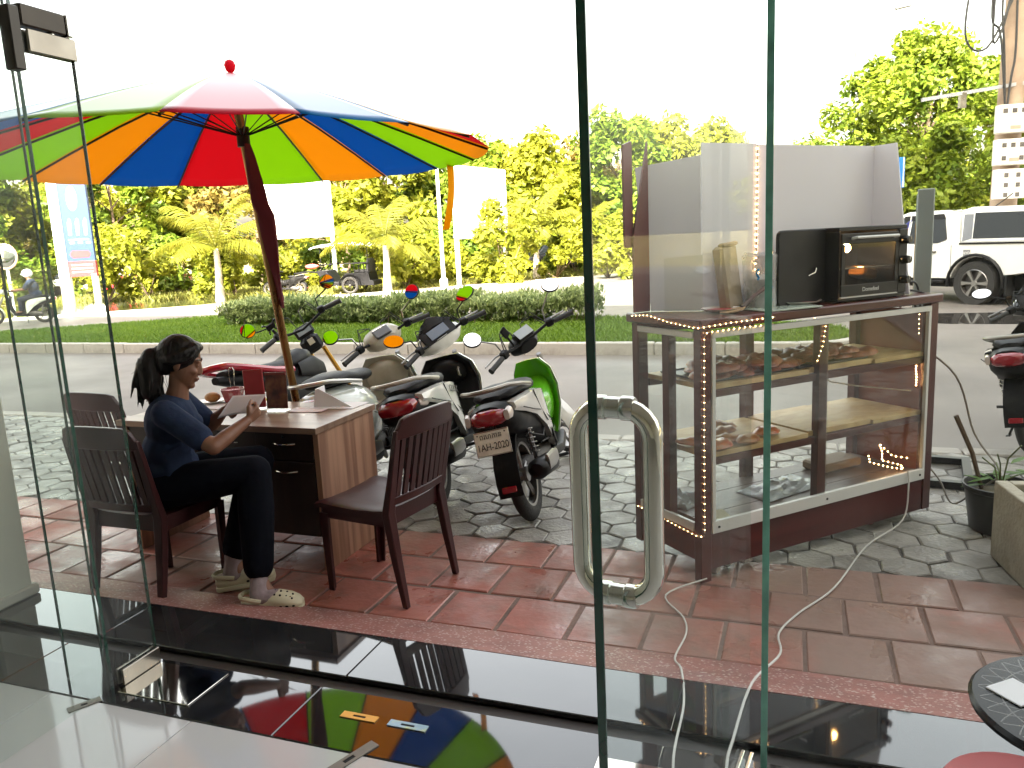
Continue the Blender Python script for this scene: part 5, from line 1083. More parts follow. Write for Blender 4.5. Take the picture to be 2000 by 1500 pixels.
make_moto(dict(style='retro', label='rounded pale mint scooter with cream inner shield, between red bike and white scooter', look=((-1.51, 5.15, 2.2), (-1.96, 5.16, 2.2)), loc=(-1.04, 4.90, 0), head=75, lean=8, steer=44, body=M_mint, side=M_mint, inner=M_cream, rail=pm('silver_rail', (0.5, 0.48, 0.44), 0.3, 0.6), group=GRP, my=.35, mz=.24, mirror=(.055, .055), stalk=M_steel))
make_moto(dict(style='naked', name='motorcycle', label='red and black naked motorcycle with gold fork legs behind the desk', look=((-1.50, 4.85, 2.2), (-1.32, 4.92, 2.2)), loc=(-1.73, 5.50, 0), head=70, lean=15, steer=41, body=M_redp, fork=M_gold, fender=M_blkpl, group=GRP, my=.37, mz=.27, mirror=(.057, .057), r=.27))
make_moto(dict(style='click', label='black scooter at the right edge beyond the plant pot', look=((0.6, 3.0, 30), (0.6, 3.0, 30)), loc=(3.58, 5.28, 0), head=47, lean=9, steer=25, body=pm('black_gloss_paint', (0.012, 0.012, 0.014), 0.15, coat=0.8, var=0.1), side=pm('black_gloss_paint', (0.012, 0.012, 0.014), 0.15), inner=M_blkpl, mirror=(.065, .045), mz=.25, my=.36))
# ================================================================ PEOPLE
def remesh(name, mb, m, parent, vox, smooth_it=4, smooth_f=0.5, origin=(0, 0, 0), cut=None):
    me = bpy.data.meshes.new(name); me.from_pydata([tuple(p - Vector(origin)) for p in mb.v], [], mb.f)
    bm = bmesh.new(); bm.from_mesh(me); bmesh.ops.recalc_face_normals(bm, faces=bm.faces); bm.to_mesh(me); bm.free()
    o = bpy.data.objects.new(name, me); C.objects.link(o)
    q = o.modifiers.new('r', 'REMESH'); q.mode = 'VOXEL'; q.voxel_size = vox
    q = o.modifiers.new('s', 'SMOOTH'); q.iterations = smooth_it; q.factor = smooth_f
    dg = bpy.context.evaluated_depsgraph_get(); m2 = bpy.data.meshes.new_from_object(o.evaluated_get(dg)); bpy.data.objects.remove(o); bpy.data.meshes.remove(me)
    if cut:
        bm = bmesh.new(); bm.from_mesh(m2)
        for co, no in cut: bmesh.ops.bisect_plane(bm, geom=bm.verts[:] + bm.edges[:] + bm.faces[:], plane_co=Vector(co) - Vector(origin), plane_no=no, clear_outer=True)
        bm.to_mesh(m2); bm.free()
    m2.name = name; m2.shade_smooth(); m2.materials.clear(); m2.materials.append(m)
    o = bpy.data.objects.new(name, m2); C.objects.link(o)
    if parent: o.parent = parent
    return o
def limb(b, pts, rad, n=14):
    P = [Vector(p) for p in pts]
    b.tube(P, rad, n)
    for p, r in zip(P, rad): b.ell(tuple(p), (r, r, r), 12, 8)
def basis(yaw, pitch=0.0, roll=0.0): return Matrix.Rotation(yaw, 4, 'Z') @ Matrix.Rotation(pitch, 4, 'Y') @ Matrix.Rotation(roll, 4, 'X')
M_skin = pm('brown_skin', (0.215, 0.098, 0.058), 0.5, var=0.10, scale=14, bump=0.04, bscale=200, stain=((0.175, 0.072, 0.045), 0.4, 9))
M_shirt = pm('navy_shirt', (0.021, 0.033, 0.070), 0.95, var=0.18, scale=9, bump=0.9, bscale=8, spec=0.2)
M_trous = pm('dark_trousers', (0.005, 0.006, 0.010), 0.95, var=0.2, scale=8, bump=0.9, bscale=7, spec=0.1)
M_hair = pm('black_hair', (0.006, 0.0045, 0.0045), 0.5, var=0.4, scale=60, bump=0.35, bscale=55, spec=0.35, stretch=(1, 1, .16))
M_sock = pm('grey_pink_sock', (0.28, 0.22, 0.23), 0.9, var=0.2, scale=30, bump=0.2)
M_clog = pm('cream_clog', (0.60, 0.56, 0.40), 0.55, var=0.08, scale=8)
O = Vector((-1.66, 3.66, 0))
wm = thing('person', 'woman in navy t-shirt with a black ponytail sitting at the desk reading a paper', 'person', O)
b = MB()
hip, waist, chest, nb = Vector((-1.675, 3.685, .565)), Vector((-1.665, 3.68, .70)), Vector((-1.635, 3.695, .845)), Vector((-1.605, 3.71, .955))
yw = R(12); Hc = Vector((-1.565, 3.718, 1.128)); HB = Matrix.Translation(Hc) @ basis(yw, R(21))
rsh, lsh = Vector((-1.60, 3.555, .915)), Vector((-1.655, 3.865, .915))
relb, rwr = Vector((-1.365, 3.475, .765)), Vector((-1.255, 3.625, .845)); lelb, lwr = Vector((-1.535, 3.905, .775)), Vector((-1.45, 3.885, .85))
rk, ra = Vector((-1.235, 3.600, .605)), Vector((-1.215, 3.445, .135)); lk, la = Vector((-1.285, 3.815, .60)), Vector((-1.405, 3.660, .150))
rh, lh = Vector((-1.655, 3.595, .555)), Vector((-1.69, 3.775, .555))
b.ell(tuple(hip), (.135, .165, .125), 18, 12); b.ell(tuple(waist), (.100, .130, .13), 18, 12, basis(yw)); b.ell(tuple(chest), (.105, .150, .135), 18, 12, basis(yw)); b.ell((-1.625, 3.705, .915), (.075, .15, .055), 16, 10, basis(yw))
limb(b, [nb - Vector((.01, 0, .04)), (-1.59, 3.714, 1.01), Hc + Vector((-.01, 0, -.05))], [.062, .047, .05])
limb(b, [rsh, (rsh + relb) / 2, relb], [.052, .045, .036]); limb(b, [relb, relb.lerp(rwr, .35), rwr], [.037, .037, .024])
limb(b, [lsh, (lsh + lelb) / 2, lelb], [.052, .045, .036]); limb(b, [lelb, lelb.lerp(lwr, .35), lwr], [.037, .037, .024])
limb(b, [rh, rh.lerp(rk, .5), rk], [.085, .078, .058]); limb(b, [rk, rk.lerp(ra, .3), ra], [.056, .055, .033]); limb(b, [lh, lh.lerp(lk, .5), lk], [.085, .078, .058]); limb(b, [lk, lk.lerp(la, .3), la], [.056, .055, .033])
limb(b, [ra, (-1.17, 3.415, .07), (-1.07, 3.385, .05)], [.035, .036, .028]); limb(b, [la, (-1.37, 3.655, .075), (-1.27, 3.655, .05)], [.035, .036, .028])
# head: cranium, face, jaw, nose, lips, brows, ears (x forward)
b.M = HB
b.ell((-.012, 0, .022), (.094, .074, .092), 20, 14); b.ell((.028, 0, -.025), (.062, .062, .085), 18, 12); b.ell((.040, 0, -.075), (.043, .042, .036), 14, 10); b.ell((.070, 0, -.095), (.020, .022, .018), 10, 8)
b.tube([(.080, 0, .022), (.088, 0, .0), (.097, 0, -.022)], [.008, .010, .012], 8); b.ell((.094, 0, -.028), (.012, .016, .009), 10, 8)
for s in (-1, 1):
    b.ell((.074, s * .030, .030), (.014, .020, .008), 10, 6); b.ell((.066, s * .034, -.022), (.022, .022, .020), 10, 8)
    b.ell((-.004, s * .076, -.008), (.018, .008, .030), 10, 8, basis(s * .35)); b.ell((.078, s * .030, .010), (.009, .014, .009), 10, 8)
b.ell((.090, 0, -.055), (.009, .022, .0065), 10, 6); b.ell((.086, 0, -.066), (.009, .019, .007), 10, 6); b.M = Matrix.Identity(4)
# hands: palm, four fingers of different lengths, thumb
def hand(b, w, fwd, nrm, curl, thumb_side, k=1.0):
    fwd = fwd.normalized(); nrm = (nrm - fwd * nrm.dot(fwd)).normalized(); side = fwd.cross(nrm)
    for q in (-1, -.35, .35, 1): b.tube([w, w + fwd * .035 + side * .020 * q, w + fwd * .082 + side * .029 * q], [.017, .014, .0105], 8)
    for i, (q, L) in enumerate(((-1.05, .062), (-.35, .076), (.35, .072), (1.05, .054))):
        p0 = w + fwd * .078 + side * .029 * q; pts = [p0]; d = fwd.copy(); a = 0
        for j, l in enumerate((.42, .32, .26)):
            a += curl * (1 + .15 * i); dd = fwd * math.cos(a) + nrm * math.sin(a); pts.append(pts[-1] + dd * L * l * k)
        b.tube(pts, [.0095, .0088, .0080, .0066], 8); b.ell(tuple(pts[-1]), (.0066, .0066, .0066), 8, 6)
    p0 = w + fwd * .025 + side * .022 * thumb_side; p1 = p0 + (fwd * .55 + side * .75 * thumb_side + nrm * .35).normalized() * .035; p2 = p1 + (fwd * .9 + nrm * .45).normalized() * .03; p3 = p2 + (fwd * .85 + nrm * .5 - side * .2 * thumb_side).normalized() * .022
    b.tube([p0, p1, p2, p3], [.0125, .011, .0095, .0075], 8)
hand(b, rwr, Vector((.052, .075, .050)), Vector((-.55, .45, .35)), .62, 1); hand(b, lwr, Vector((.09, -.02, .030)), Vector((-.1, -.75, .25)), .60, 1)
body = remesh('body', b, M_skin, wm, .0052, 3, .5, O)
# face details
for s in (-1, 1):
    bb = MB(); bb.M = Matrix.Translation(-O) @ HB; bb.ell((.0795, s * .030, .008), (.0045, .0105, .0028), 12, 8); ey = bb.build('eye', pm('eye_white', (0.30, 0.26, 0.23), 0.4), wm)
    bb = MB(); bb.M = Matrix.Translation(-O) @ HB; bb.ell((.0828, s * .030, .0065), (.002, .0050, .0030), 10, 6); bb.build('iris', M_blkpl, ey)
    bb = MB(); bb.M = Matrix.Translation(-O) @ HB; bb.tube([(.0845, s * .016, .034), (.081, s * .030, .039), (.068, s * .047, .034)], [.0025, .003, .0015], 6); bb.build('eyebrow', M_hair, wm)
bb = MB(); bb.M = Matrix.Translation(-O) @ HB; bb.tube([(.088, -.018, -.058), (.0945, 0, -.0575), (.088, .018, -.058)], [.002, .0045, .002], 6); bb.tube([(.086, -.016, -.065), (.0905, 0, -.067), (.086, .016, -.065)], [.002, .005, .002], 6); bb.build('lips', pm('lip_colour', (0.16, 0.055, 0.045), 0.55, spec=.3), wm)
# hair: cap over the skull, tied ponytail with loose ends
b = MB(); b.M = HB
b.ell((-.022, 0, .030), (.100, .084, .094), 22, 16); b.ell((-.060, 0, .0), (.062, .070, .082), 18, 12); b.ell((.028, 0, .090), (.052, .060, .026), 14, 10); b.ell((-.02, 0, .075), (.08, .07, .055), 14, 10)
for s in (-1, 1):
    b.tube([(.060, s * .040, .088), (.046, s * .068, .050), (.020, s * .078, .022), (-.03, s * .080, .0)], [.014, .013, .013, .014], 8); b.tube([(.05, s * .03, .10), (.01, s * .07, .06), (-.04, s * .078, .01), (-.09, s * .04, -.005)], [.018, .020, .022, .02], 8)
b.M = Matrix.Identity(4)
Hb = HB @ Vector((-.112, 0, .012))
b.ell(tuple(Hb), (.030, .030, .030), 12, 8)
limb(b, [Hb, Hb + Vector((-.028, -.012, -.012)), Hb + Vector((-.042, -.018, -.06)), Hb + Vector((-.040, -.02, -.12)), Hb + Vector((-.046, -.022, -.175)), Hb + Vector((-.042, -.02, -.225))], [.026, .040, .056, .052, .046, .018], 12)
limb(b, [Hb + Vector((-.04, -.01, -.05)), Hb + Vector((-.085, -.03, -.14)), Hb + Vector((-.075, -.03, -.20))], [.02, .018, .006], 8)
for k in range(26):
    a = random.uniform(0, 6.28); q0 = Hb + Vector((-.035 + .04 * math.cos(a), -.015 + .035 * math.sin(a), -.02)); q1 = q0 + Vector((random.uniform(-.05, .01), random.uniform(-.03, .03), -.11)); q2 = q1 + Vector((random.uniform(-.025, .03), random.uniform(-.02, .02), random.uniform(-.13, -.05)))
    b.tube([q0, q1, q2], [.012, .010, .003], 6)
remesh('hair', b, M_hair, wm, .0048, 2, .5, O)
bb = MB()
for k in range(70):
    a = random.uniform(-1.2, 1.2); e = random.uniform(.1, 1.4)
    q0 = HB @ Vector((-.03 - .075 * math.cos(a) * math.cos(e), .084 * math.sin(a), .03 + .09 * math.sin(e)))
    if k < 40: q0 = Hb + Vector((-.04 + random.uniform(-.05, .05), random.uniform(-.05, .05), random.uniform(-.2, 0)))
    q1 = q0 + Vector((random.uniform(-.03, .01), random.uniform(-.02, .02), random.uniform(-.05, .012))); q2 = q1 + Vector((random.uniform(-.03, .01), random.uniform(-.03, .03), random.uniform(-.08, -.01)))
    bb.tube([q0 - O, q1 - O, q2 - O], [.0012, .0011, .0005], 4)
bb.build('loose_strands', M_hair, wm)
bb = MB(); bb.M = Matrix.Translation(Hb - O) @ basis(yw, R(90)); bb.lathe([(.030, -.008), (.034, 0), (.030, .008)], 14); bb.build('hair_tie', M_blk_rub, wm)
# t-shirt with short sleeves
b = MB()
b.ell((-1.672, 3.682, .635), (.142, .168, .085), 20, 12, basis(yw)); b.ell(tuple(waist), (.118, .148, .14), 18, 12, basis(yw)); b.ell(tuple(chest), (.122, .162, .140), 18, 12, basis(yw)); b.ell((-1.628, 3.705, .918), (.086, .162, .060), 16, 10, basis(yw)); b.ell((-1.615, 3.71, .945), (.062, .085, .042), 14, 8)
b.ell((-1.585, 3.72, .83), (.085, .10, .06), 14, 8)
for s_, e_ in ((rsh, relb), (lsh, lelb)): limb(b, [s_, s_.lerp(e_, .35), s_.lerp(e_, .72)], [.064, .062, .060])
for k in range(5): b.tube([(-1.78, 3.60 + .02 * k, .60 + .02 * k), (-1.60, 3.53, .625 + .025 * k), (-1.53, 3.62, .64 + .03 * k)], .016, 6)
cutR = (rsh.lerp(relb, .74), (relb - rsh).normalized()); cutL = (lsh.lerp(lelb, .74), (lelb - lsh).normalized())
remesh('shirt', b, M_shirt, wm, .007, 6, .5, O)
# trousers
b = MB(); b.ell((-1.68, 3.685, .545), (.145, .178, .105), 18, 12, basis(yw))
limb(b, [rh, rh.lerp(rk, .5), rk], [.104, .097, .080]); limb(b, [rk, rk.lerp(ra, .35), rk.lerp(ra, .88)], [.078, .084, .070]); limb(b, [lh, lh.lerp(lk, .5), lk], [.104, .096, .080]); limb(b, [lk, lk.lerp(la, .35), lk.lerp(la, .88)], [.078, .082, .068])
for kq in (rk, lk): b.ell(tuple(kq + Vector((.004, 0, .0))), (.076, .072, .074), 12, 8)
remesh('trousers', b, M_trous, wm, .008, 6, .5, O)
# socks and clogs
for nm, an, heel, yaw in (('r', ra, Vector((-1.255, 3.395, 0)), R(3)), ('l', la, Vector((-1.455, 3.640, 0)), R(10))):
    b = MB(); FMx = Matrix.Translation(heel) @ basis(yaw, R(0 if nm == 'r' else -6))
    sk = MB(); limb(sk, [an + Vector((0, 0, .035)), an, FMx @ Vector((.05, 0, .075))], [.040, .042, .045]); sk.M = FMx; sk.ell((.10, 0, .06), (.09, .042, .04), 12, 8); remesh('sock', sk, M_sock, wm, .006, 3, .5, O)
    z0 = 0.004 if nm == 'r' else .012
    sh = MB(); sh.M = Matrix.Translation(-O) @ FMx; rings = []
    for x, w, h, l in ((-.030, .030, .062, .020), (-.022, .038, .066, .010), (.02, .043, .058, .004), (.07, .044, .055, .0), (.10, .047, .088, .0), (.14, .052, .092, .0), (.19, .053, .078, .003), (.225, .045, .058, .010), (.245, .026, .040, .018)):
        rings.append([(x, w * math.cos(2 * math.pi * k / 16), z0 + l + (h - l) * (.5 + .5 * math.sin(2 * math.pi * k / 16)) if math.sin(2 * math.pi * k / 16) > -.4 else z0 + l) for k in range(16)])
    sh.loft(rings); cl = sh.build('clog', M_clog, wm, smooth=60)
    sh = MB(); sh.M = Matrix.Translation(-O) @ FMx; sh.prism([(x, w * s) for s, lst in ((1, ((-.035, .024), (-.02, .040), (.05, .046), (.15, .055), (.21, .051), (.245, .030))), (-1, ((.245, .030), (.21, .051), (.15, .055), (.05, .046), (-.02, .040), (-.035, .024)))) for x, w in lst], z0 - .004, z0 + .018, 'xy'); sh.build('clog_sole', M_clog, cl, bevel=.003)
    sh = MB(); sh.M = Matrix.Translation(-O) @ FMx
    for x, y, z in [(.125 + .028 * i, -.0505 + .006 * max(0, i - 2), z0 + .030) for i in range(4)] : sh.ell((x, y, z), (.008, .005, .006), 8, 6)
    for i in range(4):
        for j in range(3): sh.ell((.125 + .026 * i, -.028 + .026 * j - (.006 if i % 2 else 0), z0 + (.0900, .0885, .0800, .070)[i] - .003 * abs(j - 1) * 3), (.0055, .0055, .005), 8, 6)
    sh.build('vent_holes', pm('black_hole', (0.008, 0.008, 0.008), 0.9), cl)
    sh = MB(); sh.M = Matrix.Translation(-O) @ FMx; sh.tube([(.065, -.047, z0 + .058), (.02, -.052, z0 + .072), (-.028, -.03, z0 + .075), (-.040, 0, z0 + .075), (-.028, .03, z0 + .075), (.02, .052, z0 + .072), (.065, .047, z0 + .058)], .008, 6, flat=1.4); sh.build('heel_strap', M_clog, cl)
# the sheet she reads
def quad_sheet(name, label, P, m, cat):
    a, b_, c, d = [Vector(p) for p in P]; bb = MB(); bb.grid(lambda x, y: tuple((a.lerp(b_, x)).lerp(d.lerp(c, x), y) + Vector((0, 0, .010 * math.sin(math.pi * x) * (1 - y)))), 8, 8)
    return tag(bb.build(name, m, solid=.0012), label, cat)
quad_sheet('paper_sheet', 'white sheet of paper held in both hands by the woman', [(-1.43, 3.73, .842), (-1.225, 3.665, .872), (-1.185, 3.735, .950), (-1.375, 3.82, .935)], pm('lilac_white_paper', (0.66, 0.62, 0.66), 0.8, var=0.02), 'paper')

# simple far figure: rider on a scooter
def rider(loc, head):
    t = thing('person', 'scooter rider in dark blue shirt and white helmet riding past on the far left', 'person', loc, head)
    b = MB(); b.ell((.02, 0, .82), (.15, .18, .13)); b.ell((.06, 0, 1.05), (.13, .19, .20)); b.ell((.10, 0, 1.22), (.10, .20, .09)); limb(b, [(.13, 0, 1.27), (.16, 0, 1.36)], [.06, .06]); b.ell((.18, 0, 1.44), (.10, .08, .12))
    for s in (-1, 1):
        limb(b, [(.10, s * .19, 1.22), (.24, s * .28, 1.02), (.52, s * .27, 1.0)], [.06, .05, .035]); b.ell((.56, s * .28, 1.01), (.05, .035, .035))
        limb(b, [(.03, s * .10, .80), (.42, s * .14, .72), (.44, s * .12, .38)], [.09, .075, .05]); limb(b, [(.44, s * .12, .38), (.56, s * .13, .34)], [.045, .035])
    remesh('body', b, M_skin, t, .018, 3)
    b = MB(); b.ell((.02, 0, .86), (.17, .2, .14)); b.ell((.06, 0, 1.05), (.15, .21, .21)); b.ell((.10, 0, 1.22), (.12, .22, .10))
    for s in (-1, 1): limb(b, [(.10, s * .19, 1.22), (.22, s * .27, 1.05)], [.08, .075])
    remesh('shirt', b, pm('rider_blue_shirt', (0.008, 0.018, 0.05), 0.9, var=0.2, bump=0.3, bscale=10), t, .02, 4)
    b = MB(); b.ell((.0, 0, .80), (.17, .19, .12))
    for s in (-1, 1): limb(b, [(.03, s * .10, .80), (.42, s * .14, .72), (.44, s * .12, .42)], [.105, .09, .065])
    remesh('trousers', b, pm('rider_trousers', (0.010, 0.014, 0.028), 0.9), t, .02, 4)
    b = MB(); b.ell((.165, 0, 1.475), (.145, .125, .13), 18, 12); b.tube([(.28, -.06, 1.45), (.33, 0, 1.45), (.28, .06, 1.45)], .015, 6); b.build('helmet', pm('white_helmet', (0.75, 0.75, 0.73), 0.2, coat=0.6), t)
    for s in (-1, 1):
        b = MB(); b.ell((.53, s * .13, .325), (.12, .045, .035), 12, 8); b.build('shoe', M_blkpl, t)
FR = Vector((-13.9, 23.75, -.12)); FH = R(198)
mt_ = make_moto(dict(style='click', label='pale green scooter ridden past on the far carriageway at the left', loc=tuple(FR), head=198, lean=0, steer=0, body=M_mint, side=M_mint, inner=M_blkpl, rail=M_blkpl))
rider(FR + Vector((math.cos(FH) * .12, math.sin(FH) * .12, 0)), FH)
# ================================================================ NEAR RIGHT: POT, PLANTER, SIGN STAND, STOOL, TABLE
t = thing('plant_pot', 'black plastic plant pot with a small drooping plant beside the cabinet', 'plant pot', (2.52, 3.93, 0))
bb = MB(); bb.lathe([(.125, 0), (.135, .01), (.165, .22), (.175, .225), (.178, .25), (.168, .25), (.160, .225), (.155, .20)], 26); bb.build('pot', pm('black_pot', (0.014, 0.014, 0.013), 0.45, var=0.3, rvar=.1), t)
bb = MB(); bb.lathe([(.158, .195), (.05, .215), (.005, .21)], 20); bb.build('soil', pm('soil', (0.05, 0.038, 0.025), 0.95), t)
M_lf = leafmat('pot_leaf', (0.05, 0.13, 0.02), (0.16, 0.28, 0.05), .3)
pl = thing('potted_plant', 'small leafy plant with thin stems growing in the black pot', 'plant', (2.52, 3.93, .205))
bb = MB()
for k in range(5): a = k * 1.3; bb.tube([(0, 0, 0), (.03 * math.cos(a), .03 * math.sin(a), .07 + .03 * k), (.09 * math.cos(a), .09 * math.sin(a), .09 + .045 * k)], .004, 5)
bb.build('stem', pm('green_stem', (0.12, 0.15, 0.05), 0.6), pl)
for k in range(14):
    a = random.uniform(0, 6.28); l = random.uniform(.06, .13); r_ = random.uniform(.01, .08); z = random.uniform(.03, .16); bb = MB()
    bb.M = Matrix.Translation((r_ * math.cos(a), r_ * math.sin(a), z)) @ Matrix.Rotation(a, 4, 'Z') @ Matrix.Rotation(random.uniform(-.3, .7), 4, 'Y')
    bb.loft([[(x * l, -w * .02, .004 * w), (x * l, 0, -.003), (x * l, w * .02, .004 * w), (x * l, 0, .001)] for x, w in ((0, .1), (.3, .9), (.6, .8), (1, .05))]); bb.build('leaf', M_lf, pl)
o = MB().tube([(0, 0, 0), (-.05, .02, .20), (-.13, .05, .40)], [.011, .012, .013], 7).build('stick', pm('dry_stick', (0.10, 0.065, 0.04), 0.9, bump=.4)); o.location = (2.46, 3.99, .20); tag(o, 'bare broken stick standing in the black plant pot', 'stick')
t = thing('planter', 'square concrete planter corner at the right edge of the pavement', 'planter', (2.42, 3.28, 0), R(-12))
M_conc = pm('weathered_concrete', (0.36, 0.33, 0.26), 0.85, var=0.2, scale=5, bump=0.4, stain=((0.17, 0.15, 0.10), 0.7, 4))
for q in ((-.20, -.14, -.2, .3, 0, .38), (.24, .30, -.2, .3, 0, .38), (-.139, .239, -.2, -.14, 0, .38), (-.139, .239, .24, .3, 0, .38)):
    bb = MB(); bb.box(*q); bb.build('planter_wall', M_conc, t, bevel=.006)
bb = MB(); bb.box(-.139, .239, -.139, .239, .2, .34); bb.build('soil', pm('soil', (0.05, 0.038, 0.025), 0.95), t)
# light-box sign on an angle-iron base
sg = thing('sign_stand', 'narrow grey light box sign on a black frame base behind the cabinet', 'sign', (2.60, 4.95, 0), R(62))
M_sgrey = pm('sign_grey', (0.26, 0.29, 0.28), 0.4, 0.3, var=0.06)
bb = MB(); bb.box(-.30, .30, -.045, .045, .25, 1.80); bb.build('sign_box', M_sgrey, sg, bevel=.006)
def facemat():
    m = bpy.data.materials.new('sign_face'); m.use_nodes = True; N = m.node_tree.nodes; L = m.node_tree.links; b_ = N['Principled BSDF']
    tc = N.new('ShaderNodeTexCoord'); sx = N.new('ShaderNodeSeparateXYZ'); L.new(tc.outputs['Generated'], sx.inputs[0]); cr = N.new('ShaderNodeValToRGB'); e = cr.color_ramp.elements
    e[0].color = (.62, .58, .55, 1); e[1].color = (.45, .52, .48, 1); e[1].position = 1
    for p, c in ((.15, (.6, .38, .30)), (.22, (.55, .52, .30)), (.42, (.42, .52, .46)), (.5, (.62, .42, .28)), (.55, (.5, .56, .5)), (.8, (.6, .36, .16)), (.88, (.62, .40, .2)), (.9, (.46, .55, .5))): q = e.new(p); q.color = (*c, 1)
    L.new(sx.outputs[2], cr.inputs[0]); L.new(cr.outputs[0], b_.inputs['Base Color']); b_.inputs['Roughness'].default_value = .25; return m
bb = MB(); bb.box(-.28, .28, .046, .050, .28, 1.77); bb.build('sign_face', facemat(), sg, smooth=0)
bb = MB()
for y in (-.30, .30): bb.obox((0, y, .025), (.62, .05, .05))
for x in (-.28, .28): bb.obox((x, 0, .0255), (.05, .55, .045)); bb.obox((x * .9, 0, .14), (.035, .035, .22))
bb.build('sign_base', pm('black_steel', (0.02, 0.02, 0.023), 0.35, 0.6), sg)
# round black table and the red stool just inside the glass at the right
t = thing('round_table', 'round black table with a white net pattern at the lower right corner', 'table', (1.19, 1.50, .168))
def netmat():
    m = pm('black_net_top', (0.008, 0.007, 0.008), 0.25, var=0.2, spec=0.2); N = m.node_tree.nodes; L = m.node_tree.links; b_ = N['Principled BSDF']; base = b_.inputs['Base Color'].links[0].from_socket
    tc = N.new('ShaderNodeTexCoord'); sx = N.new('ShaderNodeSeparateXYZ'); L.new(tc.outputs['Object'], sx.inputs[0])
    def M_(op, a, b=None):
        q = N.new('ShaderNodeMath'); q.operation = op
        for i, v in enumerate((a, b)):
            if v is None: continue
            if isinstance(v, (int, float)): q.inputs[i].default_value = v
            else: L.new(v, q.inputs[i])
        return q.outputs[0]
    rad = M_('SQRT', M_('ADD', M_('MULTIPLY', sx.outputs[0], sx.outputs[0]), M_('MULTIPLY', sx.outputs[1], sx.outputs[1]))); ang = M_('ARCTAN2', sx.outputs[1], sx.outputs[0])
    def line(v, w): return M_('LESS_THAN', M_('ABSOLUTE', M_('SUBTRACT', M_('FRACT', v), .5)), w)
    s1 = line(M_('ADD', M_('MULTIPLY', ang, 4.46), M_('MULTIPLY', rad, 14)), .035); s2 = line(M_('SUBTRACT', M_('MULTIPLY', ang, 4.46), M_('MULTIPLY', rad, 14)), .035); s3 = line(M_('MULTIPLY', rad, 21), .03)
    any_ = M_('MULTIPLY', M_('MINIMUM', M_('ADD', M_('ADD', s1, s2), s3), 1), M_('MULTIPLY', M_('GREATER_THAN', rad, .07), M_('LESS_THAN', rad, .21)))
    mx = N.new('ShaderNodeMix'); mx.data_type = 'RGBA'; mx.inputs['B'].default_value = (.16, .155, .15, 1); L.new(any_, mx.inputs['Factor']); L.new(base, mx.inputs['A']); L.new(mx.outputs['Result'], b_.inputs['Base Color']); return m
bb = MB(); bb.lathe([(.215, .395), (.228, .402), (.230, .412), (.222, .420), (.02, .420)], 40); bb.build('table_top', netmat(), t)
bb = MB(); bb.lathe([(.055, .4205), (.060, .427), (.045, .431), (.018, .424), (.014, .4205)], 24, (0.005, 0.0, 0)); bb.build('centre_ring', M_steel, t)
bb = MB(); bb.obox((.05, -.02, .20), (.16, .16, .39), (0, 0, .4), .006); bb.build('table_column', pm('black_column', (0.02, 0.02, 0.021), 0.3), t)
o = MB().box(-.042, .042, -.042, .042, 0, .004, .001).build('paper_coaster', M_paper); o.location = (1.075, 1.575, .168 + .4205); o.rotation_euler = (0, 0, R(20)); tag(o, 'square white paper coaster lying on the round black table', 'coaster')
t = thing('plastic_stool', 'red plastic stool at the bottom right corner below the black table', 'stool', (0.90, 1.27, .168))
M_rstool = pm('red_stool_plastic', (0.42, 0.035, 0.03), 0.4, var=0.06, rvar=.08)
bb = MB(); bb.lathe([(.128, .365), (.140, .375), (.145, .392), (.138, .405), (.120, .400), (.05, .392), (.03, .392), (.02, .375)], 36); bb.build('stool_seat', M_rstool, t)
for k in range(4):
    a = R(45 + 90 * k); c, s = math.cos(a), math.sin(a); bb = MB(); bb.tube([(.105 * c, .105 * s, .37), (.125 * c, .125 * s, .19), (.15 * c, .15 * s, .004)], [.026, .022, .018], 8); bb.build('leg', M_rstool, t)

# ================================================================ ACROSS THE ROAD
def leaves(centres, radii, n_each, size, flat=0.6, shape='diamond', droop=0.0):
    """Leaf-sized quads scattered through blobs; returns verts, faces."""
    cs = np.repeat(np.array(centres), n_each, 0); rs = np.repeat(np.array(radii), n_each, 0); n = len(cs)
    d = RNG.normal(size=(n, 3)); d /= np.linalg.norm(d, axis=1)[:, None]; k = RNG.random(n) ** 0.45
    p = cs + d * (rs[:, None] if rs.ndim == 1 else rs) * k[:, None]
    nrm = d * .6 + RNG.normal(size=(n, 3)) * .6 + np.array([0, 0, flat]); nrm /= np.linalg.norm(nrm, axis=1)[:, None]
    a = np.cross(nrm, RNG.normal(size=(n, 3))); a /= np.linalg.norm(a, axis=1)[:, None]; b = np.cross(nrm, a)
    s = size * RNG.uniform(.6, 1.35, n)[:, None]; a = a * s; b = b * s * .48
    Vv = np.stack([p - a, p + b + nrm * s * -.12, p + a + np.array([0, 0, -droop]) * s, p - b + nrm * s * -.12], 1).reshape(-1, 3)
    return Vv, np.arange(4 * n).reshape(n, 4)
M_bark = pm('tree_bark', (0.13, 0.09, 0.06), 0.9, var=0.3, scale=6, bump=0.6, bscale=18)
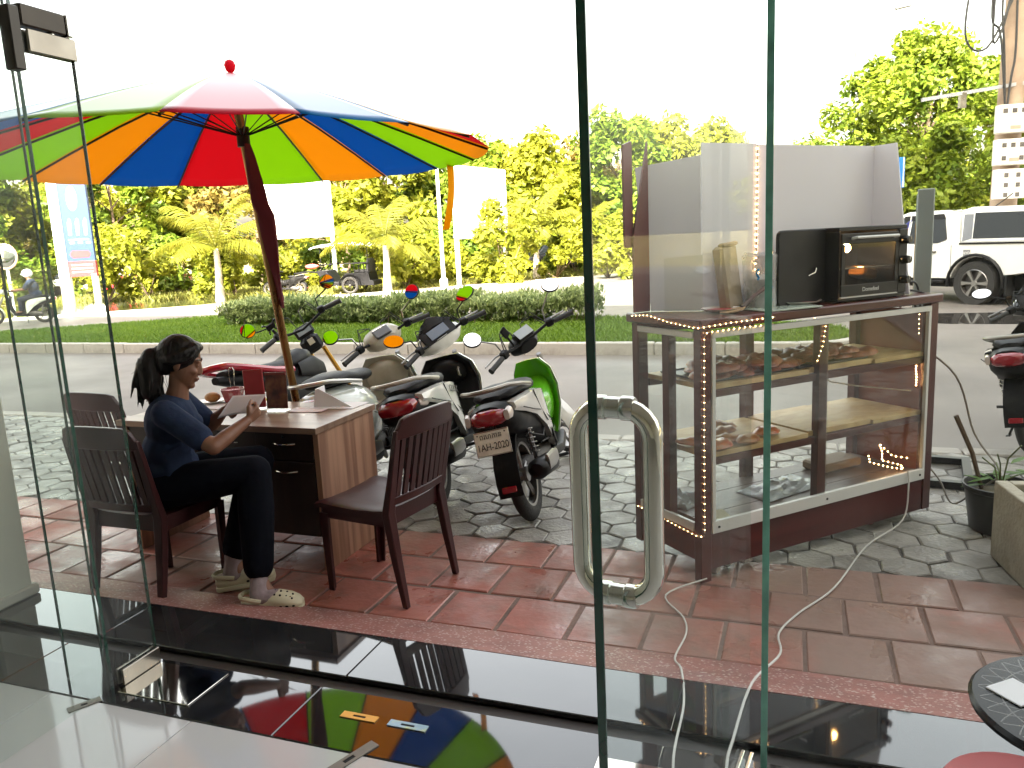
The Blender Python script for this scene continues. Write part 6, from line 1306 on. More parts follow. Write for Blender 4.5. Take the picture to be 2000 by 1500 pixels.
def tree(label, x, y, h, rad, m, n=9000, size=.2, zb=-.14, low=.25, name='broadleaf_tree', group='trees beyond the road', lean=0.0, nb=42, squash=1.0, lump=1.0):
    t = thing(name, label, 'tree', (x, y, zb), 0, group)
    cz0, cz1 = h * low, h; bl = []; rr = []
    for i in range(nb):
        a = random.uniform(0, 6.283); s = random.random() ** .6; z = random.uniform(0, 1)
        env = math.sin(math.pi * min(1, .18 + z * .80)) ** .7
        bl.append((lean * z + math.cos(a) * rad * env * s, math.sin(a) * rad * env * s * squash, cz0 + (cz1 - cz0) * z)); rr.append(rad * random.uniform(.16, .34) * lump)
    bb = MB(); k = h / 9
    bb.tube([(0, 0, -.05), (.06 * k, 0, h * .2), (lean * .3, .05, h * .45), (lean * .6, 0, h * .8)], [.17 * k, .13 * k, .09 * k, .03 * k], 8)
    for i in range(0, nb, 3):
        z = bl[i][2]; q = Vector((lean * .3 * min(1, z / h), 0, min(z * .75, h * .6))); bb.tube([q, q.lerp(Vector(bl[i]), .5) + Vector((0, 0, .1)), bl[i]], [.05 * k, .035 * k, .012 * k], 5)
    bb.build('trunk', M_bark, t)
    Vv, F = leaves(bl, rr, n // nb, size); npmesh('crown', Vv, F, m, t); return t
L_y = leafmat('sunlit_leaf', (0.14, 0.18, 0.010), (0.34, 0.33, 0.03), .45)
L_g = leafmat('mid_green_leaf', (0.065, 0.13, 0.010), (0.20, 0.25, 0.02), .42)
L_d = leafmat('deep_green_leaf', (0.025, 0.06, 0.012), (0.07, 0.11, 0.02), .3)
L_o = leafmat('dry_leaf', (0.13, 0.12, 0.02), (0.28, 0.20, 0.05), .4)
random.seed(21)
spots = []
def at(px, d):      # a spot on the ground seen at this bearing, d metres ahead
    return ((px - 1000 + 0.049 * 120) / FOC * d * 1.0, d)
kinds = ((L_y, 'yellow green leafy tree'), (L_g, 'mid green leafy tree'), (L_o, 'sparse olive and brown tree'), (L_y, 'bright bushy tree'))
row = [(-40, 40, 7.4, 2.8), (60, 44, 7.6, 3.0), (150, 48, 7.5, 3.2), (250, 42, 7.7, 3.0), (340, 46, 7.6, 3.2), (430, 50, 7.5, 3.4), (520, 44, 7.4, 3.0), (610, 47, 7.3, 3.2), (690, 43, 7.6, 3.0), (770, 46, 7.2, 3.2), (850, 50, 6.9, 3.6), (930, 44, 6.9, 3.1), (1000, 48, 6.9, 3.5), (1075, 45, 6.9, 3.2), (1140, 50, 6.9, 3.3), (1215, 44, 8.0, 3.2), (1300, 47, 8.0, 3.4), (1390, 50, 8.0, 3.4), (1480, 46, 5.6, 3.0), (1570, 44, 5.6, 3.0)]
names = ['far left of the far row', 'second from the left in the far row', 'behind the tall price sign', 'right of the tall price sign', 'behind the leftmost palm', 'left of the umbrella pole', 'behind the left blank billboard', 'just above the tuk-tuk', 'right of the tuk-tuk roof', 'behind the middle palm', 'left of the right blank billboard', 'behind the right blank billboard', 'right of the right blank billboard', 'behind the right palm', 'beside the door edge', 'left of the pastry cabinet screen', 'above the left wing of the screen', 'behind the white screen', 'low behind the screen, right part', 'left of the street lamp']
for i, (px, d, h, rd) in enumerate(row):
    m, kd = kinds[(i * 3) % 4] if i % 5 else kinds[1]
    x, y = at(px, d); tree('%s, %s' % (kd, names[i]), x, y, h, rd, m, 8500, .21, low=.16)
x, y = at(1795, 25.5); tree('large dense tree with sunlit top standing behind the white pickup', x, y, 7.2, 3.5, leafmat('street_tree_leaf', (0.07, 0.14, 0.010), (0.30, 0.35, 0.03), .45), 36000, .115, low=.12, nb=130, lump=.75, group=None, name='large_tree')
x, y = at(2010, 30); tree('tree at the right edge behind the utility pole', x, y, 8.0, 3.2, L_y, 12000, .19, low=.15, group=None)
# shrubs below the trees
random.seed(5)
sw = ['at the far left edge', 'left of the tall price sign', 'right of the tall price sign', 'by the pond', 'left of the leftmost palm', 'behind the leftmost palm', 'behind the front wheel of the tuk-tuk motorbike', 'behind the tuk-tuk', 'right of the tuk-tuk', 'between the tuk-tuk and the right billboard', 'under the right billboard, left side', 'under the right billboard, right side', 'beside the right palm', 'right of the right palm', 'by the door edge', 'left of the cabinet', 'behind the cabinet', 'behind the screen', 'behind the sign stand', 'behind the pickup']
for i, px in enumerate((-20, 70, 220, 300, 370, 470, 560, 640, 800, 860, 930, 990, 1090, 1130, 1190, 1260, 1380, 1500, 1640, 1760)):
    d = 36 + 3 * math.sin(i * 2.1) - (4 if 14 < i else 0); x, y = at(px, d); h = random.uniform(1.6, 3.2)
    t = thing('shrub', 'leafy roadside shrub %s' % sw[i], 'shrub', (x, y, -.14), 0, 'shrubs beyond the road')
    bl = [(random.gauss(0, .9), random.gauss(0, .6), random.uniform(.25, h)) for _ in range(14)]
    bb = MB(); [bb.tube([(0, 0, 0), Vector(q) * .5, q], [.03, .02, .01], 5) for q in bl[:6]]; bb.build('stem', M_bark, t)
    Vv, F = leaves(bl, [random.uniform(.35, .65) for _ in bl], 190, .15); npmesh('foliage', Vv, F, (L_y, L_g, L_y)[i % 3], t)
# coconut palms
L_p = leafmat('palm_leaf', (0.12, 0.15, 0.012), (0.30, 0.27, 0.03), .45)
M_ptrunk = pm('palm_trunk_bark', (0.34, 0.30, 0.24), 0.9, var=0.25, scale=5, bump=0.6, bscale=14)
def palm(label, x, y, ht, fl, nf=15, seed=0):
    rg = random.Random(seed); t = thing('coconut_palm', label, 'palm tree', (x, y, -.14), 0, 'young coconut palms along the far road')
    bb = MB(); bb.tube([(0, 0, 0), (.02, 0, ht * .3), (.05, 0, ht * .7), (.04, 0, ht)], [.20, .14, .12, .10], 10); bb.build('trunk', M_ptrunk, t)
    for i in range(nf):
        a = 2 * math.pi * i / nf * 2.4 + rg.uniform(-.3, .3); up = 1.38 - 1.35 * (i / nf) + rg.uniform(-.1, .1); L_ = fl * rg.uniform(.85, 1.1); P = []
        p = Vector((.04, 0, ht)); e = up
        for k in range(11):
            P.append(p.copy()); p = p + Vector((math.cos(a) * math.cos(e), math.sin(a) * math.cos(e), math.sin(e))) * (L_ / 10); e -= .055 + .019 * k
        bb = MB(); bb.tube(P, [.025 - .002 * k for k in range(11)], 5); vs = []; fs = []
        sd_ = Vector((-math.sin(a), math.cos(a), 0))
        for k in range(8, 80, 2):
            s = k / 80; q = s * 10; j = min(9, int(q)); c = P[j].lerp(P[j + 1], q - j); tg = (P[j + 1] - P[j]).normalized(); ln = .72 * fl / 2.4 * math.sin(math.pi * (s * .86 + .10)) ** .7
            for sg_ in (-1, 1):
                dr__ = (sd_ * sg_ * .8 + tg * .55 + Vector((0, 0, -.35 - .25 * rg.random()))).normalized(); w = tg * .020; tip = c + dr__ * ln + Vector((0, 0, -.10 * ln)); md = c + dr__ * ln * .5 + Vector((0, 0, .02)); n = len(vs)
                vs += [c - w * .6, c + w * .6, md + w, tip, md - w]; fs.append((n, n + 1, n + 2, n + 3, n + 4))
        bb.add(vs, fs); bb.build('frond', L_p, t, smooth=0)
for i, (px, d, ht, fl, lb) in enumerate(((437, 31.0, 2.0, 2.9, 'leftmost coconut palm, by the pond and the umbrella pole'), (762, 30.0, 1.8, 2.4, 'coconut palm standing right in front of the tuk-tuk'), (1052, 36, 2.2, 2.5, 'coconut palm right of the right blank billboard'), (250, 52, 4.0, 3.0, 'distant tall palm beyond the pond'), (1160, 40, 2.0, 2.2, 'small palm seen behind the door edge'))):
    x, y = at(px, d); palm(lb, x, y, ht, fl, 15, i + 3)
# hedge on the median: many leafy shoots
def hedge():
    t = thing('hedge', 'clipped leafy green hedge running along the grass median', 'hedge', fw(-8, 14.75, .02), PHI)
    n = 6000; xs = RNG.uniform(-4.15, 4.35, n); ys = RNG.uniform(-.62, .62, n); top = .50 + .05 * np.sin(xs * 1.7) + .03 * np.sin(xs * 5.1) + RNG.normal(0, .03, n) + .02 * xs / 4
    zs = top * RNG.random(n) ** .55; edge = np.where(np.abs(ys) > .5, .9, 1.0); p = np.column_stack([xs, ys, zs * edge + .03])
    Vs = []
    for k in range(5):
        a = RNG.uniform(0, 6.283, n); e = RNG.uniform(.15, 1.25, n); dv = np.column_stack([np.cos(a) * np.cos(e), np.sin(a) * np.cos(e), np.sin(e)]); l = RNG.uniform(.08, .18, n)[:, None]
        sd2 = np.cross(dv, [0, 0, 1.]); sd2 /= np.linalg.norm(sd2, axis=1)[:, None] + 1e-9
        Vs.append(np.stack([p, p + dv * l * .5 + sd2 * .021, p + dv * l, p + dv * l * .5 - sd2 * .021], 1))
    Vv = np.concatenate(Vs, 0).reshape(-1, 3); npmesh('foliage', Vv, np.arange(len(Vv)).reshape(-1, 4), leafmat('hedge_leaf', (0.06, 0.115, 0.03), (0.42, 0.48, 0.20), .38), t)
    bb = MB()
    for k in range(60): x = random.uniform(-4, 4.2); y = random.uniform(-.5, .5); bb.tube([(x, y, 0), (x + .03, y, .2), (x + .06, y + .03, .36)], [.012, .009, .005], 5)
    tag(bb.build('stem', M_bark, t), kind='stuff')
hedge()
# blank white billboards
M_wboard = pm('white_billboard', (0.80, 0.80, 0.78), 0.5, var=0.02)
M_wpost = pm('white_post_paint', (0.74, 0.73, 0.70), 0.5, var=0.05)
def billboard(label, pl_, pr_, zb, zt):
    a, c = Vector((*pl_, 0)), Vector((*pr_, 0)); L_ = (c - a).length; t = thing('billboard', label, 'billboard', (*pl_, -.14), math.atan2((c - a).y, (c - a).x), 'blank white billboards across the road')
    bb = MB(); bb.box(0, L_, -.03, .03, zb + .14, zt + .14); bb.build('board', M_wboard, t, bevel=.01)
    for x in (.25, L_ - .12):
        bb = MB(); bb.box(x - .07, x + .07, .035, .17, 0, zt); bb.build('post', M_wpost, t)
    bb = MB(); bb.box(.0, L_, .035, .09, zb + .2, zb + .3); bb.box(0, L_, .035, .09, zt - .2, zt - .1); bb.build('brace', M_wpost, t)
x0 = at(543, 36)[0]; x1 = at(672, 36)[0]; billboard('blank white billboard above the tuk-tuk', (x0, 36), (x1, 35.6), 2.18, 5.1)
x0 = at(899, 33)[0]; x1 = at(1000, 36.5)[0]; billboard('blank white billboard right of the orange umbrella strap', (x0, 33), (x1, 36.5), 1.78, 4.75)
# white street pole between the billboards
t = thing('white_pole', 'slim white pole between the tuk-tuk and the right billboard', 'pole', (*at(872, 31.5), -.12))
bb = MB(); bb.lathe([(.16, 0), (.16, .35), (.08, .42), (.06, 4.6), (.05, 4.65)], 12); bb.build('shaft', M_wpost, t); bb = MB(); bb.ell((0, 0, 4.72), (.13, .13, .12), 12, 8); bb.build('lamp_globe', M_wboard, t)
# fuel price sign
t = thing('price_sign', 'tall blue and white petrol price sign at the left', 'sign', (*at(172, 27.6), -.11), R(8))
bb = MB(); bb.box(-.62, -.30, -.12, .12, 0, 4.5); bb.build('white_column', M_wpost, t); bb = MB(); bb.box(.42, .58, -.1, .1, 0, 1.3); bb.build('white_column', M_wpost, t)
bb = MB(); bb.box(-.295, .60, -.09, .09, 1.75, 4.5); bb.build('blue_panel', pm('sign_blue', (0.008, 0.032, 0.12), 0.5), t); bb = MB(); bb.box(-.293, .598, -.092, .088, 1.22, 1.745); bb.build('red_panel', pm('sign_red', (0.28, 0.02, 0.025), 0.5), t)
M_spale = pm('sign_pale', (0.40, 0.38, 0.32), 0.5)
bb = MB(); bb.lathe([(.02, -.1), (.17, -.098), (.17, -.091)], 20, (0, 0, 0), 'y'); q = bb.build('emblem', M_spale, t); q.location = (.12, 0, 3.85); q.scale = (1, 1, 2.4)
for k in range(3):
    bb = MB(); bb.prism([(-.12 + .25 * k, 2.62), (-.03 + .25 * k, 2.62), (.0 + .25 * k, 3.12), (-.05 + .25 * k, 3.2), (-.12 + .25 * k, 3.05)], -.098, -.091); bb.build('nozzle_symbol', M_spale, t, smooth=0)
for k in range(3):
    bb = MB(); bb.box(-.12 + .26 * k, .02 + .26 * k, -.096, -.091, 2.34, 2.40); bb.build('text_bar', M_spale, t, smooth=0)
bb = MB(); bb.box(-.16, .5, -.096, -.091, 2.46, 2.49); bb.build('text_bar', M_spale, t, smooth=0)
bb = MB(); bb.prism([(-.18, 1.98), (-.1, 1.86), (.42, 1.86), (.5, 1.98), (.42, 2.10), (-.1, 2.10)], -.098, -.091); q = bb.build('red_lozenge', pm('sign_red', (0.28, 0.02, 0.025), 0.5), t, smooth=0)
for z in (1.62, 1.5, 1.38):
    bb = MB(); bb.box(-.18, .5, -.097, -.093, z - .02, z + .02); bb.build('text_bar', M_spale, t, smooth=0)
# convex traffic mirror
t = thing('traffic_mirror', 'round convex traffic mirror on a post above the scooter rider', 'traffic mirror', (*at(36, 25.5), -.11))
bb = MB(); bb.lathe([(.045, 0), (.045, 2.2)], 10); bb.build('post', M_wpost, t)
bb = MB(); bb.lathe([(.02, -.09), (.2, -.075), (.34, -.03), (.36, 0), (.36, .02)], 26, (0, -.05, 2.0), 'y'); bb.build('mirror_face', pm('mirror_glass2', (0.85, 0.85, 0.85), 0.05, 1.0), t)
bb = MB(); bb.tube([(.385 * math.cos(k * .2618), -.04, 2.0 + .385 * math.sin(k * .2618)) for k in range(24)], .03, 8, closed=True); bb.build('mirror_rim', pm('faded_orange_rim', (0.55, 0.30, 0.20), 0.5), t)
# street lamp
t = thing('street_lamp', 'tall white street lamp with a curved arm behind the screen', 'street lamp', (*at(1662, 30), -.12))
bb = MB(); bb.tube([(0, 0, 0), (0, 0, 6), (0, 0, 8.6)], [.11, .085, .07], 10); bb.build('shaft', pm('galvanised_pole', (0.13, 0.135, 0.14), 0.6, 0.3), t)
bb = MB(); bb.tube([(0, 0, 7.6), (.25, 0, 8.3), (.8, 0, 8.9), (1.35, 0, 9.2)], .045, 8); ar = bb.build('lamp_arm', pm('lamp_dark', (0.10, 0.10, 0.105), 0.6), t); bb = MB(); bb.obox((1.6, 0, 9.27), (.6, .2, .09), (0, R(-10), 0), .02); bb.build('lamp_head', pm('lamp_dark', (0.10, 0.10, 0.105), 0.6), ar)
# pedestrian crossing sign
t = thing('crossing_sign', 'blue pedestrian crossing sign with a white triangle beside the screen', 'road sign', (*at(1727, 18.0), -.12), R(-24))
bb = MB(); bb.lathe([(.035, 0), (.035, 3.2)], 10, (0, .03, 0)); bb.build('post', M_alu, t)
bb = MB(); bb.box(-.34, .34, -.012, .0, 2.47, 3.13, .004); bb.build('sign_plate', pm('sign_sky_blue', (0.015, 0.16, 0.50), 0.35), t, bevel=.004)
for a0, a1 in ((-.325, -.305), (.305, .325)):
    bb = MB(); bb.box(a0, a1, -.0145, -.0125, 2.485, 3.115); bb.build('white_border', M_wboard, t, smooth=0)
bb = MB(); bb.prism([(-.25, 2.56), (.25, 2.56), (0, 3.03)], -.016, -.013); tr_ = bb.build('white_triangle', M_wboard, t, smooth=0)
bb = MB(); bb.ell((0, -.018, 2.87), (.03, .003, .03), 10, 6)
for P in ([(0, 2.83), (.0, 2.72)], [(0, 2.72), (-.07, 2.60)], [(0, 2.72), (.07, 2.60)], [(0, 2.80), (-.07, 2.74)], [(0, 2.80), (.07, 2.75)]): bb.tube([(P[0][0], -.018, P[0][1]), (P[1][0], -.018, P[1][1])], .014, 5)
bb.build('walking_figure', M_blkpl, tr_)
# utility pole with meter boxes
UP = at(1950, 17.2); t = thing('utility_pole', 'thick concrete utility pole with a steel crossbar at the right edge', 'utility pole', (UP[0], UP[1], -.12))
bb = MB(); bb.tube([(0, 0, 0), (0.03, 0, 4.5), (0.13, 0, 9)], [.27, .235, .20], 14); bb.build('shaft', pm('pole_concrete', (0.33, 0.24, 0.17), 0.85, var=0.25, scale=3, bump=0.3, stain=((0.30, 0.18, 0.12), 0.6, 2)), t)
bb = MB(); bb.obox((-.85, -.28, 4.30), (2.4, .07, .07), (0, R(-7), R(6))); bb.build('crossbar', pm('lamp_grey', (0.35, 0.35, 0.36), 0.5), t)
bb = MB(); bb.obox((-1.15, -.30, 4.12), (.12, .1, .3)); bb.build('clamp', M_steel_dk, t)
M_mbox = pm('meter_box_white', (0.66, 0.62, 0.55), 0.5, var=0.08)
for k, (z, w, h) in enumerate(((3.42, .62, .56), (2.78, .64, .52), (2.10, .60, .60))):
    tb_ = thing('meter_box', '%s white electricity meter box strapped to the utility pole' % ('top', 'middle', 'bottom')[k], 'meter box', (UP[0] - .14, UP[1] - .38, -.12 + z), R(-6 + 5 * k), 'meter boxes on the utility pole')
    bb = MB(); bb.box(-w / 2, w / 2, -.10, .10, 0, h, .012); bb.build('box_body', M_mbox, tb_)
    for r_ in range(3 if k == 2 else (2 if k == 1 else 1)):
        for c_ in range(2 if k == 2 else 3):
            if k == 1 and r_ == 1 and c_ == 1: continue
            x = (-.13 + .26 * c_) if k == 2 else (-.19 + .18 * c_); z_ = h - .13 - .2 * r_ - (0.06 if k == 1 and r_ else 0); bb = MB(); bb.box(x - .045, x + .045, -.106, -.099, z_ - .04, z_ + .05); bb.build('meter_window', pm('meter_glass', (0.10, 0.09, 0.085), 0.15), tb_, smooth=0)
    if k < 2: bb = MB(); bb.box(-.08, .12, -.107, -.099, .07, .14); bb.build('meter_label', pm('faded_label', (0.45, 0.30, 0.22), 0.6), tb_, smooth=0)
for k in range(5):
    x0 = UP[0] - .2 - .02 * k; y0 = UP[1] - .28
    cable('overhead_cable', ('black cable looping widest left of the utility pole', 'black cable drooping close to the pole shaft', 'thin black cable running straight down the pole', 'black cable behind the meter boxes', 'thick black cable knotted at the pole band')[k], [(x0 - (.35, .15, .05, -.12, .02)[k], y0, 9 - .2 * k), (x0 - (.75, .35, .12, -.1, .25)[k], y0, 7.0), (x0 - (.95, .4, .18, -.16, .3)[k], y0, (5.3, 5.6, 5.8, 5.0, 5.2)[k]), (x0 - (.5, .2, .1, -.1, .12)[k], y0, (5.0, 5.2, 5.0, 4.4, 5.35)[k]), (x0 + .02, y0, 6.0 if k in (0, 4) else 3.4)], .022, M_blk_rub)
# ---- pickup truck
tk = thing('pickup_truck', 'white double cab pickup with a hard canopy parked at the right', 'pickup truck', (10.35, 16.5, -.12), R(117)); tk.scale = (1.07, 1.07, 1.07)
M_tw = pm('truck_white', (0.72, 0.72, 0.70), 0.2, var=0.02, coat=0.8)
M_tg = pm('tinted_glass', (0.006, 0.008, 0.010), 0.07, var=0.1, spec=0.4)
HWd = .90
def arch(cx, r_, z0=.52): return [(cx + r_ * math.cos(R(a)), .40 + r_ * math.sin(R(a))) for a in range(165, 14, -15)]
low = [(-1.05, .62), (-.50, .55)] + arch(0, .50)[0:] + [(.52, .48), (2.70, .48)] + [(3.22 + q[0] - 0, q[1]) for q in arch(0, .50)] + [(3.75, .50), (4.05, .55), (4.08, .95), (3.95, 1.06), (2.75, 1.14), (1.9, 1.14), (-1.08, 1.16)]
bb = MB(); bb.prism(low, -HWd, HWd); bb.build('body', M_tw, tk, bevel=.03, smooth=30)
cab = [(2.55, 1.13), (1.75, 1.74), (1.55, 1.80), (.72, 1.80), (.48, 1.74), (.36, 1.13)]
bb = MB(); bb.loft([[(x, -HWd * (.97 - .16 * (z - 1.13) / .67), z) for x, z in cab], [(x, HWd * (.97 - .16 * (z - 1.13) / .67), z) for x, z in cab]]); bb.build('cab', M_tw, tk, bevel=.03, smooth=30)
can = [(.34, 1.165), (.40, 1.78), (.20, 1.83), (-.85, 1.80), (-1.02, 1.72), (-1.10, 1.165)]
bb = MB(); bb.loft([[(x, -HWd * (.98 - .13 * (z - 1.16) / .67), z) for x, z in can], [(x, HWd * (.98 - .13 * (z - 1.16) / .67), z) for x, z in can]]); bb.build('canopy', M_tw, tk, bevel=.03, smooth=30)
def sidew(name, poly, k0, m, parent=tk):
    for s in (1, -1):
        bb = MB(); bb.loft([[(x, s * (HWd * (.98 - k0 * (z - 1.13) / .67) + d), z) for x, z in poly] for d in (-.03, .012)]); bb.build(name, m, parent, smooth=0)
sidew('side_window', [(1.52, 1.17), (1.50, 1.68), (1.66, 1.69), (2.30, 1.19)], .16, M_tg); sidew('side_window', [(.62, 1.24), (.80, 1.17), (1.44, 1.17), (1.43, 1.68), (.75, 1.70)], .16, M_tg); sidew('canopy_window', [(-.98, 1.24), (-.90, 1.70), (.12, 1.72), (.10, 1.24)], .128, M_tg)
sidew('grey_pillar', [(.12, 1.24), (.15, 1.70), (.33, 1.70), (.30, 1.19)], .13, pm('pillar_grey', (0.16, 0.17, 0.19), 0.4))
sidew('weather_shield', [(.72, 1.63), (.78, 1.73), (1.62, 1.72), (1.60, 1.62)], .155, M_blkpl)
bb = MB(); bb.loft([[(2.47, y, 1.17) for y in (-.78, .78)] + [(2.50, .78, 1.17), (2.50, -.78, 1.17)], [(1.78, y, 1.71) for y in (-.68, .68)] + [(1.81, .68, 1.72), (1.81, -.68, 1.72)]]); bb.build('windscreen', M_tg, tk, smooth=0)
for s in (1, -1):
    bb = MB(); bb.box(-1.07, .34, s * .905 - .012, s * .905 + .012, 1.135, 1.165); bb.build('bed_rail', M_blkpl, tk)
    for cx in (0, 3.22):
        bb = MB(); P = [(cx + .54 * math.cos(R(a)), s * .905, .40 + .54 * math.sin(R(a))) for a in range(-8, 189, 14)]; bb.tube(P, .05, 6, flat=.6); bb.build('arch_flare', M_blkpl, tk)
        bb = MB(); bb.lathe([(.40, -.13), (.415, -.09), (.415, .09), (.40, .13), (.27, .12), (.27, -.12)], 30, (cx, s * .80, .40), 'y', cap=False); ty = bb.build('tyre', M_tyre, tk)
        bb = MB(); bb.lathe([(.275, s * .10), (.255, s * .11), (.25, s * .02), (.02, s * .02)], 28, (cx, s * .80, .40), 'y', cap=False); rm_ = bb.build('rim', M_engine, ty)
        bb = MB(); bb.lathe([(.27, s * .112), (.255, s * .122), (.25, s * .112)], 28, (cx, s * .80, .40), 'y', cap=False); bb.lathe([(.065, s * .10), (.05, s * .125), (.005, s * .125)], 16, (cx, s * .80, .40), 'y')
        for k in range(6):
            a = k * math.pi / 3; bb.loft([[(cx + r_ * math.cos(a + w), s * .80 + s * y, .40 + r_ * math.sin(a + w)) for w, y in ((-q, .09), (q, .09), (q * .7, .118), (-q * .7, .118))] for r_, q in ((.05, .45), (.15, .20), (.255, .20))])
        bb.build('spoke', M_alloy, rm_)
        bb = MB(); bb.lathe([(.50, -.2), (.50, .02)], 20, (cx, s * .72, .42), 'y'); bb.build('wheel_well', M_blkpl, tk)
    bb = MB(); bb.box(.60, 2.62, s * .90 - .05, s * .90 + .06, .40, .455, .01); bb.build('side_step', M_blkpl, tk)
    bb = MB(); bb.box(-.62, -.58, s * .80 - .13, s * .80 + .13, .18, .56); bb.build('mud_flap', M_blkpl, tk)
    for x in (.92, 1.95):
        bb = MB(); bb.tube([(x - .11, s * .905, 1.0), (x - .09, s * .93, 1.0), (x + .09, s * .93, 1.0), (x + .11, s * .905, 1.0)], .017, 6); bb.build('door_handle', M_blkpl, tk)
    for x in (.50, 1.48, 2.50):
        bb = MB(); bb.box(x - .004, x + .004, s * .9 - .003, s * .9 + .003, .50, 1.13); bb.build('door_seam', M_blkpl, tk, smooth=0)
    bb = MB(); bb.obox((2.18, s * 1.03, 1.25), (.12, .20, .22), ch=.03); mh_ = bb.build('door_mirror', M_tw, tk); bb = MB(); bb.obox((2.115, s * 1.03, 1.25), (.006, .16, .17)); bb.build('mirror_glass', M_mirror, mh_, smooth=0)
    bb = MB(); bb.obox((.18, s * .906, .97), (.14, .014, .13), ch=.005); fb = bb.build('fuel_badge', pm('badge_grey', (0.2, 0.2, 0.21), 0.4), tk)
    text_part('HYD', .07, M_wboard, fb, (.18, s * .9145, .97), (R(90), 0, R(180) if s > 0 else 0), 'badge_lettering', .001)
    bb = MB(); bb.obox((-1.07, s * .80, .95), (.06, .18, .38), ch=.01); bb.build('rear_lamp', M_redlens, tk)
bb = MB(); bb.box(-1.22, -1.06, -.85, .85, .45, .62, .02); bb.build('rear_bumper', M_engine, tk)
bb = MB(); bb.box(-1.0, 3.9, -.62, .62, .30, .52); bb.build('underbody', M_blkpl, tk)
bb = MB(); bb.tube([(-.1, .55, 1.82), (-.3, .56, 1.95), (-.42, .56, 2.04)], .01, 5); bb.build('aerial', M_blkpl, tk)
# national style flag on a thin stick beside the pickup
t = thing('small_flag', 'small blue and red flag on a thin stick in front of the pickup', 'flag', (7.55, 15.2, 1.15), R(-30))
bb = MB(); bb.tube([(0, 0, -.4), (.16, 0, .62)], .01, 5); bb.build('flag_stick', M_wpost, t)
for k, (z0, z1, c) in enumerate(((.0, .13, (0.07, 0.08, 0.36)), (.13, .36, (0.60, 0.06, 0.09)), (.36, .50, (0.07, 0.08, 0.36)))):
    bb = MB(); bb.grid(lambda x, y: (.16 * ((z0 + (z1 - z0) * y + .05) / .62) + .02 - .30 * x * .9, .04 * math.sin(5 * x + 2 * y), z0 + (z1 - z0) * y - .22 * x), 8, 3); bb.build('flag_band', pm('flag_blue' if k != 1 else 'flag_red', c, 0.8), t, solid=.003)
# ---- tuk-tuk: motorbike and trailer
TB = Vector((-8.45, 32.1, -.14)); TH = R(172)
make_moto(dict(style='cub', label='black motorbike pulling the tuk-tuk trailer across the road', loc=tuple(TB + Vector((-math.cos(TH) * .1, 0, 0))), head=172, lean=0, steer=0, body=M_blkpl, side=M_blkpl, inner=M_blkpl, spokes=18))
tt = thing('tuk_tuk_trailer', 'dark tuk-tuk passenger trailer with a pale flat roof', 'tuk-tuk', (-6.05, 31.7, -.14), R(172))
M_td = pm('tuk_dark', (0.006, 0.006, 0.007), 0.5, spec=0.2, var=0.2)
for s in (-1, 1): tw_ = wheel(tt, (0, s * .62, .34), .34, .06, spokes=10); tw_.children[0].data.materials[0] = M_engine
bb = MB(); bb.prism([(1.35, .95), (.95, .95), (.70, .50), (.35, .45), (.33, .58), (.20, .80), (-.75, .82), (-.80, .50), (-.95, .48), (-.95, .30), (.80, .34), (1.30, .78)], -.56, .56); bb.build('carriage_body', M_td, tt, bevel=.02)
for s in (-1, 1):
    bb = MB(); bb.tube([(.43 * math.cos(R(a)), s * .64, .34 + .43 * math.sin(R(a))) for a in range(0, 181, 20)], .045, 6, flat=.5); bb.build('wheel_guard', M_td, tt)
    for x in (1.15, -.78):
        bb = MB(); bb.tube([(x, s * .54, .8), (x * .98, s * .56, 1.88)], .022, 6); bb.build('roof_post', M_td, tt)
    bb = MB(); bb.tube([(1.2, s * .56, 1.18), (.6, s * .57, 1.18)], .025, 6); bb.tube([(.2, s * .57, 1.18), (-.75, s * .56, 1.18)], .025, 6)
    for x in (.0, -.2, -.4, -.6, .8, 1.0): bb.tube([(x, s * .57, .82), (x, s * .57, 1.18)], .012, 5)
    bb.build('side_rail', M_td, tt)
bb = MB(); rings = []
for x, z in ((1.5, 1.84), (1.3, 1.90), (.3, 1.97), (-.7, 1.92), (-.95, 1.86)): rings.append([(x, y, z - .06 * (y / .72) ** 2) for y in (-.72, -.36, 0, .36, .72)] + [(x, y, z + .05 - .06 * (y / .72) ** 2) for y in (.72, 0, -.72)])
bb.loft(rings); bb.build('roof', pm('tuk_roof', (0.55, 0.60, 0.58), 0.5), tt)
bb = MB(); bb.obox((-.72, 0, 1.08), (.12, 1.0, .55), (0, R(-8), 0), .03); bb.build('seat_back', M_seat, tt); bb = MB(); bb.box(-.68, -.15, -.5, .5, .82, .92, .02); bb.build('seat_cushion', M_seat, tt)
bb = MB(); bb.tube([(1.3, 0, .85), (1.9, 0, .92), (2.5, 0, .86)], .035, 7); bb.build('tow_bar', M_td, tt)
o = MB().ell((0, 0, 0), (.28, .16, .10), 14, 8).build('red_bundle', pm('faded_red_cloth', (0.45, 0.09, 0.08), 0.9, var=0.3, bump=.4)); o.location = (-7.75, 31.9, .98); tag(o, 'faded red cloth bundle on the tow bar of the tuk-tuk', 'bundle')
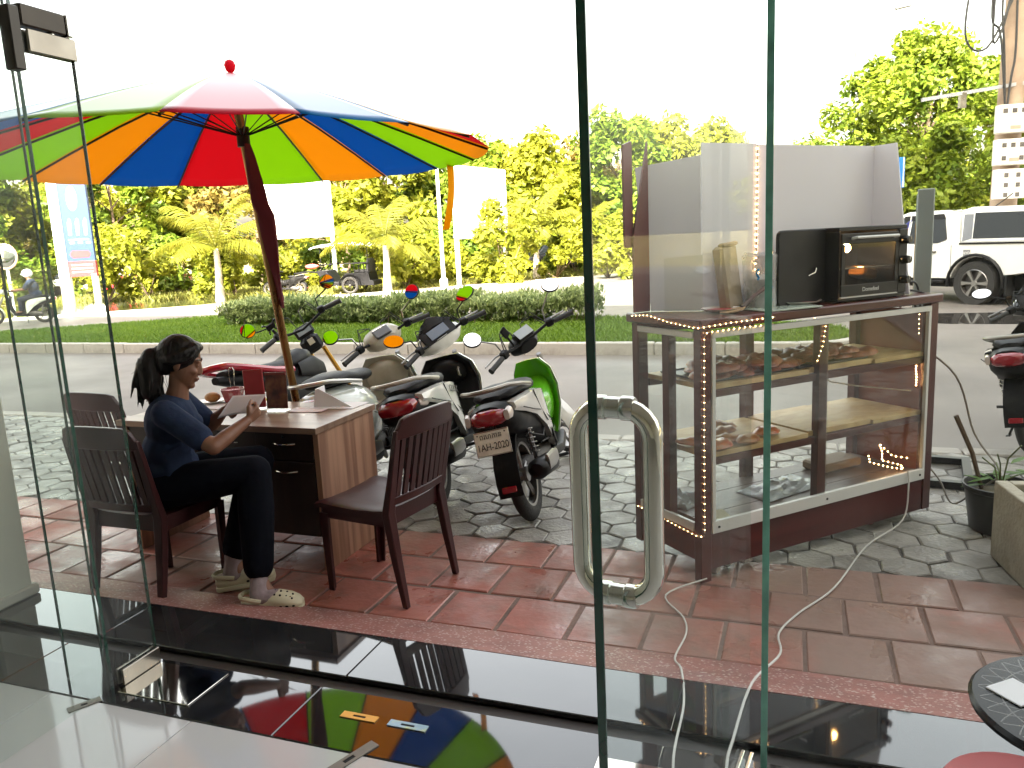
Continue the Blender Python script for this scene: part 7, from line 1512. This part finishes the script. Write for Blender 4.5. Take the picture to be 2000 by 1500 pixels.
# parked vehicles half hidden under the far trees
def small_car(label, px, d, m, head):
    x, y = at(px, d); t = thing('parked_car', label, 'car', (x, y, -.14), head, 'cars parked under the far trees')
    bb = MB(); bb.prism([(-2.0, .35), (-2.0, .85), (-1.2, .95), (1.2, .95), (2.0, .80), (2.05, .35)], -.8, .8); bb.build('body', m, t, bevel=.05)
    bb = MB(); bb.loft([[(x_, s * w, z) for x_, z, w in ((-1.5, .94, .74), (-1.0, 1.45, .62), (.5, 1.45, .62), (1.15, .94, .74))] for s in (-1, 1)]); bb.build('cabin', M_tg, t, bevel=.03)
    for cx in (-1.25, 1.3):
        for s in (-1, 1): bb = MB(); bb.lathe([(.1, -.1), (.31, -.1), (.33, -.05), (.33, .05), (.31, .1), (.1, .1)], 18, (cx, s * .74, .32), 'y'); bb.build('wheel', M_tyre, t)
small_car('white car parked behind the tall price sign', 190, 40, M_tw, R(10)); small_car('red car parked under the trees left of the leftmost palm', 305, 40, pm('car_red', (0.45, 0.03, 0.04), 0.25, coat=.6), R(14)); small_car('dark car under the trees right of the right billboard', 1095, 42, M_blkpl, R(20))
# wet patches on the road
M_wet = pm('puddle_water', (0.045, 0.04, 0.036), 0.03, var=0.1, spec=0.9)
def puddle(label, cx, cyy, rx, ry, rz, z=-.1165, seed=0):
    rg = random.Random(seed); ph = [rg.uniform(0, 6) for _ in range(3)]; bb = MB(); P = []
    for k in range(28):
        a = 2 * math.pi * k / 28; q = 1 + .12 * math.sin(3 * a + ph[0]) + .08 * math.sin(5 * a + ph[1]); x, y = rx * q * math.cos(a), ry * q * math.sin(a); P.append((cx + x * math.cos(rz) - y * math.sin(rz), cyy + x * math.sin(rz) + y * math.cos(rz), z))
    bb.add(P, [tuple(range(28))]); return tag(bb.build('puddle', M_wet, smooth=0), label, 'puddle')
puddle('long dark puddle on the road in front of the pickup', 9.3, 13.4, 3.2, .85, PHI + R(-2), seed=1)
puddle('small wet patch on the road behind the motorbikes', -2.0, 8.9, 1.0, .35, PHI, seed=2)
